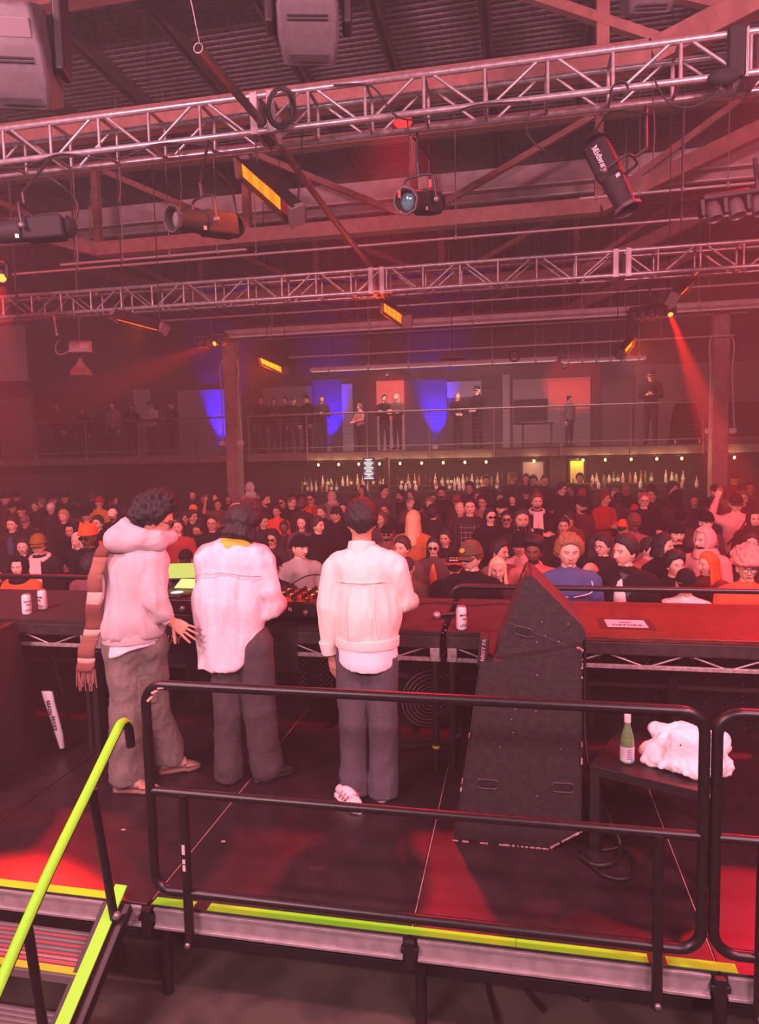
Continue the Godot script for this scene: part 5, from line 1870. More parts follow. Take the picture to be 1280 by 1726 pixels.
# closed shell that stands off the head where keep(a, y) > 0 and hides inside it elsewhere
func shell(nu: int, nv: int, f: Callable, bump := 0.0, bf := 30.0, sd := 1) -> MB:
	var mb := MB.new()
	var ns := FastNoiseLite.new()
	ns.seed = sd; ns.frequency = 1.0; ns.fractal_octaves = 2
	for j in nv + 1:
		var ph := PI * j / nv
		for i in nu:
			var a := TAU * i / nu
			var p := hair_point(a, ph)
			var aa := absf(wrapf(a, -PI, PI))
			var off: float = f.call(aa, p.y)
			var d := V(p.x / 0.0058, p.y / 0.0139, p.z / 0.0092).normalized()
			var b := 0.0
			if bump > 0.0 and off > 0.0:
				var q := p * bf
				b = bump * (1.0 - 2.0 * absf(ns.get_noise_3d(q.x, q.y * 0.5, q.z))) + bump * 0.7 * ns.get_noise_3d(q.x * 3.0, q.y * 0.7, q.z * 3.0)
			mb.vert(p + d * (off + b), Vector3.ZERO)
	var t := PackedInt32Array()
	for j in nv:
		for i in nu:
			var a0 := j * nu + i
			var b0 := j * nu + (i + 1) % nu
			t.append_array([a0, b0, b0 + nu, a0, b0 + nu, a0 + nu])
	mb.finish(t, false)
	return mb
# height of the hairline at angle a from the front
func hairline(a: float, nape: float) -> float:
	if a < 0.9:
		return lerpf(0.078, 0.06, a / 0.9)
	if a < 1.45:
		return lerpf(0.06, -0.02, (a - 0.9) / 0.55)
	if a < 2.0:
		return lerpf(-0.02, nape * 0.5, (a - 1.45) / 0.55)
	return lerpf(nape * 0.5, nape, clampf((a - 2.0) / 0.6, 0.0, 1.0))
func hair_cap(nu: int, nv: int, thick: float, nape: float, bump: float, bf: float, sd: int, top := 0.0) -> MB:
	return shell(nu, nv, func(a, y):
		var over: float = y - hairline(a, nape)
		var k: float = smoothstep(-0.004, 0.003, over)
		return lerpf(-0.016, thick * (0.22 + 0.78 * smoothstep(0.0, 0.05, over)) + top * smoothstep(0.02, 0.1, y), k), bump, bf, sd)
# hanging hair behind and beside the face down to y = -drop
func hair_fall(m: MB, open_deg: float, drop: float, w: float, sd: int) -> void:
	var ns := FastNoiseLite.new()
	ns.seed = sd; ns.frequency = 1.0
	var rings := []
	for j in 9:
		var t := j / 8.0
		var y := 0.05 - (drop + 0.05) * t
		var ring := PackedVector3Array()
		var k := 44
		for side in 2:
			for i in k + 1:
				var q: float = float(i) / k if side == 0 else 1.0 - float(i) / k
				var a := deg_to_rad(open_deg + (360.0 - 2.0 * open_deg) * q)
				var rr: float = (0.096 + w * t + 0.006 * sin(a * 9.0 + t * 3.0) * t + 0.0035 * sin(a * 31.0 + t * 2.0) + 0.01 * ns.get_noise_2d(a * 6.0, t * 5.0)) - (0.0 if side == 0 else 0.024 + 0.01 * t)
				if j == 8:
					rr -= 0.004 if side == 0 else -0.004
				ring.append(V(sin(a) * rr * 0.92, y, cos(a) * rr * 1.05 - 0.012))
		rings.append(ring)
	m.loft(rings)

func glasses_mb(rx: float, ry: float, solid: bool) -> MB:
	var m := MB.new()
	for s in [-1, 1]:
		var c := V(s * 0.031, 0.001, 0.094)
		if solid:
			m.ball(c, V(rx, ry, 0.006), 14, 8, Basis(Vector3.UP, s * 0.15))
		var rp := PackedVector3Array()
		for a in 16:
			rp.append(c + Basis(Vector3.UP, s * 0.15) * V(cos(TAU * a / 16) * rx, sin(TAU * a / 16) * ry, 0.002))
		m.tube(rp, 0.0022, 5, true)
		m.rod(V(s * 0.055, 0.006, 0.088), V(s * 0.079, 0.006, 0.0), 0.0025, 5)
	m.rod(V(-0.012, 0.005, 0.099), V(0.012, 0.005, 0.099), 0.0025, 5)
	return m

func skin_part(parent: Node3D, meshes: Array, tone: String) -> MeshInstance3D:
	var st := SurfaceTool.new()
	st.begin(Mesh.PRIMITIVE_TRIANGLES)
	for q in meshes:
		st.append_from(q[0], 0, q[1])
	return part("body", st.commit(), mat(tone, 0.55, 0.0, "skin"), parent)
func look(p: Vector3, fwd: Vector3, tilt := 0.0, s := 1.0) -> Transform3D:
	var z := fwd.normalized()
	var x := Vector3.UP.cross(z).normalized()
	return Transform3D(Basis(x, z.cross(x), z) * Basis(Vector3.RIGHT, tilt) * Basis.from_scale(Vector3.ONE * s), p)
# frame for a hand at p whose fingers run along d with the back of the hand toward b
func hand_at(p: Vector3, d: Vector3, b: Vector3, s := 1.0) -> Transform3D:
	var y := d.normalized()
	var z := -(b - y * b.dot(y)).normalized()
	return Transform3D(Basis(y.cross(z), y, z) * Basis.from_scale(Vector3.ONE * s), p)
func limb(f: Field, pts: Array, rs: Array, k := 0.03, flat := 1.0) -> void:
	for i in pts.size() - 1:
		f.cap(pts[i], pts[i + 1], rs[i], rs[i + 1], 0, k, flat)

# neck, trunk, arms and legs under the clothes
func limbs_mb(lines: Array) -> MB:
	var m := MB.new()
	for q in lines:
		m.tube(PackedVector3Array(q[0]), q[1], 10)
	return m

func shoe(parent: Node3D, heel: Vector3, toe: Vector3, upper: String, sole: String, accent := "") -> void:
	var x := (toe - heel)
	var l := x.length()
	var b := Basis(x.normalized(), Vector3.UP, x.normalized().cross(Vector3.UP))
	var rings := []
	for q in [[-0.045, 0.012, 0.05], [-0.03, 0.036, 0.088], [0.05, 0.04, 0.105], [0.12, 0.043, 0.085], [l - 0.06, 0.048, 0.066], [l - 0.015, 0.044, 0.055], [l + 0.02, 0.03, 0.04], [l + 0.035, 0.01, 0.03]]:
		var ring := PackedVector3Array()
		for k in 14:
			var a := TAU * k / 14
			var y := sin(a)
			ring.append(heel + b * V(q[0], 0.028 + (q[2] - 0.03) * (0.5 + 0.5 * y), cos(a) * q[1]))
		rings.append(ring)
	var m := MB.new()
	m.loft(rings)
	part("shoe", m, mat(upper, 0.8), parent)
	var sm := MB.new()
	var sr := []
	for q in [[-0.055, 0.01], [-0.045, 0.036], [0.05, 0.042], [0.12, 0.043], [l - 0.05, 0.05], [l, 0.044], [l + 0.03, 0.03], [l + 0.042, 0.008]]:
		sr.append(PackedVector3Array([heel + b * V(q[0], 0.0, -q[1]), heel + b * V(q[0], 0.0, q[1]), heel + b * V(q[0], 0.03, q[1]), heel + b * V(q[0], 0.03, -q[1])]))
	sm.loft(sr)
	part("sole", sm, mat(sole, 0.7), parent)
	if accent:
		for s in [-1, 1]:
			for k in 3:
				var am := MB.new()
				am.bar(heel + b * V(0.03 + k * 0.035, 0.035, s * 0.043), heel + b * V(0.06 + k * 0.035, 0.085, s * 0.033), 0.008, 0.006, 0.001)
				part("stripe", am, mat(accent, 0.6), parent)

func dj_left() -> void:
	var o := thing("person", "person in a pale pink grey hoodie with a patterned scarf, reaching right", "person")
	# trousers
	var f := Field.new(V(-2.72, 0.0, -4.2), V(-2.0, 1.05, -3.5), 0.012)
	f.cap(V(-2.38, 0.90, -3.80), V(-2.28, 0.90, -3.84), 0.145, 0.14, 0, 0.05, 1.15)
	limb(f, [V(-2.395, 0.86, -3.79), V(-2.37, 0.48, -3.75), V(-2.385, 0.13, -3.735), V(-2.385, 0.07, -3.735)], [0.115, 0.098, 0.105, 0.11])
	limb(f, [V(-2.27, 0.86, -3.86), V(-2.28, 0.48, -3.90), V(-2.245, 0.16, -4.0), V(-2.24, 0.1, -4.0)], [0.11, 0.09, 0.09, 0.095], 0.02)
	f.cut(func(p): return 0.055 - p.y)
	part("trousers", f.surface(1, 0.013, 9.0, 3, V(1, 0.7, 1))[0], noisy("brown trousers", "6a605a", "7a6e66", 4.0, 0.9, 0.0, 0.05), o)
	for pk in [V(-2.245, 0.62, -3.775)]:
		var pm := MB.new()
		pm.box(T(pk, 0, 55, -3), V(0.12, 0.17, 0.02), 0.006)
		part("cargo_pocket", pm, noisy("brown trousers", "", "", 1.0), o)
	shoe(o, V(-2.40, 0.0, -3.70), V(-2.21, 0.0, -3.72), "a87e6c", "7a5a50")
	shoe(o, V(-2.25, 0.0, -3.98), V(-2.10, 0.0, -4.06), "a87e6c", "7a5a50")
	# hoodie
	f = Field.new(V(-2.78, 0.84, -4.22), V(-1.9, 1.62, -3.52), 0.012)
	f.cap(V(-2.345, 1.02, -3.80), V(-2.335, 1.05, -3.80), 0.185, 0.19, 0, 0.05, 1.22)
	f.cap(V(-2.335, 1.05, -3.80), V(-2.30, 1.34, -3.80), 0.19, 0.165, 0, 0.05, 1.2)
	f.cap(V(-2.40, 1.435, -3.80), V(-2.17, 1.43, -3.82), 0.08, 0.085, 0, 0.08)
	limb(f, [V(-2.43, 1.40, -3.80), V(-2.50, 1.20, -3.84), V(-2.485, 1.06, -3.98)], [0.085, 0.078, 0.05], 0.01)
	limb(f, [V(-2.19, 1.39, -3.80), V(-2.135, 1.20, -3.74), V(-2.10, 1.10, -3.76)], [0.088, 0.078, 0.062], 0.008)
	f.cut(func(p): return (0.955 + 0.05 * (p.x + 2.32)) - p.y)
	var hood := noisy("hoodie knit", "bca6a8", "cab4b6", 6.0, 0.95, 0.0, 0.08, 0.12)
	var hdy := part("hoodie", f.surface(1, 0.016, 6.5, 9, V(1.4, 0.55, 1.2))[0], hood, o)
	# waistband and cuffs
	var wb := MB.new()
	var rings := []
	for q in [[0.925, 0.178], [0.93, 0.186], [0.985, 0.19], [0.99, 0.182]]:
		var ring := PackedVector3Array()
		for k in 36:
			var a := TAU * k / 36
			ring.append(V(-2.345 + cos(a) * q[1] * 1.0, q[0] + 0.05 * cos(a) * q[1], -3.80 + sin(a) * q[1] * 0.83))
		rings.append(ring)
	wb.loft(rings)
	part("waistband", wb, hood, hdy)
	var cf := MB.new()
	cf.tube(PackedVector3Array([V(-2.11, 1.105, -3.755), V(-2.075, 1.065, -3.775)]), [0.052, 0.044], 14)
	part("cuff", cf, hood, hdy)
	# hood folded behind the neck
	f = Field.new(V(-2.55, 1.42, -4.0), V(-1.98, 1.75, -3.58), 0.010)
	f.cap(V(-2.36, 1.555, -3.72), V(-2.14, 1.545, -3.78), 0.075, 0.06, 0, 0.04)
	f.cap(V(-2.37, 1.58, -3.74), V(-2.33, 1.645, -3.80), 0.062, 0.045, 0, 0.03)
	f.cap(V(-2.33, 1.65, -3.78), V(-2.20, 1.59, -3.73), 0.03, 0.035, 0, 0.03)
	f.cap(V(-2.14, 1.545, -3.78), V(-2.10, 1.56, -3.88), 0.055, 0.045, 0, 0.03)
	part("hood", f.surface(1, 0.008, 9.0, 4, V(1, 1, 1))[0], hood, o)
	# tee below
	f = Field.new(V(-2.6, 0.78, -4.05), V(-2.05, 1.02, -3.55), 0.010)
	f.cap(V(-2.345, 0.86, -3.80), V(-2.34, 1.0, -3.80), 0.175, 0.17, 0, 0.02, 1.2)
	f.cut(func(p): return (0.862 + 0.13 * (p.x + 2.42) - 0.02 * sin((p.x + 2.1) * 14.0)) - p.y)
	part("tee_shirt", f.surface(1, 0.006, 7.0, 6, V(1.5, 0.3, 1.5))[0], mat("e6d8dc", 0.9, 0.0, "cloth"), o)
	# head turned right, hand held out
	var fwd := V(0.86, -0.22, -0.42)
	var hd := look(V(-2.165, 1.665, -3.84), fwd, 0.1, 1.03)
	var hand := hand_mb(1.0, 0.12, 0.16).mesh(true)
	var nk := MB.new()
	nk.tube(PackedVector3Array([V(-2.24, 1.44, -3.80), V(-2.19, 1.60, -3.84)]), [0.065, 0.058], 14)
	nk = limbs_mb([[[V(-2.165, 1.60, -3.84), V(-2.24, 1.44, -3.80), V(-2.32, 1.2, -3.80), V(-2.33, 0.92, -3.80)], [0.058, 0.06, 0.1, 0.09]], [[V(-2.3, 1.38, -3.8), V(-2.19, 1.39, -3.80), V(-2.135, 1.20, -3.74), V(-2.06, 1.05, -3.78)], [0.06, 0.05, 0.04, 0.028]], [[V(-2.3, 1.38, -3.8), V(-2.43, 1.40, -3.80), V(-2.50, 1.20, -3.84), V(-2.485, 1.06, -3.98)], [0.06, 0.05, 0.04, 0.03]], [[V(-2.33, 0.95, -3.80), V(-2.395, 0.86, -3.79), V(-2.37, 0.48, -3.75), V(-2.385, 0.07, -3.735)], [0.08, 0.08, 0.06, 0.04]], [[V(-2.33, 0.95, -3.80), V(-2.27, 0.86, -3.86), V(-2.28, 0.48, -3.90), V(-2.24, 0.07, -4.0)], [0.08, 0.08, 0.06, 0.04]]])
	nk.tube(PackedVector3Array([V(-2.10, 1.09, -3.76), V(-2.06, 1.05, -3.78)]), [0.034, 0.028], 12)
	skin_part(o, [[head_mesh(96, 64, false, 3), hd], [nk.mesh(true), Transform3D()], [hand, hand_at(V(-2.06, 1.055, -3.78), V(0.72, -0.5, -0.12), V(-0.1, 0.35, 0.9), 1.0)]], "c98f78")
	var hr := MB.new()
	hr = hair_cap(80, 56, 0.045, -0.06, 0.022, 34.0, 5, 0.008)
	var hp := part("hair", hr, mat("1e1616", 0.75), o, "dark tousled hair")
	hp.transform = hd
	var gl := part("sunglasses", glasses_mb(0.026, 0.02, true), mat("1a1416", 0.15, 0.3), o, "dark glasses with pale stones")
	gl.transform = hd
	for k in 7:
		var st := MB.new()
		st.ball(hd * V(0.03 + 0.012 * (k % 3), 0.022 - 0.014 * (k / 3), 0.1 - 0.016 * (k % 3)), V(0.004, 0.004, 0.004), 6, 4)
		st.ball(hd * V(0.079, 0.012 - 0.012 * k, 0.03 - 0.004 * k), V(0.004, 0.0045, 0.004), 6, 4)
		part("stone", st, mat("e0ccc8", 0.2, 0.3), o)
	# scarf over the left shoulder
	var sc := []
	var path := curve([V(-2.33, 1.60, -3.70), V(-2.42, 1.52, -3.68), V(-2.475, 1.36, -3.66), V(-2.50, 1.18, -3.66), V(-2.53, 1.02, -3.68), V(-2.575, 0.90, -3.68), V(-2.60, 0.76, -3.68)], 5)
	var pieces := [["7a4a42", 0, 7], ["9a6a5c", 7, 10], ["8a5a4e", 10, 13], ["caa496", 13, 15], ["7a4a42", 15, 20], ["caa496", 20, 22], ["8a5a4e", 22, 27], ["caa496", 27, 28], ["7a4a42", 28, 31]]
	for pc in pieces:
		sc = []
		for i in range(pc[1], mini(pc[2] + 1, path.size())):
			var w := 0.042 + 0.02 * i / 30.0
			var ring := PackedVector3Array()
			for k in 10:
				var a := TAU * k / 10
				ring.append(path[i] + V(cos(a) * w, 0, sin(a) * 0.016 + 0.006 * sin(i * 1.3)))
			sc.append(ring)
		var m := MB.new()
		m.loft(sc)
		part("scarf_panel", m, mat(pc[0], 0.95, 0.0, "cloth"), o, "patterned brown scarf")
	for k in 16:
		var fm := MB.new()
		var x := -2.655 + k * 0.0085
		var l := 0.11 + 0.03 * sin(k * 2.1)
		fm.tube(curve([V(x, 0.77, -3.68 + 0.008 * (k % 2)), V(x + 0.004 * sin(k * 1.7), 0.72, -3.675), V(x - 0.004 + 0.012 * sin(k * 0.9), 0.77 - l, -3.675)], 3), 0.0042, 5)
		part("scarf_fringe", fm, mat("8a5a50", 0.95), o)

func dj_middle() -> void:
	var o := thing("person", "person in an oversized white pink shirt with a curved hem and yellow collar", "person")
	var f := Field.new(V(-2.05, 0.0, -4.3), V(-1.35, 1.05, -3.72), 0.012)
	f.cap(V(-1.80, 0.88, -4.0), V(-1.63, 0.88, -4.0), 0.125, 0.125, 0, 0.05, 1.1)
	limb(f, [V(-1.805, 0.85, -4.0), V(-1.81, 0.45, -3.97), V(-1.81, 0.1, -3.95), V(-1.81, 0.03, -3.95)], [0.115, 0.09, 0.085, 0.088], 0.03)
	limb(f, [V(-1.625, 0.85, -4.0), V(-1.60, 0.45, -3.99), V(-1.585, 0.14, -4.0), V(-1.575, 0.09, -4.0)], [0.12, 0.1, 0.1, 0.105], 0.02)
	f.cut(func(p): return 0.012 - p.y)
	part("trousers", f.surface(1, 0.011, 8.0, 12, V(1, 0.6, 1))[0], noisy("charcoal trousers", "3a3234", "463c3e", 4.0, 0.9, 0.0, 0.05), o)
	shoe(o, V(-1.81, 0.0, -3.95), V(-1.83, 0.0, -4.12), "1e1819", "141011")
	shoe(o, V(-1.60, 0.0, -3.97), V(-1.47, 0.0, -4.1), "2a2223", "141011")
	# shirt
	f = Field.new(V(-2.15, 0.62, -4.42), V(-1.32, 1.62, -3.7), 0.011)
	f.cap(V(-1.79, 0.76, -4.0), V(-1.775, 1.15, -4.0), 0.225, 0.225, 0, 0.05, 1.45)
	f.cap(V(-1.775, 1.15, -4.0), V(-1.74, 1.36, -4.0), 0.225, 0.175, 0, 0.06, 1.35)
	f.cap(V(-1.90, 1.425, -4.0), V(-1.585, 1.42, -4.0), 0.08, 0.08, 0, 0.09)
	limb(f, [V(-1.925, 1.39, -4.0), V(-1.965, 1.18, -4.06), V(-1.90, 1.08, -4.26)], [0.085, 0.07, 0.055], 0.01)
	limb(f, [V(-1.565, 1.385, -4.0), V(-1.525, 1.22, -4.0), V(-1.515, 1.13, -4.04)], [0.092, 0.085, 0.08], 0.01)
	limb(f, [V(-1.515, 1.13, -4.04), V(-1.53, 1.09, -4.16)], [0.078, 0.062], 0.02)
	f.cap(V(-1.555, 1.055, -3.99), V(-1.52, 1.08, -4.02), 0.04, 0.05, 0, 0.03)
	f.cap(V(-1.515, 1.065, -4.0), V(-1.50, 1.12, -4.0), 0.028, 0.04, 0, 0.03)
	f.cut(func(p):
		var t: float = clampf((p.x + 1.80) / 0.29, 0.0, 1.2)
		return (0.715 + 0.02 * sin((p.x + 2.0) * 9.0) * 0.5 + 0.25 * pow(t, 2.2)) - p.y)
	var shirt := noisy("white shirt", "dcc8cc", "e6d4d8", 2.0, 0.85, 0.0, 0.05)
	var shr := part("shirt", f.surface(1, 0.018, 6.0, 31, V(1.6, 0.35, 1.2))[0], shirt, o)
	var yk := MB.new()
	yk.tube(curve([V(-1.95, 1.335, -3.88), V(-1.85, 1.345, -3.845), V(-1.74, 1.345, -3.85), V(-1.62, 1.33, -3.865), V(-1.53, 1.32, -3.905)], 5), 0.0028, 5)
	part("yoke_seam", yk, shirt, shr)
	# collar, head
	f = Field.new(V(-1.88, 1.42, -4.14), V(-1.52, 1.62, -3.84), 0.008)
	f.cap(V(-1.77, 1.505, -3.96), V(-1.655, 1.50, -3.96), 0.045, 0.045, 0, 0.03)
	f.cap(V(-1.745, 1.535, -3.975), V(-1.675, 1.53, -3.97), 0.038, 0.038, 0, 0.03)
	f.cap(V(-1.79, 1.49, -4.0), V(-1.73, 1.5, -4.07), 0.04, 0.035, 0, 0.03)
	f.cap(V(-1.64, 1.49, -4.0), V(-1.68, 1.5, -4.07), 0.04, 0.035, 0, 0.03)
	part("neck_scarf", f.surface(1, 0.006, 16.0, 2, V(1, 1, 1))[0], mat("d8b84a", 0.9, 0.0, "cloth"), o, "yellow neck scarf")
	var hd := look(V(-1.675, 1.625, -4.03), V(0.25, -0.35, -0.9), 0.12, 1.03)
	var nk := MB.new()
	nk.tube(PackedVector3Array([V(-1.71, 1.42, -4.0), V(-1.69, 1.58, -4.02)]), [0.066, 0.06], 14)
	nk = limbs_mb([[[V(-1.68, 1.58, -4.03), V(-1.71, 1.42, -4.0), V(-1.75, 1.2, -4.0), V(-1.72, 0.9, -4.0)], [0.06, 0.062, 0.1, 0.09]], [[V(-1.74, 1.37, -4.0), V(-1.565, 1.385, -4.0), V(-1.52, 1.13, -4.04), V(-1.55, 1.06, -4.32)], [0.06, 0.05, 0.04, 0.028]], [[V(-1.74, 1.37, -4.0), V(-1.925, 1.39, -4.0), V(-1.965, 1.18, -4.06), V(-1.84, 1.07, -4.36)], [0.06, 0.05, 0.04, 0.028]], [[V(-1.72, 0.92, -4.0), V(-1.80, 0.85, -4.0), V(-1.81, 0.45, -3.97), V(-1.81, 0.05, -3.95)], [0.08, 0.08, 0.06, 0.04]], [[V(-1.72, 0.92, -4.0), V(-1.625, 0.85, -4.0), V(-1.60, 0.45, -3.99), V(-1.58, 0.06, -3.99)], [0.08, 0.08, 0.06, 0.04]]])
	nk.tube(PackedVector3Array([V(-1.53, 1.09, -4.14), V(-1.55, 1.06, -4.32)]), [0.036, 0.029], 12)
	nk.tube(PackedVector3Array([V(-1.90, 1.08, -4.24), V(-1.84, 1.07, -4.36)]), [0.036, 0.029], 12)
	var hm := hand_mb(1.0, 0.35, 0.06).mesh(true)
	var hl := hand_mb(-1.0, 0.35, 0.06).mesh(true)
	skin_part(o, [[head_mesh(72, 48, false, 8), hd], [nk.mesh(true), Transform3D()], [hm, hand_at(V(-1.55, 1.06, -4.32), V(-0.1, -0.1, -1), V(0, 1, 0))], [hl, hand_at(V(-1.84, 1.07, -4.36), V(0.3, -0.1, -1), V(0, 1, 0))]], "b98570")
	var hr := hair_cap(52, 38, 0.026, -0.11, 0.014, 40.0, 11, 0.004)
	part("hair", hr, mat("241a1a", 0.7), o, "dark wavy hair").transform = hd
	var ht := MB.new()
	hair_fall(ht, 75.0, 0.12, 0.012, 4)
	part("hair_ends", ht, mat("241a1a", 0.7), o).transform = hd
	var gl := part("glasses", glasses_mb(0.024, 0.02, false), mat("3a2c2c", 0.3, 0.3), o)
	gl.transform = hd
	var hb := MB.new()
	hb.tube(curve([V(-0.02, 0.085, -0.11), V(0.03, 0.07, -0.118), V(0.08, 0.03, -0.085)]), 0.006, 6)
	part("hair_clip", hb, mat("9a4a44", 0.4), o).transform = hd

func dj_right() -> void:
	var o := thing("person", "person in a cream cropped jacket with one arm hanging, seen from behind", "person")
	var f := Field.new(V(-1.25, 0.0, -4.15), V(-0.55, 1.0, -3.65), 0.012)
	f.cap(V(-0.95, 0.86, -3.90), V(-0.82, 0.86, -3.90), 0.115, 0.115, 0, 0.05, 1.1)
	limb(f, [V(-0.965, 0.83, -3.90), V(-0.975, 0.45, -3.88), V(-0.975, 0.12, -3.87), V(-0.972, 0.045, -3.87)], [0.108, 0.082, 0.08, 0.082], 0.025)
	limb(f, [V(-0.80, 0.83, -3.90), V(-0.79, 0.45, -3.89), V(-0.795, 0.1, -3.88), V(-0.795, 0.03, -3.88)], [0.105, 0.083, 0.085, 0.088], 0.018)
	f.cut(func(p): return 0.02 - p.y)
	part("trousers", f.surface(1, 0.009, 8.0, 17, V(1, 0.6, 1))[0], noisy("slate trousers", "48424a", "544c54", 4.0, 0.9, 0.0, 0.05), o)
	shoe(o, V(-1.03, 0.0, -3.82), V(-0.92, 0.0, -3.70), "d8ccca", "e4d8d4", "c04a48")
	shoe(o, V(-0.80, 0.0, -3.87), V(-0.78, 0.0, -4.04), "4a4042", "a89a98")
	f = Field.new(V(-1.2, 0.72, -4.15), V(-0.58, 1.0, -3.65), 0.010)
	f.cap(V(-0.88, 0.84, -3.90), V(-0.88, 0.96, -3.90), 0.18, 0.17, 0, 0.02, 1.15)
	f.cut(func(p): return (0.785 + 0.06 * pow((p.x + 0.85) / 0.2, 2.0)) - p.y)
	part("tee_shirt", f.surface(1, 0.006, 6.0, 5, V(1.6, 0.25, 1.4))[0], mat("ecdce0", 0.9, 0.0, "cloth"), o)
	# jacket
	f = Field.new(V(-1.32, 0.78, -4.35), V(-0.45, 1.6, -3.62), 0.011)
	f.cap(V(-0.88, 1.0, -3.90), V(-0.88, 1.12, -3.90), 0.183, 0.192, 0, 0.05, 1.2)
	f.cap(V(-0.88, 1.12, -3.90), V(-0.885, 1.33, -3.90), 0.192, 0.17, 0, 0.05, 1.2)
	f.cap(V(-1.03, 1.405, -3.90), V(-0.735, 1.405, -3.90), 0.075, 0.075, 0, 0.09)
	limb(f, [V(-1.06, 1.37, -3.90), V(-1.10, 1.15, -3.885), V(-1.115, 0.93, -3.90), V(-1.11, 0.875, -3.91)], [0.082, 0.068, 0.056, 0.05], 0.008)
	limb(f, [V(-0.71, 1.37, -3.90), V(-0.655, 1.18, -3.95), V(-0.67, 1.12, -4.18)], [0.082, 0.066, 0.052], 0.008)
	f.cut(func(p): return maxf((0.93 if p.x > -1.055 else 0.865) - p.y, -1.0))
	var jk := noisy("cream jacket", "ecd4c8", "f2dcd0", 3.0, 0.85, 0.0, 0.05)
	var jkp := part("jacket", f.surface(1, 0.013, 6.5, 23, V(1.6, 0.45, 1.2))[0], jk, o)
	var wb := MB.new()
	var rings := []
	for q in [[0.918, 0.182], [0.922, 0.19], [0.972, 0.193], [0.976, 0.186]]:
		var ring := PackedVector3Array()
		for k in 36:
			var a := TAU * k / 36
			ring.append(V(-0.88 + cos(a) * q[1], q[0], -3.90 + sin(a) * q[1] * 0.84))
		rings.append(ring)
	wb.loft(rings)
	part("waistband", wb, jk, jkp)
	for x in [-0.965, -0.80]:
		var sm := MB.new()
		sm.tube(curve([V(x, 0.98, -3.742), V(x, 1.12, -3.735), V(x * 1.0 + (0.01 if x < -0.9 else -0.01), 1.30, -3.752)], 4), 0.003, 5)
		part("seam", sm, jk, jkp)
	var ys := MB.new()
	ys.tube(curve([V(-1.03, 1.32, -3.80), V(-0.95, 1.315, -3.757), V(-0.82, 1.315, -3.757), V(-0.74, 1.32, -3.80)], 5), 0.003, 5)
	part("yoke_seam", ys, jk, jkp)
	# collar
	var cr := []
	for q in [[1.435, 0.088, 0.085], [1.45, 0.094, 0.09], [1.53, 0.078, 0.074], [1.535, 0.07, 0.066]]:
		var ring := PackedVector3Array()
		for k in 26:
			var a := TAU * k / 26
			ring.append(V(-0.90 + cos(a) * q[1], q[0] + 0.012 * sin(a), -3.905 + sin(a) * q[2]))
		cr.append(ring)
	var cm := MB.new()
	cm.loft(cr)
	part("collar", cm, jk, jkp)
	var cf := MB.new()
	cf.tube(PackedVector3Array([V(-1.117, 0.935, -3.90), V(-1.11, 0.862, -3.912)]), [0.0585, 0.052], 16)
	part("cuff", cf, jk, jkp)
	var cbn := MB.new()
	cbn.ball(V(-1.15, 0.9, -3.87), V(0.006, 0.006, 0.006), 8, 6)
	part("button", cbn, mat("c8a89c", 0.4), jkp)
	var hd := look(V(-0.905, 1.645, -3.925), V(-0.25, -0.3, -0.9), 0.12, 1.0)
	var nk := MB.new()
	nk.tube(PackedVector3Array([V(-0.90, 1.42, -3.90), V(-0.903, 1.60, -3.92)]), [0.062, 0.056], 14)
	nk = limbs_mb([[[V(-0.903, 1.60, -3.92), V(-0.90, 1.42, -3.90), V(-0.88, 1.2, -3.90), V(-0.88, 0.9, -3.90)], [0.056, 0.06, 0.1, 0.09]], [[V(-0.88, 1.36, -3.9), V(-1.06, 1.37, -3.90), V(-1.10, 1.15, -3.885), V(-1.105, 0.845, -3.92)], [0.06, 0.05, 0.04, 0.028]], [[V(-0.88, 1.36, -3.9), V(-0.71, 1.37, -3.90), V(-0.655, 1.18, -3.95), V(-0.72, 1.10, -4.3)], [0.06, 0.05, 0.04, 0.028]], [[V(-0.88, 0.92, -3.9), V(-0.965, 0.83, -3.90), V(-0.975, 0.45, -3.88), V(-0.975, 0.05, -3.87)], [0.08, 0.08, 0.06, 0.04]], [[V(-0.88, 0.92, -3.9), V(-0.80, 0.83, -3.90), V(-0.79, 0.45, -3.89), V(-0.795, 0.05, -3.88)], [0.08, 0.08, 0.06, 0.04]]])
	nk.tube(PackedVector3Array([V(-1.11, 0.89, -3.905), V(-1.105, 0.84, -3.92)]), [0.032, 0.028], 12)
	nk.tube(PackedVector3Array([V(-0.67, 1.12, -4.16), V(-0.72, 1.10, -4.3)]), [0.033, 0.028], 12)
	var hl := hand_mb(-1.0, 0.3, 0.05).mesh(true)
	var hm := hand_mb(1.0, 0.35, 0.06).mesh(true)
	skin_part(o, [[head_mesh(72, 48, false, 14), hd], [nk.mesh(true), Transform3D()], [hl, hand_at(V(-1.105, 0.845, -3.92), V(0.1, -1, -0.05), V(-0.6, 0.0, 0.8), 0.95)], [hm, hand_at(V(-0.72, 1.10, -4.3), V(-0.4, -0.1, -1), V(0, 1, 0))]], "c08a74")
	var hr := hair_cap(52, 38, 0.02, -0.085, 0.01, 46.0, 19, 0.006)
	part("hair", hr, mat("241b1a", 0.7), o, "short dark hair").transform = hd

var body_cache := {}
var head_cache := {}
var hair_cache := {}
var hand_cache := []

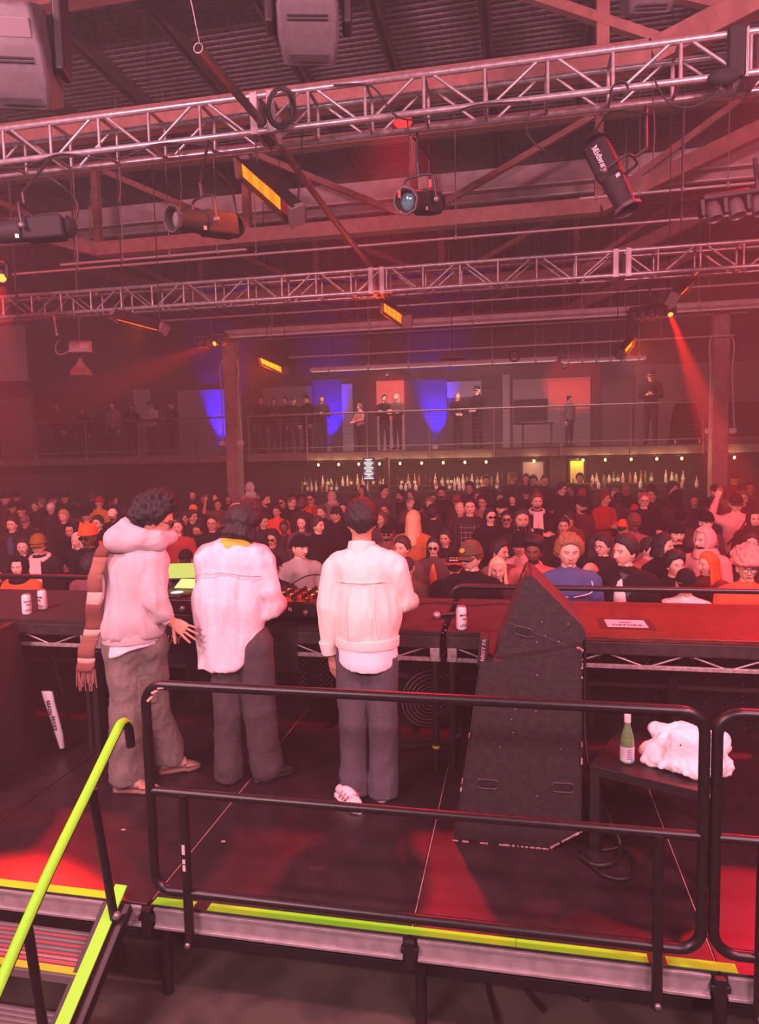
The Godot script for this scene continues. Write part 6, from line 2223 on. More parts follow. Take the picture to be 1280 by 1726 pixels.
# ---------------------------------------------------------------- crowd figures, 1.75 m tall, facing +z
func body_of(pose: String, short_sleeve: int, tier: int) -> Array:
	var key := "%s %d %d" % [pose, short_sleeve, tier]
	if body_cache.has(key):
		return body_cache[key]
	var cell: float = [0.017, 0.024, 0.032][tier]
	var f := Field.new(V(-0.5, -0.02, -0.26), V(0.5, 2.0 if pose == "raise" else 1.62, 0.5), cell)
	f.cap(V(0, 0.94, 0), V(0, 1.02, 0), 0.15, 0.148, 2, 0.03, 1.3)
	for s in [-1, 1]:
		f.cap(V(s * 0.085, 0.9, 0), V(s * 0.095, 0.5, 0.01), 0.095, 0.07, 2, 0.04)
		f.cap(V(s * 0.095, 0.5, 0.01), V(s * 0.1, 0.1, -0.02), 0.07, 0.055, 2, 0.03)
		f.cap(V(s * 0.1, 0.05, -0.05), V(s * 0.12, 0.04, 0.15), 0.045, 0.04, 2, 0.02)
	f.cap(V(0, 1.0, 0), V(0, 1.15, 0), 0.155, 0.15, 1, 0.04, 1.3)
	f.cap(V(0, 1.15, 0), V(0, 1.34, 0.0), 0.152, 0.165, 1, 0.05, 1.35)
	f.cap(V(-0.15, 1.415, -0.01), V(0.15, 1.415, -0.01), 0.062, 0.062, 1, 0.08)
	f.cap(V(0, 1.43, -0.01), V(0, 1.47, 0.0), 0.085, 0.066, 1, 0.05)
	f.cap(V(0, 1.44, 0), V(0, 1.57, 0.015), 0.054, 0.052, 0, 0.02)
	var hands := []
	for s in [-1, 1]:
		var sh := V(s * 0.185, 1.395, 0)
		var el := V(s * 0.235, 1.13, -0.02)
		var wr := V(s * 0.225, 0.89, 0.06)
		match pose:
			"hold":
				el = V(s * 0.24, 1.14, 0.03); wr = V(s * 0.09, 1.17, 0.27)
			"cross":
				el = V(s * 0.235, 1.14, 0.07); wr = V(s * -0.05, 1.18 + 0.03 * s, 0.2)
			"lean":
				el = V(s * 0.235, 1.13, 0.12); wr = V(s * 0.1, 1.07, 0.36)
			"raise":
				if s > 0:
					el = V(-0.33, 1.46, 0.06); wr = V(-0.27, 1.7, 0.12); sh = V(-0.185, 1.395, 0)
				else:
					el = V(0.24, 1.14, 0.03); wr = V(0.12, 1.14, 0.25); sh = V(0.185, 1.395, 0)
		if short_sleeve:
			var mid := sh.lerp(el, 0.62)
			f.cap(sh, mid, 0.072, 0.066, 1, 0.03)
			f.cap(mid, el, 0.05, 0.045, 0, 0.012)
			f.cap(el, wr, 0.045, 0.031, 0, 0.02)
		else:
			f.cap(sh, el, 0.07, 0.056, 1, 0.03)
			f.cap(el, wr, 0.055, 0.042, 1, 0.02)
			f.cap(wr, wr + (wr - el).normalized() * 0.03, 0.03, 0.028, 0, 0.01)
		var d := (wr - el).normalized()
		hands.append(hand_at(wr + d * 0.03, d, V(s * 0.7, 0.5, 0.2) if pose != "raise" else V(0, 0, -1), 0.98))
	var mbs := f.surface(3, 0.006 if tier < 2 else 0.0, 9.0, hash(key) % 97, V(1.2, 0.5, 1.2))
	var out := [mbs[0].mesh(true), mbs[1].arrays(), mbs[2].arrays(), hands]
	body_cache[key] = out
	return out

func heads_ready() -> void:
	for k in 4:
		head_cache["0 %d" % k] = head_mesh(92, 62, k % 2 == 1, 30 + k)
		head_cache["1 %d" % k] = head_mesh(54, 40, k % 2 == 1, 40 + k)
		head_cache["2 %d" % k] = head_mesh(30, 24, k % 2 == 1, 50 + k)
	for t in 3:
		hand_cache.append([hand_mb(1.0, 0.45, 0.05, [8, 6, 4][t]).mesh(true), hand_mb(-1.0, 0.45, 0.05, [8, 6, 4][t]).mesh(true)])

func hair_of(style: String, tier: int) -> Mesh:
	var key := "%s %d" % [style, tier]
	if hair_cache.has(key):
		return hair_cache[key]
	var nu: int = [52, 36, 24][tier]
	var nv: int = [38, 26, 18][tier]
	var m: MB
	match style:
		"short": m = hair_cap(nu, nv, 0.014, -0.06, 0.007, 48.0, 3, 0.01)
		"medium": m = hair_cap(nu, nv, 0.026, -0.09, 0.012, 38.0, 5, 0.008)
		"curly": m = hair_cap(nu, nv, 0.03, -0.1, 0.02, 40.0, 8, 0.0)
		"buzz": m = hair_cap(nu, nv, 0.003, -0.05, 0.001, 40.0, 3)
		"flat": m = hair_cap(nu, nv, 0.012, -0.04, 0.004, 50.0, 9, 0.05)
		"bun":
			m = hair_cap(nu, nv, 0.01, -0.06, 0.004, 40.0, 4)
			m.ball(V(0, 0.1, -0.09), V(0.04, 0.04, 0.04), 12, 8)
		"bob":
			m = hair_cap(nu, nv, 0.02, -0.09, 0.004, 30.0, 6)
			hair_fall(m, 62.0, 0.115, 0.012, 2)
		"long":
			m = hair_cap(nu, nv, 0.018, -0.09, 0.006, 30.0, 7)
			hair_fall(m, 66.0, 0.30, 0.03, 3)
		"beard": m = shell(nu, nv, func(a, y): return lerpf(-0.014, 0.008, smoothstep(-0.045, -0.06, y + 0.028 * smoothstep(0.5, 1.5, a)) * smoothstep(1.75, 1.5, a)), 0.003, 60.0, 2)
		"moustache":
			m = MB.new()
			for s in [-1, 1]:
				m.ball(V(s * 0.014, -0.051, 0.094), V(0.016, 0.006, 0.008), 8, 6, Basis(Vector3.BACK, s * -0.2))
		"cap", "capback":
			m = shell(nu, nv, func(a, y): return lerpf(-0.02, 0.022 + 0.012 * smoothstep(0.05, 0.11, y), smoothstep(0.018, 0.03, y)), 0.0)
			var z: float = 1.0 if style == "cap" else -1.0
			var rings := []
			for j in 9:
				var u := -1.0 + j * 0.25
				var ring := PackedVector3Array()
				var reach := 0.075 * sqrt(maxf(1.0 - u * u * 0.85, 0.05))
				var bx := u * 0.076
				var bz := (0.1 - 0.055 * u * u) * z
				var y0 := 0.03 - 0.012 * u * u
				ring.append(V(bx, y0, bz - 0.02 * z)); ring.append(V(bx, y0 - 0.014 - 0.008 * u * u, bz + reach * z)); ring.append(V(bx, y0 - 0.019 - 0.008 * u * u, bz + reach * z)); ring.append(V(bx, y0 - 0.006, bz - 0.02 * z))
				rings.append(ring)
			m.loft(rings)
			m.ball(V(0, 0.148, -0.005), V(0.009, 0.005, 0.009), 8, 5)
		"beanie", "catbeanie":
			m = shell(nu, nv, func(a, y): return lerpf(-0.02, 0.022 + 0.02 * smoothstep(0.03, 0.11, y) + (0.006 if y < 0.055 else 0.0), smoothstep(0.018, 0.026, y)), 0.003, 90.0)
			if style == "catbeanie":
				for s in [-1, 1]:
					m.lathe(T(V(s * 0.062, 0.115, 0.0), 0, 0, -22 * s), [Vector2(0.034, 0.0), Vector2(0.02, 0.035), Vector2(0.002, 0.062)], 10)
		"furhat":
			m = shell(nu, nv, func(a, y): return lerpf(-0.02, 0.05 + 0.02 * smoothstep(0.05, 0.11, y), smoothstep(0.02, 0.035, y)), 0.03, 55.0, 12)
			for s in [-1, 1]:
				m.ball(V(s * 0.1, 0.125, 0.0), V(0.045, 0.04, 0.04), 10, 8)
		"bucket":
			m = shell(nu, nv, func(a, y): return lerpf(-0.02, 0.02 + 0.03 * smoothstep(0.06, 0.11, y), smoothstep(0.02, 0.03, y)), 0.0)
			m.lathe(T(V(0, 0.028, 0)), [Vector2(0.085, 0.012), Vector2(0.125, -0.006), Vector2(0.126, -0.01), Vector2(0.085, 0.004)], nu)
		"hood":
			m = shell(nu, nv, func(a, y): return lerpf(0.026, -0.02, smoothstep(1.08, 0.82, a) * smoothstep(0.088, 0.07, y)), 0.005, 14.0, 3)
			m.lathe(T(V(0, -0.15, -0.012)), [Vector2(0.125, -0.03), Vector2(0.135, 0.0), Vector2(0.115, 0.045), Vector2(0.09, 0.07)], 20)
	var am := m.mesh()
	hair_cache[key] = am
	return am

func person(r: Array, floor_y: float, group: String) -> Node3D:
	var px: int = r[15]
	var tier := 0 if px >= 34 else (1 if px >= 19 else 2)
	var o := thing("person", r[13], "person", V(r[0], floor_y, r[1]), 0.0, group)
	var sc: float = r[2] / 1.75
	if r[10]:
		sc = r[2] / 1.775
	o.scale = Vector3.ONE * sc * V(0.95 if r[14] else 1.0, 1.0, 1.0)
	var face: float = r[3]
	var by := clampf(face, -70.0, 70.0) * 0.55 if absf(face) < 120.0 else face
	o.rotation_degrees.y = by
	var bd := body_of(r[4], r[5], tier)
	var hy := deg_to_rad(face - by)
	var hf := Transform3D(Basis(Vector3.UP, hy) * Basis(Vector3.RIGHT, 0.06), V(0, 1.63, 0.022))
	var key: int = (2 if hash(r[13]) % 2 == 0 else 0) + int(r[14])
	var st := SurfaceTool.new()
	st.begin(Mesh.PRIMITIVE_TRIANGLES)
	st.append_from(bd[0], 0, Transform3D())
	st.append_from(head_cache["%d %d" % [tier, key]], 0, hf)
	for k in 2:
		st.append_from(hand_cache[tier][1 - k], 0, bd[3][k])
	var am: ArrayMesh = st.commit()
	am.add_surface_from_arrays(Mesh.PRIMITIVE_TRIANGLES, bd[1])
	am.add_surface_from_arrays(Mesh.PRIMITIVE_TRIANGLES, bd[2])
	var b := MeshInstance3D.new()
	b.name = "body"
	b.mesh = am
	o.add_child(b)
	b.set_surface_override_material(0, mat(r[7], 0.55, 0.0, "skin"))
	b.set_surface_override_material(1, mat(r[6], 0.9, 0.0, "cloth"))
	b.set_surface_override_material(2, mat(["1c181b", "262026", "2c2c3a", "342a28"][hash(r[13]) % 4], 0.9))
	var ex: String = r[12]
	if r[8]:
		part("hair", hair_of(r[8], tier), mat(r[9], 0.7), o).transform = hf
	if r[10]:
		var h: String = r[10]
		var nm: String = {"catbeanie": "beanie", "capback": "cap", "furhat": "fur_hat", "bucket": "hat"}.get(h, h)
		part(nm, hair_of(h, tier), mat(r[11], 0.85, 0.0, "cloth"), o).transform = hf
		if h in ["cap", "capback"] and not r[8]:
			part("hair", hair_of("buzz", tier), mat("2a1e1a", 0.8), o).transform = hf
	if "b" in ex:
		part("beard", hair_of("beard", tier), mat(r[9] if r[9] else "2a1c18", 0.8), o).transform = hf
	if "m" in ex:
		part("moustache", hair_of("moustache", tier), mat("3a2620", 0.8), o).transform = hf
	if "s" in ex:
		part("sunglasses", glasses_cache(true), mat("120d0f", 0.2, 0.2), o).transform = hf
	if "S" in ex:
		part("goggles", glasses_cache(true), glow("f0e8ff", 1.2), o).transform = hf  # reflection on the lenses painted as a white glow
	if "g" in ex:
		part("glasses", glasses_cache(false), mat("2a1f20", 0.4), o).transform = hf
	if "p" in ex:
		var pm := MB.new()
		pm.box(T(V(0.0, 1.22, 0.33), -20), V(0.07, 0.145, 0.009), 0.003)
		part("phone", pm, mat("141214", 0.3), o)
		var ps := MB.new()
		ps.box(T(V(0.0, 1.22, 0.325), -20), V(0.062, 0.135, 0.003), 0.0)
		ps.box(T(V(0.0, 1.222, 0.336), -20), V(0.012, 0.135, 0.004), 0.0)
		part("phone_screen", ps, glow("f4f8ff", 2.0), o)
	if "c" in ex:
		var sm := MB.new()
		var rings := []
		for k in 18:
			var a := TAU * k / 17.0
			var ring := PackedVector3Array()
			for q in 8:
				var e := TAU * q / 8
				ring.append(V(sin(a) * (0.1 + cos(e) * 0.03), 1.48 + sin(e) * 0.035 - 0.03 * cos(a), cos(a) * (0.095 + cos(e) * 0.03)))
			rings.append(ring)
		sm.loft(rings, false)
		for s in [-0.035, 0.045]:
			sm.box(T(V(s, 1.24, 0.15), -4, 0, s * 60), V(0.075, 0.46, 0.02), 0.008)
		part("scarf", sm, mat("d8b8b0", 0.95, 0.0, "cloth"), o, "pale scarf")
	if "v" in ex or "i" in ex:
		var vm := MB.new()
		var pc: String = "e0ccc8" if "v" in ex and not r[14] and not "s" in ex else ("e07048" if "v" in ex else ex.substr(ex.find("i") + 1, 6))
		vm.ball(V(0, 1.27, 0.062), V(0.072, 0.2, 0.078), 14, 12)
		part("shirt_front", vm, mat(pc, 0.9, 0.0, "cloth"), o)
	if "t" in ex:
		var tm := MB.new()
		tm.tube(curve([V(0.13, 1.47, 0.0), V(0.11, 1.42, 0.1), V(0.0, 1.25, 0.15), V(-0.13, 1.08, 0.13)], 4), 0.012, 6)
		part("bag_strap", tm, mat("1c1416", 0.8), o)
	if "X" in ex:
		var xm := MB.new()
		for k in 5:
			xm.box(T(V(-0.12 + 0.06 * k, 1.22, 0.118 - 0.5 * pow(-0.12 + 0.06 * k, 2.0)), -4), V(0.006, 0.36, 0.012), 0.001)
		for k in 5:
			xm.tube(curve([V(-0.14, 1.07 + 0.07 * k, 0.105), V(-0.06, 1.07 + 0.07 * k, 0.122), V(0.06, 1.07 + 0.07 * k, 0.122), V(0.14, 1.07 + 0.07 * k, 0.105)], 3), 0.004, 4)
		part("plaid_stripe", xm, mat("a08484", 0.9), o)
	if "R" in ex:
		var rm := MB.new()
		rm.lathe(T(V(0, 0.024, -0.002)), [Vector2(0.098, -0.012), Vector2(0.104, -0.012), Vector2(0.104, 0.012), Vector2(0.098, 0.012)], 24)
		var ri := part("cap_band", rm, mat("c82a30", 0.8), o)
		ri.transform = hf * Transform3D(Basis.from_scale(V(0.98, 1, 1.16)), Vector3.ZERO)
		var tx := part("cap_lettering", text("WARRIORS", 0.014, 0.003, "Droid Sans", 700), mat("e8dcdc", 0.7), o)
		tx.transform = hf * T(V(0, 0.065, -0.124), 0, 180)
		var pt := MB.new()
		for k in 3:
			pt.ball(V(-0.028 + 0.028 * k, 0.088, -0.118), V(0.011, 0.008, 0.004), 8, 6)
		part("cap_emblem", pt, mat("b8863a", 0.7), o).transform = hf
	if "O" in ex:
		var om := MB.new()
		om.ball(V(0, 0.078, 0.112), V(0.027, 0.02, 0.006), 14, 8, Basis(Vector3.RIGHT, -0.35))
		part("cap_patch", om, mat("f0a030", 0.7), o, "yellow oval patch").transform = hf
	return o

func glasses_cache(solid: bool) -> Mesh:
	var k := "glasses %s" % solid
	if not hair_cache.has(k):
		hair_cache[k] = glasses_mb(0.027 if solid else 0.023, 0.018 if solid else 0.02, solid).mesh()
	return hair_cache[k]

func crowd() -> void:
	for r in CROWD:
		var o := person(r, FLOOR, "crowd on the dance floor" if r[1] > -17.0 else "bar staff")
		if "blue jacket" in r[13]:
			for s in [-1, 1]:
				var m := MB.new()
				m.tube(curve([V(s * 0.06, 1.49, 0.03), V(s * 0.15, 1.44, 0.05), V(s * 0.16, 1.34, 0.115), V(s * 0.02, 1.30, 0.145)], 5), 0.005, 6)
				part("piping", m, mat("e0d0cc", 0.8), o)
		if "orange emblem" in r[13]:
			var m := MB.new()
			m.ball(V(0.09, 1.32, 0.118), V(0.03, 0.045, 0.008), 10, 6)
			part("emblem", m, mat("ff4a2a", 0.8), o)
		if "leather jacket" in r[13] and "white tee" in r[13]:
			for s in [-1, 1]:
				var m := MB.new()
				m.prism(T(V(s * 0.045, 1.4, 0.105), -12, s * 20, s * 14), PackedVector2Array([Vector2(-0.03, 0.09), Vector2(0.03, 0.06), Vector2(0.045, -0.04), Vector2(-0.02, -0.12)]), 0.012)
				part("lapel", m, mat("1c1517", 0.4), o)

func balcony_people() -> void:
	var y := 2.14
	var rows := [
		[[-14.70, -20.2, 1.78, 10, "down", 0, "241c1e", "b98068", "short", "1c1414", "", "", "", "dark figure at the far left of the balcony, hands clasped", 0, 15]],
		[[-14.10, -20.6, 1.60, 40, "down", 0, "201819", "b98068", "", "", "hood", "1c1517", "", "hooded dark figure at the far left of the balcony", 0, 15]],
		[[-12.85, -20.4, 1.74, 0, "down", 0, "a07a7a", "d8a590", "long", "3a2820", "", "", "", "woman in a dusty pink top and pale trousers on the left balcony", 1, 15]],
		[[-11.76, -19.7, 1.58, 30, "hold", 0, "221a1c", "c08a72", "long", "1c1414", "", "", "", "woman in a dark jacket and boots leaning on the left balcony rail", 1, 15]],
		[[-11.04, -19.6, 1.66, -20, "lean", 1, "e0d4d4", "b98068", "", "", "cap", "2a2022", "", "man in a white tee leaning on the left balcony rail", 0, 15]],
		[[-10.50, -19.9, 1.63, -40, "hold", 0, "1e1718", "c08a72", "short", "1c1414", "", "", "", "person in black beside the white tee on the left balcony", 0, 15]],
		[[-7.65, -20.0, 1.68, 30, "down", 0, "241a1c", "b98068", "short", "1c1414", "", "", "", "leftmost of the dark group right of the left column on the balcony", 0, 15]],
		[[-7.20, -19.9, 1.62, 20, "hold", 0, "2a1e20", "c08a72", "bob", "241a18", "", "", "", "second from left in the dark balcony group, round haired", 1, 15]],
		[[-6.90, -20.1, 1.66, -10, "cross", 0, "2a2022", "c08a72", "short", "1c1414", "", "", "", "third from left in the dark balcony group, arms folded", 0, 15]],
		[[-6.55, -19.8, 1.64, 10, "down", 0, "241c1e", "c08a72", "", "", "beanie", "5a5258", "", "person in a grey beanie in the dark balcony group", 0, 15]],
		[[-6.20, -20.0, 1.70, -50, "down", 0, "1c1618", "c08a72", "", "", "cap", "1c1618", "", "tall man in a black cap at the right of the dark balcony group", 0, 15]],
		[[-5.65, -19.7, 1.62, 20, "hold", 0, "3a2c2e", "c08a72", "long", "241a18", "", "", "", "woman in a dark vest with pale sleeves on the balcony", 1, 16]],
		[[-4.48, -19.6, 1.34, -60, "lean", 0, "c07a70", "d8a590", "medium", "8a5040", "", "", "", "person in pink bending over a bag on the balcony", 1, 16]],
		[[-3.75, -19.5, 1.56, 30, "cross", 0, "241a1a", "c08a72", "short", "1c1414", "", "", "", "man in a dark coat hugging the fur coated woman on the balcony", 0, 16]],
		[[-3.38, -19.5, 1.58, -30, "cross", 0, "5a4238", "d8a590", "long", "b08a6a", "", "", "", "woman in a brown fur coat hugged on the balcony", 1, 16]],
		[[-1.66, -19.5, 1.54, 20, "lean", 0, "1e1819", "d8a590", "long", "6a4a38", "", "", "", "woman in black leaning on the balcony rail, left of the capped man", 1, 16]],
		[[-1.12, -19.6, 1.74, -30, "lean", 0, "1c1719", "d8a590", "", "", "cap", "201a1b", "", "man in a black cap and lettered black top on the balcony", 0, 17]],
		[[1.47, -21.3, 1.48, 60, "down", 0, "6a5454", "b98068", "bun", "1c1414", "", "", "", "woman in a grey sweatshirt standing back by the balcony table", 1, 14]],
		[[3.43, -19.5, 1.95, -25, "hold", 0, "231a1b", "c08a72", "", "", "cap", "2a2022", "", "very tall man in a black cap looking at his hands on the balcony", 0, 17]]]
	for q in rows:
		person(q[0], y, "people on the balcony")

# x, z, height, facing, pose, short sleeves, top, skin, hair, hair colour, hat, hat colour, extras, label, woman, size in view
const CROWD := [
	[0.4, -5.81, 1.83, 5, "down", 0, "46507a", "d8a590", "curly", "8a5a3a", "", "", "", "young man with brown curls in a blue jacket with white piping", 0, 52],
	[-0.39, -5.83, 1.8, -35, "down", 1, "1a1517", "d8a590", "short", "5a3a2a", "cap", "5a4436", "sO", "man in an olive cap with a yellow patch and round sunglasses", 0, 50],
	[0.86, -5.89, 1.83, -55, "down", 0, "221a1c", "d8a590", "short", "241a18", "", "", "v", "man in a black leather jacket and white tee looking left", 0, 52],
	[1.8, -6.0, 1.7, -5, "hold", 0, "e05a3a", "d8a590", "", "", "furhat", "f08a80", "g", "woman with glasses, a fluffy pink hat and an orange jacket", 1, 52],
	[-0.19, -6.27, 1.58, 0, "down", 0, "3c2e32", "d8a590", "long", "e8b890", "", "", "v", "smiling blond woman at the rail left of the wedge monitor", 1, 47],
	[0.14, -6.6, 1.71, -15, "down", 0, "b0605a", "6a4232", "flat", "120d0d", "", "", "b", "dark skinned bearded man with high flat hair above the monitor", 0, 45],
	[-0.6, -6.49, 1.6, 180, "down", 0, "1a1416", "d8a590", "short", "3a2a24", "capback", "161114", "R", "person in a black cap with a red edge, seen from behind", 0, 45],
	[1.7, -6.72, 1.58, -70, "down", 0, "6a2a24", "d8a590", "long", "ff6020", "", "", "", "woman with long bright orange hair in profile", 1, 46],
	[0.62, -6.33, 1.52, 0, "hold", 0, "6a6468", "d8a590", "bob", "e0c0a0", "", "", "", "fair haired girl with bangs resting her cheek on a hand", 1, 47],
	[1.34, -6.43, 1.62, 20, "down", 0, "2a1c1e", "d8a590", "medium", "1a1113", "", "", "", "woman with pulled back dark hair and a black jacket, chin raised", 1, 48],
	[1.84, -7.43, 1.75, -60, "hold", 0, "d08a84", "d8a590", "", "", "hood", "d89690", "b", "bearded man in a pink hood in profile facing left", 0, 42],
	[1.34, -6.0, 1.55, 0, "hold", 1, "e0ccc8", "d8a590", "", "", "cap", "221a1e", "", "person in a black cap and white tee looking down at the rail", 0, 51],
	[-2.23, -6.79, 1.73, 60, "down", 0, "9c948e", "d8a590", "", "", "capback", "1e1719", "", "man in a grey beige sweatshirt and backward black cap, looking right", 0, 41],
	[-1.2, -7.13, 1.66, -25, "down", 0, "5a3e3a", "d8a590", "short", "3a2620", "", "", "v", "man with brown hair and an open white shirt under a brown jacket", 0, 40],
	[0.01, -7.38, 1.68, -5, "down", 1, "d09084", "c08a72", "short", "1a1212", "bucket", "1e1618", "t", "man in a black hat and pink tank top with straps", 0, 40],
	[1.33, -7.64, 1.59, 55, "down", 0, "d0685a", "d8a590", "short", "201616", "", "", "", "dark haired man in profile right of the leather jacket", 0, 40],
	[-4.69, -6.86, 1.83, 0, "down", 0, "1c1618", "6a4232", "", "", "catbeanie", "ff5a30", "s", "person in a bright orange cat eared beanie and sunglasses", 0, 38],
	[-3.56, -6.88, 1.55, -170, "hold", 0, "5a4440", "c08a72", "", "", "cap", "1c1618", "", "person in a black cap bent over a phone, left of the white shirt", 0, 39],
	[0.03, -8.27, 1.86, 10, "down", 0, "2a2022", "c08a72", "long", "2a1c1a", "", "", "b", "long haired bearded man above the dark monitor", 0, 36],
	[-1.06, -6.49, 1.55, 170, "down", 0, "5a3a34", "c08a72", "buzz", "2a1c18", "", "", "", "balding man seen from behind beside the cream jacket", 0, 44],
	[1.72, -8.15, 1.72, 5, "down", 1, "1a1416", "d8a590", "short", "3a2620", "capback", "201819", "m", "moustached man in a backward cap and black tee", 0, 38],
	[-0.95, -7.77, 1.58, 0, "down", 0, "5a3c3c", "d8a590", "long", "140f10", "", "", "sv", "woman with long black hair, narrow sunglasses and an orange top", 1, 37],
	[-5.48, -7.05, 1.7, 20, "down", 0, "241c1e", "d8a590", "short", "2a1c18", "cap", "8a5a28", "g_ic0a8a0", "man in a gold sequin cap and glasses, left of the orange beanie", 0, 36],
	[-2.34, -6.29, 1.59, 180, "down", 0, "1c1517", "c08a72", "", "", "cap", "1a1416", "", "person in a round black cap and black top right of the white shirt", 0, 44],
	[0.82, -8.17, 1.55, 165, "down", 0, "2a1c1e", "c08a72", "long", "1a1213", "", "", "", "dark haired woman seen from behind, right of the brown curls", 1, 37],
	[1.37, -7.12, 1.7, 60, "down", 0, "1e1618", "d8a590", "bob", "161012", "", "", "", "woman with a black bob in profile facing right", 1, 43],
	[-5.15, -6.31, 1.56, 10, "cross", 0, "e05a34", "d8a590", "", "", "hood", "1a1416", "", "person in a black hood and bright orange jacket at the left front rail", 0, 40],
	[-4.3, -6.26, 1.56, 180, "down", 0, "7a4650", "c08a72", "medium", "1c1416", "", "", "", "dark haired head seen from behind at the left front rail", 0, 41],
	[-1.29, -8.45, 1.82, 180, "down", 0, "b06038", "d8a590", "long", "d0a078", "", "", "", "blond woman seen from behind in an orange fur coat", 1, 34],
	[-0.2, -6.95, 1.65, 60, "down", 0, "6a4a4c", "c08a72", "short", "1c1414", "", "", "", "man with dark hair in profile above the smiling blond woman", 0, 42],
	[0.87, -7.52, 1.64, -45, "down", 0, "241b1d", "d8a590", "short", "241816", "", "", "g", "man with glasses and slick hair behind the leather jacket", 0, 40],
	[1.44, -9.32, 1.72, 20, "down", 0, "7a5050", "6a4232", "", "", "cap", "6a3c34", "", "dark skinned man in a brown cap and grey pink shirt", 0, 33],
	[2.33, -9.42, 1.72, 15, "down", 0, "4a2a2e", "d8a590", "", "", "beanie", "1c1416", "bX", "bearded man in a dark skull cap and plaid shirt, right", 0, 33],
	[3.08, -10.8, 1.86, -5, "raise", 0, "d89a94", "d8a590", "", "", "cap", "1c1416", "t", "large man in a black cap and pale sweatshirt raising his fist", 0, 29],
	[-5.5, -7.52, 1.36, -50, "hold", 0, "261e20", "d8a590", "", "", "cap", "161214", "", "man in a black cap in profile behind the left front rail", 0, 34],
	[-0.71, -10.25, 1.86, 5, "down", 0, "3a2a2c", "d8a590", "short", "1e1616", "", "", "X", "tall dark haired man in a plaid shirt, centre of the crowd", 0, 29],
	[-0.92, -8.78, 1.55, -15, "down", 0, "2a1e20", "c08a72", "curly", "1a1212", "", "", "", "man with dark curly hair behind the sunglasses woman", 0, 33],
	[3.05, -9.91, 1.72, 0, "down", 0, "1c1416", "d8a590", "", "", "hood", "181214", "", "person in a black hood at the right edge", 0, 32],
	[2.57, -8.4, 1.56, -15, "down", 0, "2a1c1e", "d8a590", "long", "1c1214", "", "", "", "woman with dark hair looking down at the right edge", 1, 37],
	[0.59, -9.61, 1.63, -5, "down", 0, "2a2022", "c08a72", "short", "161012", "", "", "", "dark haired man in a dark jacket above the brown curls", 0, 31],
	[-4.69, -8.92, 1.69, 10, "down", 0, "a03834", "d8a590", "long", "2a1a18", "", "", "", "long haired woman in a red top beside the grey hoodie", 1, 30],
	[-2.78, -9.31, 1.67, 70, "down", 1, "1c1618", "d8a590", "short", "3a2a24", "", "", "", "short haired man in a black tee facing right beside the mixer", 0, 30],
	[-3.2, -8.64, 1.55, 0, "down", 0, "3a2a28", "c08a72", "curly", "1e1412", "", "", "s", "woman with curly hair and gold sunglasses", 1, 32],
	[-0.4, -9.8, 1.75, 25, "down", 0, "1a1416", "d8a590", "long", "161012", "", "", "s", "woman in black with long hair and black sunglasses", 1, 30],
	[0.28, -11.26, 1.86, 10, "cross", 0, "1c1618", "d8a590", "short", "6a3a28", "", "", "bc", "red bearded man with a white scarf over a black coat", 0, 26],
	[-1.79, -9.33, 1.56, 5, "down", 0, "8a5a54", "c08a72", "", "", "beanie", "1e181a", "sb", "smiling bearded man in a black beanie and sunglasses", 0, 30],
	[1.41, -10.06, 1.56, 150, "down", 0, "6a5456", "c08a72", "", "", "cap", "e05a34", "", "person in an orange cap facing away, left of the brown cap", 0, 30],
	[-3.11, -9.65, 1.67, 0, "down", 0, "5a4444", "d8a590", "long", "2a1c1a", "", "", "", "pale woman with long dark hair between the right performers", 1, 29],
	[-4.72, -9.57, 1.55, 0, "hold", 0, "1a1416", "c08a72", "short", "1a1414", "", "", "bp", "bearded man holding up a lit phone between the left performers", 0, 28],
	[-4.32, -9.23, 1.71, 10, "down", 0, "241c1e", "c08a72", "buzz", "241a18", "", "", "g", "man with glasses and stubble behind the white shirt", 0, 29],
	[-0.18, -10.5, 1.64, 0, "down", 0, "241c1e", "c08a72", "short", "1c1414", "", "", "s", "person in sunglasses left of the long haired bearded man", 0, 28],
	[0.75, -10.69, 1.62, -70, "down", 0, "6a3a34", "c08a72", "short", "1a1212", "", "", "", "man in a glittering jacket turned to the left", 0, 28],
	[-7.71, -9.35, 1.68, 15, "down", 0, "2a2426", "d8a590", "short", "241a18", "", "", "i44506a", "dark haired man in a black tee with a pale patterned sleeve, far left", 0, 27],
	[-5.89, -8.36, 1.55, 0, "down", 0, "241c1e", "d8a590", "bob", "e0b8a0", "", "", "", "pale haired person pressed against the orange beanie", 1, 31],
	[-6.4, -9.61, 1.67, 0, "down", 0, "1c1618", "d8a590", "short", "2a1e1a", "", "", "", "dark haired man in a black jacket with an orange emblem", 0, 27],
	[-0.26, -10.96, 1.79, 10, "down", 0, "241c1e", "d8a590", "", "", "beanie", "241c1e", "b", "bearded man in a dark beanie, right of centre", 0, 27],
	[0.94, -11.2, 1.82, 50, "down", 0, "4a2626", "c08a72", "", "", "cap", "2a1e20", "b", "bearded man in a dark cap right of the white scarf", 0, 27],
	[-6.87, -10.02, 1.81, 10, "down", 0, "221a1c", "c08a72", "", "", "cap", "1c1618", "", "man in a black cap behind the orange beanie", 0, 26],
	[-2.89, -10.82, 1.71, -60, "hold", 0, "201819", "c08a72", "", "", "capback", "2a2022", "p", "man in a dark cap looking left at his lit phone", 0, 26],
	[-4.07, -10.57, 1.59, 60, "down", 0, "2e2628", "c08a72", "short", "1c1414", "", "", "", "person in a black jacket with white drawing, leaning right", 0, 26],
	[-2.93, -7.55, 1.56, 0, "down", 0, "241c1e", "c08a72", "", "", "cap", "161214", "", "head in a black cap just above the mixer", 0, 36],
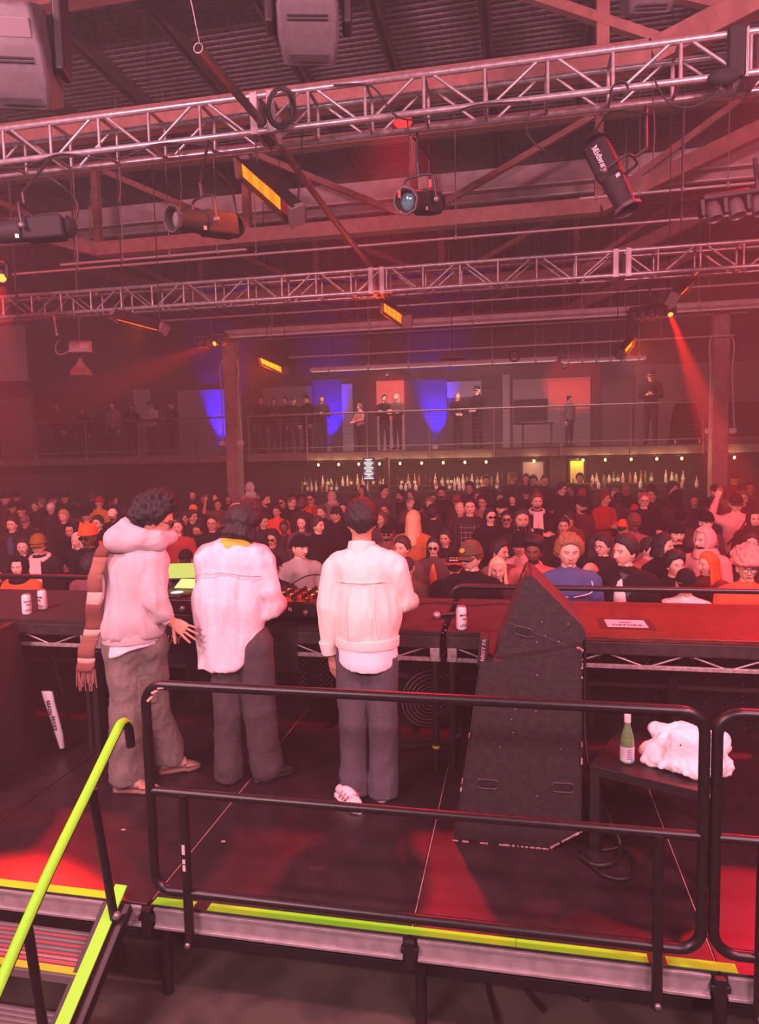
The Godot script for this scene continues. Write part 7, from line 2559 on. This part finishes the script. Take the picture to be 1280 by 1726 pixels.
	[-1.37, -11.13, 1.68, 170, "down", 0, "2a2022", "c08a72", "medium", "1e1614", "", "", "", "dark haired person seen from behind beside the fur coat", 0, 26],
	[1.99, -11.82, 1.82, 0, "down", 1, "1c1416", "d8a590", "buzz", "a04030", "", "", "g", "broad man with glasses in a black tee near the bar end", 0, 26],  # red light put into the hair colour
	[-6.18, -7.66, 1.56, 25, "down", 0, "1c1618", "d8a590", "long", "1c1414", "", "", "", "long haired woman just behind the gold sequin cap, far left", 1, 33],
	[-5.61, -11.17, 1.62, 75, "down", 0, "2a2022", "c08a72", "short", "1e1614", "", "", "", "man in profile facing right below the orange cap", 0, 24],
	[-3.38, -11.62, 1.66, -20, "down", 0, "2a2022", "d8a590", "short", "4a3830", "", "", "", "short haired man left of the cream jacket", 0, 24],
	[-3.51, -9.99, 1.55, 10, "down", 0, "3a2a2a", "6a4232", "bun", "1a1212", "", "", "", "dark skinned woman with tied hair behind the mixer", 1, 28],
	[-1.0, -12.1, 1.63, -15, "down", 0, "6a4a44", "d8a590", "medium", "e0b090", "", "", "", "blond person left of the plaid shirt", 1, 24],
	[1.47, -12.72, 1.79, 60, "hold", 0, "a83028", "c08a72", "medium", "6a2a1c", "", "", "", "woman in a red and black jersey lifting her arm at the bar", 1, 24],
	[-8.13, -11.17, 1.62, 10, "down", 0, "2a2022", "d8a590", "medium", "b08a70", "", "", "", "light haired person behind the black hood, left", 1, 23],
	[-4.32, -11.94, 1.64, 0, "hold", 0, "d84a2c", "c08a72", "short", "2a1a16", "", "", "", "person in a vivid red orange top, left of the bald profile", 1, 23],
	[-0.65, -12.8, 1.73, -20, "down", 0, "8a5a54", "c08a72", "short", "1c1414", "", "", "g", "man with dark hair looking down right of the plaid shirt", 0, 23],
	[-8.91, -11.14, 1.55, 10, "down", 0, "1e181a", "c08a72", "", "", "cap", "6a6470", "", "man in a cap with a shiny grey brim beside the far left man", 0, 23],
	[-7.63, -11.94, 1.6, 0, "down", 0, "1e181a", "c08a72", "", "", "cap", "ece0dc", "b", "bearded man in a white cap near the grey hoodie", 0, 22],
	[-4.77, -12.53, 1.83, 70, "down", 0, "241a1c", "c08a72", "short", "1c1414", "", "", "b", "bearded man in profile right of the left column", 0, 22],
	[-5.11, -12.88, 1.69, 40, "down", 0, "a03028", "c08a72", "short", "201616", "", "", "", "dark haired man in a red shirt near the left column", 0, 21],
	[-2.05, -13.07, 1.69, 60, "down", 0, "5a3a3a", "d8a590", "buzz", "8a6a5a", "", "", "", "bald man facing right in front of the bar", 0, 22],
	[-1.83, -12.58, 1.64, 0, "down", 0, "2a2022", "c08a72", "", "", "cap", "1c1618", "s", "man in a flat black cap and sunglasses, right of the bald man", 0, 23],
	[-1.71, -13.46, 1.65, -20, "down", 0, "4a3434", "d8a590", "medium", "8a5a44", "", "", "", "brown haired woman in front of the bar posts", 1, 21],
	[2.01, -12.92, 1.55, 0, "down", 0, "5a3030", "c08a72", "", "", "cap", "b03a36", "", "man in a red cap behind the brown cap", 0, 24],
	[2.52, -14.01, 1.77, -50, "down", 0, "2a1e20", "c08a72", "short", "1c1414", "", "", "", "dark haired person bending at the bar end, right", 0, 22],
	[-6.58, -9.18, 1.62, 15, "down", 0, "181214", "c08a72", "", "", "hood", "1c1517", "", "person in a black hood left of the orange beanie", 0, 28],
	[-5.95, -11.54, 1.55, 60, "down", 0, "221a1c", "c08a72", "short", "1c1414", "", "", "", "dark haired man in three quarter profile left of the orange cap", 0, 23],
	[-4.11, -13.39, 1.78, -10, "down", 0, "c0482c", "c08a72", "short", "1a1212", "", "", "sv", "man in sunglasses with an orange shirt and dark vest", 0, 21],
	[-2.87, -14.66, 1.86, 60, "down", 0, "5a4c4c", "d8a590", "short", "2a1e1c", "", "", "", "tall man in a grey sweater standing at the back, looking right", 0, 19],
	[0.86, -14.85, 1.86, 70, "down", 0, "2a1e20", "d8a590", "short", "3a2822", "", "", "g", "man with glasses in profile at the bar, right of the pier", 0, 20],
	[-4.86, -13.8, 1.68, -15, "down", 1, "1c1416", "c08a72", "short", "1c1414", "", "", "s", "man in sunglasses and a black tee, right of the bearded profile", 0, 20],
	[-4.39, -12.96, 1.73, 75, "down", 1, "181214", "d8a590", "buzz", "6a4a40", "", "", "", "bald man in profile in a black tee, facing right", 0, 21],
	[-4.05, -12.56, 1.72, 180, "down", 0, "3a2826", "c08a72", "curly", "4a3028", "", "", "", "curly brown haired person seen from behind, mid crowd", 1, 22],
	[-1.6, -14.59, 1.81, 0, "down", 0, "2a2022", "c08a72", "short", "1a1414", "", "", "b", "bearded man with dark hair standing before the bottles", 0, 20],
	[-1.25, -14.18, 1.68, 0, "down", 0, "3a2828", "c08a72", "", "", "cap", "9a4a40", "s", "man in a red cap and sunglasses, centre back", 0, 21],
	[-0.12, -14.75, 1.63, -20, "down", 0, "1c1416", "d8a590", "bob", "161012", "", "", "", "pale woman with a black bob before the hatch", 1, 20],
	[4.62, -16.33, 2.02, -10, "down", 0, "6a2426", "c08a72", "", "", "cap", "3a1c1e", "", "man in a dark cap far back at the right column", 0, 19],
	[-10.12, -13.48, 1.61, 0, "down", 0, "2a2224", "d8a590", "", "", "cap", "e0d4d0", "", "man in a white cap far back at the left, left of the bald man", 0, 19],
	[-9.09, -13.69, 1.72, 180, "down", 0, "c09038", "c08a72", "", "", "beanie", "a02030", "", "person in a red beanie and mustard jacket facing away, left back", 0, 19],
	[-6.51, -14.21, 1.61, 20, "raise", 1, "5a3a3c", "c08a72", "short", "2a1e1c", "", "", "", "man raising a hand with a phone beside the left column", 0, 19],
	[-5.78, -13.37, 1.55, 0, "down", 0, "6a4a4a", "d8a590", "", "", "cap", "e89088", "", "person in a pink cap above the white shirt", 0, 20],
	[-2.58, -15.13, 1.72, -40, "down", 0, "2a1f20", "c08a72", "short", "1c1414", "", "", "b", "bearded man in profile in front of the bar, left of centre", 0, 19],
	[-2.41, -15.66, 1.7, -40, "down", 0, "3a2a2c", "d8a590", "medium", "4a302a", "", "", "", "woman in profile at the bar, left of centre", 1, 18],
	[0.16, -15.69, 1.74, 20, "down", 0, "2a2022", "c08a72", "", "", "cap", "3a2a2a", "", "man in a dark cap behind the white scarf, left", 0, 19],
	[1.37, -15.81, 1.69, 0, "down", 0, "3a2224", "d8a590", "", "", "cap", "c04038", "g", "man in a red cap and glasses at the bar", 0, 19],
	[-11.1, -14.24, 1.59, 0, "down", 0, "241c1e", "d8a590", "buzz", "4a3a34", "", "", "", "bald pale faced man far back at the left", 0, 18],
	[-6.77, -13.57, 1.55, -20, "down", 0, "2a2022", "c08a72", "", "", "cap", "f08040", "", "person in an orange cap between the two left performers", 0, 20],
	[-4.29, -15.63, 1.7, -30, "down", 0, "b08080", "d8a590", "", "", "hood", "d8a8a0", "", "person in a pink hood, tallest left of the cream jacket", 0, 18],
	[-1.97, -16.08, 1.59, 10, "down", 0, "2c2022", "d8a590", "short", "2a1c1a", "", "", "", "dark haired man beside the bearded man at the bar", 0, 18],
	[0.39, -16.32, 1.74, -10, "down", 0, "241a1c", "6a4232", "short", "1a1212", "", "", "b", "dark skinned man at the bar behind the white scarf", 0, 18],
	[-9.23, -15.56, 1.67, 0, "down", 0, "4a3a44", "c08a72", "", "", "beanie", "5a5058", "S", "person in reflective white goggles far back above the hoodie", 0, 17],
	[-0.15, -18.48, 1.99, 0, "down", 0, "2a2022", "c08a72", "", "", "cap", "5a4a48", "", "bartender in a patterned cap left of the pale hatch", 0, 16],
	[0.18, -18.07, 1.95, 0, "down", 0, "2a2022", "c08a72", "long", "1c1414", "", "", "", "woman with long hair behind the bar at the pale hatch", 1, 16],
	[-6.6, -16.34, 1.91, 0, "down", 0, "a89aa0", "d8a590", "", "", "hood", "c8bcc4", "", "person in a pale helmet like hood far back at the column", 0, 17],
	[0.37, -18.55, 1.88, 0, "down", 0, "241c1e", "c08a72", "medium", "1c1414", "", "", "", "dark haired bartender right of the long haired woman", 0, 16],
	[0.65, -18.13, 1.91, 10, "down", 0, "241c1e", "c08a72", "short", "1c1414", "", "", "", "dark haired bartender at the right edge of the pale hatch", 0, 17],
	[-0.84, -18.47, 1.9, 0, "down", 0, "2a2022", "c08a72", "short", "1c1414", "", "", "", "bartender behind the bottles, right of centre", 0, 16],
	[1.54, -18.47, 1.93, 0, "down", 0, "2a2022", "c08a72", "short", "1c1414", "", "", "", "bartender silhouetted against the yellow hatch", 0, 16],
	[-4.52, -7.93, 1.57, -60, "hold", 0, "241c1e", "c08a72", "", "5a3a2c", "beanie", "1c1517", "", "person in black with a black beanie, halfway back, left of the grey hoodie", 0, 33],
	[-1.98, -8.47, 1.61, -15, "down", 1, "2c2426", "6a4232", "bob", "5a3a2c", "", "", "", "woman in charcoal with a bob, halfway back, below the menu screen", 1, 33],
	[2.3, -10.65, 1.64, -15, "down", 0, "3a2a2c", "6a4232", "", "8a6248", "cap", "161113", "", "person in dark brown with a black cap, halfway back, near the right column", 0, 29],
	[-5.58, -9.06, 1.56, 0, "down", 0, "1c1618", "6a4232", "", "1a1314", "cap", "221a1c", "", "person in black with a black cap, halfway back, left of the grey hoodie", 0, 29],
	[2.89, -11.34, 1.78, -15, "down", 0, "3a2a2c", "a06a50", "", "3a2820", "cap", "221a1c", "", "person in dark brown with a black cap, halfway back, at the right edge", 0, 28],
	[-2.06, -10.39, 1.65, -30, "down", 0, "5a3a3a", "c08a72", "bob", "5a3a2c", "", "", "", "woman in dull red with a bob, halfway back, left of centre", 1, 27],
	[3.35, -12.3, 1.65, 0, "down", 1, "4a3436", "6a4232", "short", "5a3a2c", "", "", "", "man in brown with short hair, halfway back, at the right edge", 0, 25],
	[0.5, -12.06, 1.63, -30, "cross", 0, "302427", "a06a50", "", "3a2820", "beanie", "221a1c", "", "person in dark grey with a black beanie, halfway back, below the pale hatch", 0, 25],
	[3.77, -12.84, 1.77, -15, "cross", 0, "241c1e", "c08a72", "short", "5a3a2c", "", "", "", "man in black with short hair, halfway back, at the right edge", 0, 25],
	[-2.48, -11.73, 1.66, -15, "cross", 0, "1c1618", "d8a590", "short", "1a1314", "", "", "", "man in black with short hair, far back, below the menu screen", 0, 24],
	[-6.41, -10.93, 1.59, 10, "hold", 0, "302427", "c08a72", "bob", "1a1314", "", "", "", "woman in dark grey with a bob, far back, left of the grey hoodie", 1, 24],
	[2.71, -12.87, 1.81, 170, "cross", 0, "3a2a2c", "d8a590", "", "5a3a2c", "hood", "161113", "", "person in dark brown from behind with a black hood, far back, near the right column", 0, 24],
	[3.09, -13.3, 1.69, 0, "cross", 0, "1c1618", "a06a50", "bob", "1a1314", "", "", "", "woman in black with a bob, far back, near the right column", 1, 23],
	[-2.4, -12.33, 1.63, 0, "down", 0, "1c1618", "c08a72", "short", "3a2820", "", "", "", "man in black with short hair, far back, left of centre", 0, 23],
	[3.89, -13.76, 1.66, 170, "cross", 0, "5a3a3a", "d8a590", "short", "241a18", "", "", "", "person in dull red from behind with short hair, far back, at the right edge", 0, 23],
	[-9.5, -11.09, 1.59, -30, "down", 0, "2c2426", "c08a72", "medium", "241a18", "", "", "", "man in charcoal with tousled hair, far back, at the far left", 0, 23],
	[3.28, -14.09, 1.6, 0, "down", 0, "1c1618", "c08a72", "", "5a3a2c", "cap", "221a1c", "", "person in black with a black cap, far back, near the right column", 0, 22],
	[4.18, -14.35, 1.83, 10, "hold", 0, "1c1618", "6a4232", "", "3a2820", "cap", "221a1c", "", "person in black with a black cap, far back, at the right edge", 0, 22],
	[1.87, -13.98, 1.67, 170, "cross", 0, "4a3436", "6a4232", "short", "1a1314", "", "", "", "person in brown from behind with short hair, far back, right of the pier", 0, 22],
	[-3.35, -13.02, 1.61, 0, "down", 0, "1a1416", "d8a590", "short", "1a1314", "", "", "", "man in black with short hair, far back, below the menu screen deeper", 0, 22],
	[-9.99, -11.7, 1.78, -30, "cross", 0, "4a3436", "6a4232", "", "8a6248", "cap", "221a1c", "", "person in brown with a black cap, far back, at the far left", 0, 22],
	[-6.89, -12.35, 1.84, 60, "down", 1, "1a1416", "c08a72", "buzz", "5a3a2c", "", "", "", "man in black with a shaved head, far back, left of the grey hoodie", 0, 22],
	[3.94, -14.99, 1.65, 25, "hold", 0, "1a1416", "a06a50", "long", "8a6248", "", "", "", "woman in black with long hair, far back, at the right edge", 1, 21],
	[-10.06, -12.44, 1.65, 170, "hold", 0, "302427", "c08a72", "", "241a18", "beanie", "161113", "", "person in dark grey from behind with a black beanie, far back, at the far left", 0, 20],
	[4.72, -15.65, 1.79, 0, "down", 0, "4a3436", "a06a50", "medium", "1a1314", "", "", "", "man in brown with tousled hair, far back, at the right edge", 0, 20],
	[2.71, -15.27, 1.79, -15, "hold", 0, "2c2426", "d8a590", "", "3a2820", "cap", "221a1c", "", "person in charcoal with a black cap, far back, right of the pier", 0, 20],
	[4.01, -15.55, 1.77, 0, "down", 0, "3a2a2c", "c08a72", "", "5a3a2c", "cap", "1c1517", "", "person in dark brown with a black cap, far back, at the right edge", 0, 20],
	[1.99, -15.15, 1.72, -60, "down", 0, "3a2a2c", "d8a590", "long", "8a6248", "", "", "", "woman in dark brown with long hair, far back, right of the pier", 1, 20],
	[3.21, -15.72, 1.8, 60, "down", 1, "3a2a2c", "d8a590", "medium", "241a18", "", "", "", "man in dark brown with tousled hair, far back, near the right column", 0, 20],
	[-0.8, -15.01, 1.6, 170, "cross", 0, "3a2a2c", "a06a50", "curly", "3a2820", "", "", "", "person in dark brown from behind with curly hair, far back, mid crowd", 0, 20],
	[-3.54, -14.66, 1.57, -60, "cross", 1, "5a3a3a", "d8a590", "bob", "1a1314", "", "", "", "woman in dull red with a bob, far back, below the menu screen", 1, 19],
	[2.31, -15.99, 1.75, 0, "hold", 0, "1a1416", "a06a50", "short", "8a6248", "", "", "", "man in black with short hair, far back, right of the pier", 0, 19],
	[-7.66, -13.98, 1.57, 0, "cross", 0, "2c2426", "c08a72", "short", "3a2820", "", "", "", "man in charcoal with short hair, far back, left of the grey hoodie", 0, 19],
	[-0.9, -15.58, 1.65, 0, "hold", 0, "1c1618", "d8a590", "short", "5a3a2c", "", "", "", "man in black with short hair, far back, mid crowd", 0, 19],
	[-11.13, -13.55, 1.65, -15, "cross", 1, "3a2a2c", "c08a72", "", "241a18", "cap", "1c1517", "", "person in dark brown with a black cap, far back, at the far left", 0, 19],
	[-4.87, -14.99, 1.67, 170, "down", 0, "3a2a2c", "a06a50", "", "1a1314", "cap", "1c1517", "", "person in dark brown from behind with a black cap, far back, past the left column", 0, 19],
	[-0.42, -15.9, 1.6, 0, "cross", 0, "241c1e", "d8a590", "short", "241a18", "", "", "", "man in black with short hair, far back, mid crowd deeper", 0, 19],
	[-3.52, -15.27, 1.59, -30, "hold", 0, "2c2426", "a06a50", "buzz", "3a2820", "", "", "", "man in charcoal with a shaved head, far back, below the menu screen", 0, 19],
	[-1.47, -15.75, 1.56, 0, "cross", 1, "5a3a3a", "a06a50", "", "5a3a2c", "cap", "1c1517", "", "person in dull red with a black cap, far back, mid crowd", 0, 18],
	[1.2, -16.38, 1.74, -60, "cross", 0, "241c1e", "a06a50", "curly", "3a2820", "", "", "", "man in black with curly hair, far back, below the pale hatch", 0, 18],
	[-10.49, -14.05, 1.78, 10, "down", 0, "2a2022", "d8a590", "", "241a18", "cap", "221a1c", "", "person in charcoal with a black cap, far back, at the far left", 0, 18],
	[-9.22, -14.36, 1.73, -15, "down", 0, "1a1416", "6a4232", "", "8a6248", "cap", "161113", "", "person in black with a black cap, far back, left of the grey hoodie", 0, 18],
	[-6.84, -14.91, 1.72, -30, "down", 1, "2c2426", "d8a590", "curly", "1a1314", "", "", "", "man in charcoal with curly hair, far back, near the left column", 0, 18],
	[-7.41, -14.83, 1.81, 25, "down", 0, "241c1e", "c08a72", "", "241a18", "hood", "221a1c", "", "person in black with a black hood, far back, near the left column", 0, 18],
	[-7.97, -14.77, 1.73, -15, "cross", 1, "1a1416", "6a4232", "", "1a1314", "beanie", "1c1517", "", "person in black with a black beanie, far back, left of the grey hoodie", 0, 18],
	[-1.12, -16.22, 1.83, -15, "cross", 0, "4a3436", "c08a72", "medium", "1a1314", "", "", "", "man in brown with tousled hair, far back, mid crowd", 0, 18],
	[-5.99, -15.36, 1.67, 0, "cross", 1, "4a3436", "a06a50", "buzz", "3a2820", "", "", "", "man in brown with a shaved head, far back, past the left column", 0, 18],
	[-10.2, -14.58, 1.71, 25, "cross", 1, "1a1416", "6a4232", "", "241a18", "cap", "161113", "", "person in black with a black cap, far back, at the far left", 0, 18],
	[-12.06, -14.46, 1.78, -30, "down", 0, "4a3436", "d8a590", "", "8a6248", "beanie", "1c1517", "", "person in brown with a black beanie, far back, at the far left", 0, 18],
	[-3.68, -16.22, 1.79, -30, "cross", 0, "4a3436", "c08a72", "bob", "3a2820", "", "", "", "woman in brown with a bob, far back, below the menu screen", 1, 17],
	[-9.6, -15.11, 1.67, 60, "down", 1, "5a3a3a", "c08a72", "", "5a3a2c", "hood", "221a1c", "", "person in dull red with a black hood, far back, left of the grey hoodie", 0, 17],
	[-5.4, -16.21, 1.62, -15, "down", 0, "4a3436", "6a4232", "", "241a18", "hood", "161113", "", "person in brown with a black hood, far back, past the left column", 0, 17],
	[-10.96, -15.15, 1.75, -15, "cross", 0, "302427", "c08a72", "", "8a6248", "beanie", "1c1517", "", "person in dark grey with a black beanie, far back, at the far left", 0, 17],
	[-11.59, -15.11, 1.6, -60, "down", 0, "2a2022", "d8a590", "short", "8a6248", "", "", "", "man in charcoal with short hair, far back, at the far left", 0, 17],
	[-7.72, -16.01, 1.56, 60, "down", 0, "2a2022", "a06a50", "short", "8a6248", "", "", "", "man in charcoal with short hair, far back, near the left column", 0, 17],
	[-7.17, -16.27, 1.58, 25, "hold", 0, "2a2022", "c08a72", "long", "3a2820", "", "", "", "woman in charcoal with long hair, far back, near the left column", 1, 17],
	[-11.51, -15.74, 1.74, 60, "hold", 1, "2c2426", "6a4232", "", "1a1314", "cap", "221a1c", "", "person in charcoal with a black cap, far back, at the far left deeper", 0, 16],
	[-10.5, -16.09, 1.61, 0, "down", 0, "1a1416", "6a4232", "", "5a3a2c", "hood", "221a1c", "", "person in black with a black hood, far back, left of the grey hoodie", 0, 16],
	[-9.75, -16.39, 1.66, 170, "down", 0, "2c2426", "c08a72", "medium", "3a2820", "", "", "", "person in charcoal from behind with tousled hair, far back, left of the grey hoodie", 0, 16],
	[-11.11, -16.37, 1.68, 170, "down", 1, "2a2022", "c08a72", "medium", "5a3a2c", "", "", "", "person in charcoal from behind with tousled hair, far back, at the far left", 0, 16],
	[-11.85, -16.26, 1.59, 60, "down", 0, "2a2022", "6a4232", "curly", "3a2820", "", "", "", "man in charcoal with curly hair, far back, at the far left", 0, 16],
	[-13.08, -16.08, 1.74, 10, "down", 1, "302427", "c08a72", "", "241a18", "cap", "161113", "", "person in dark grey with a black cap, far back, at the far left", 0, 16],
]
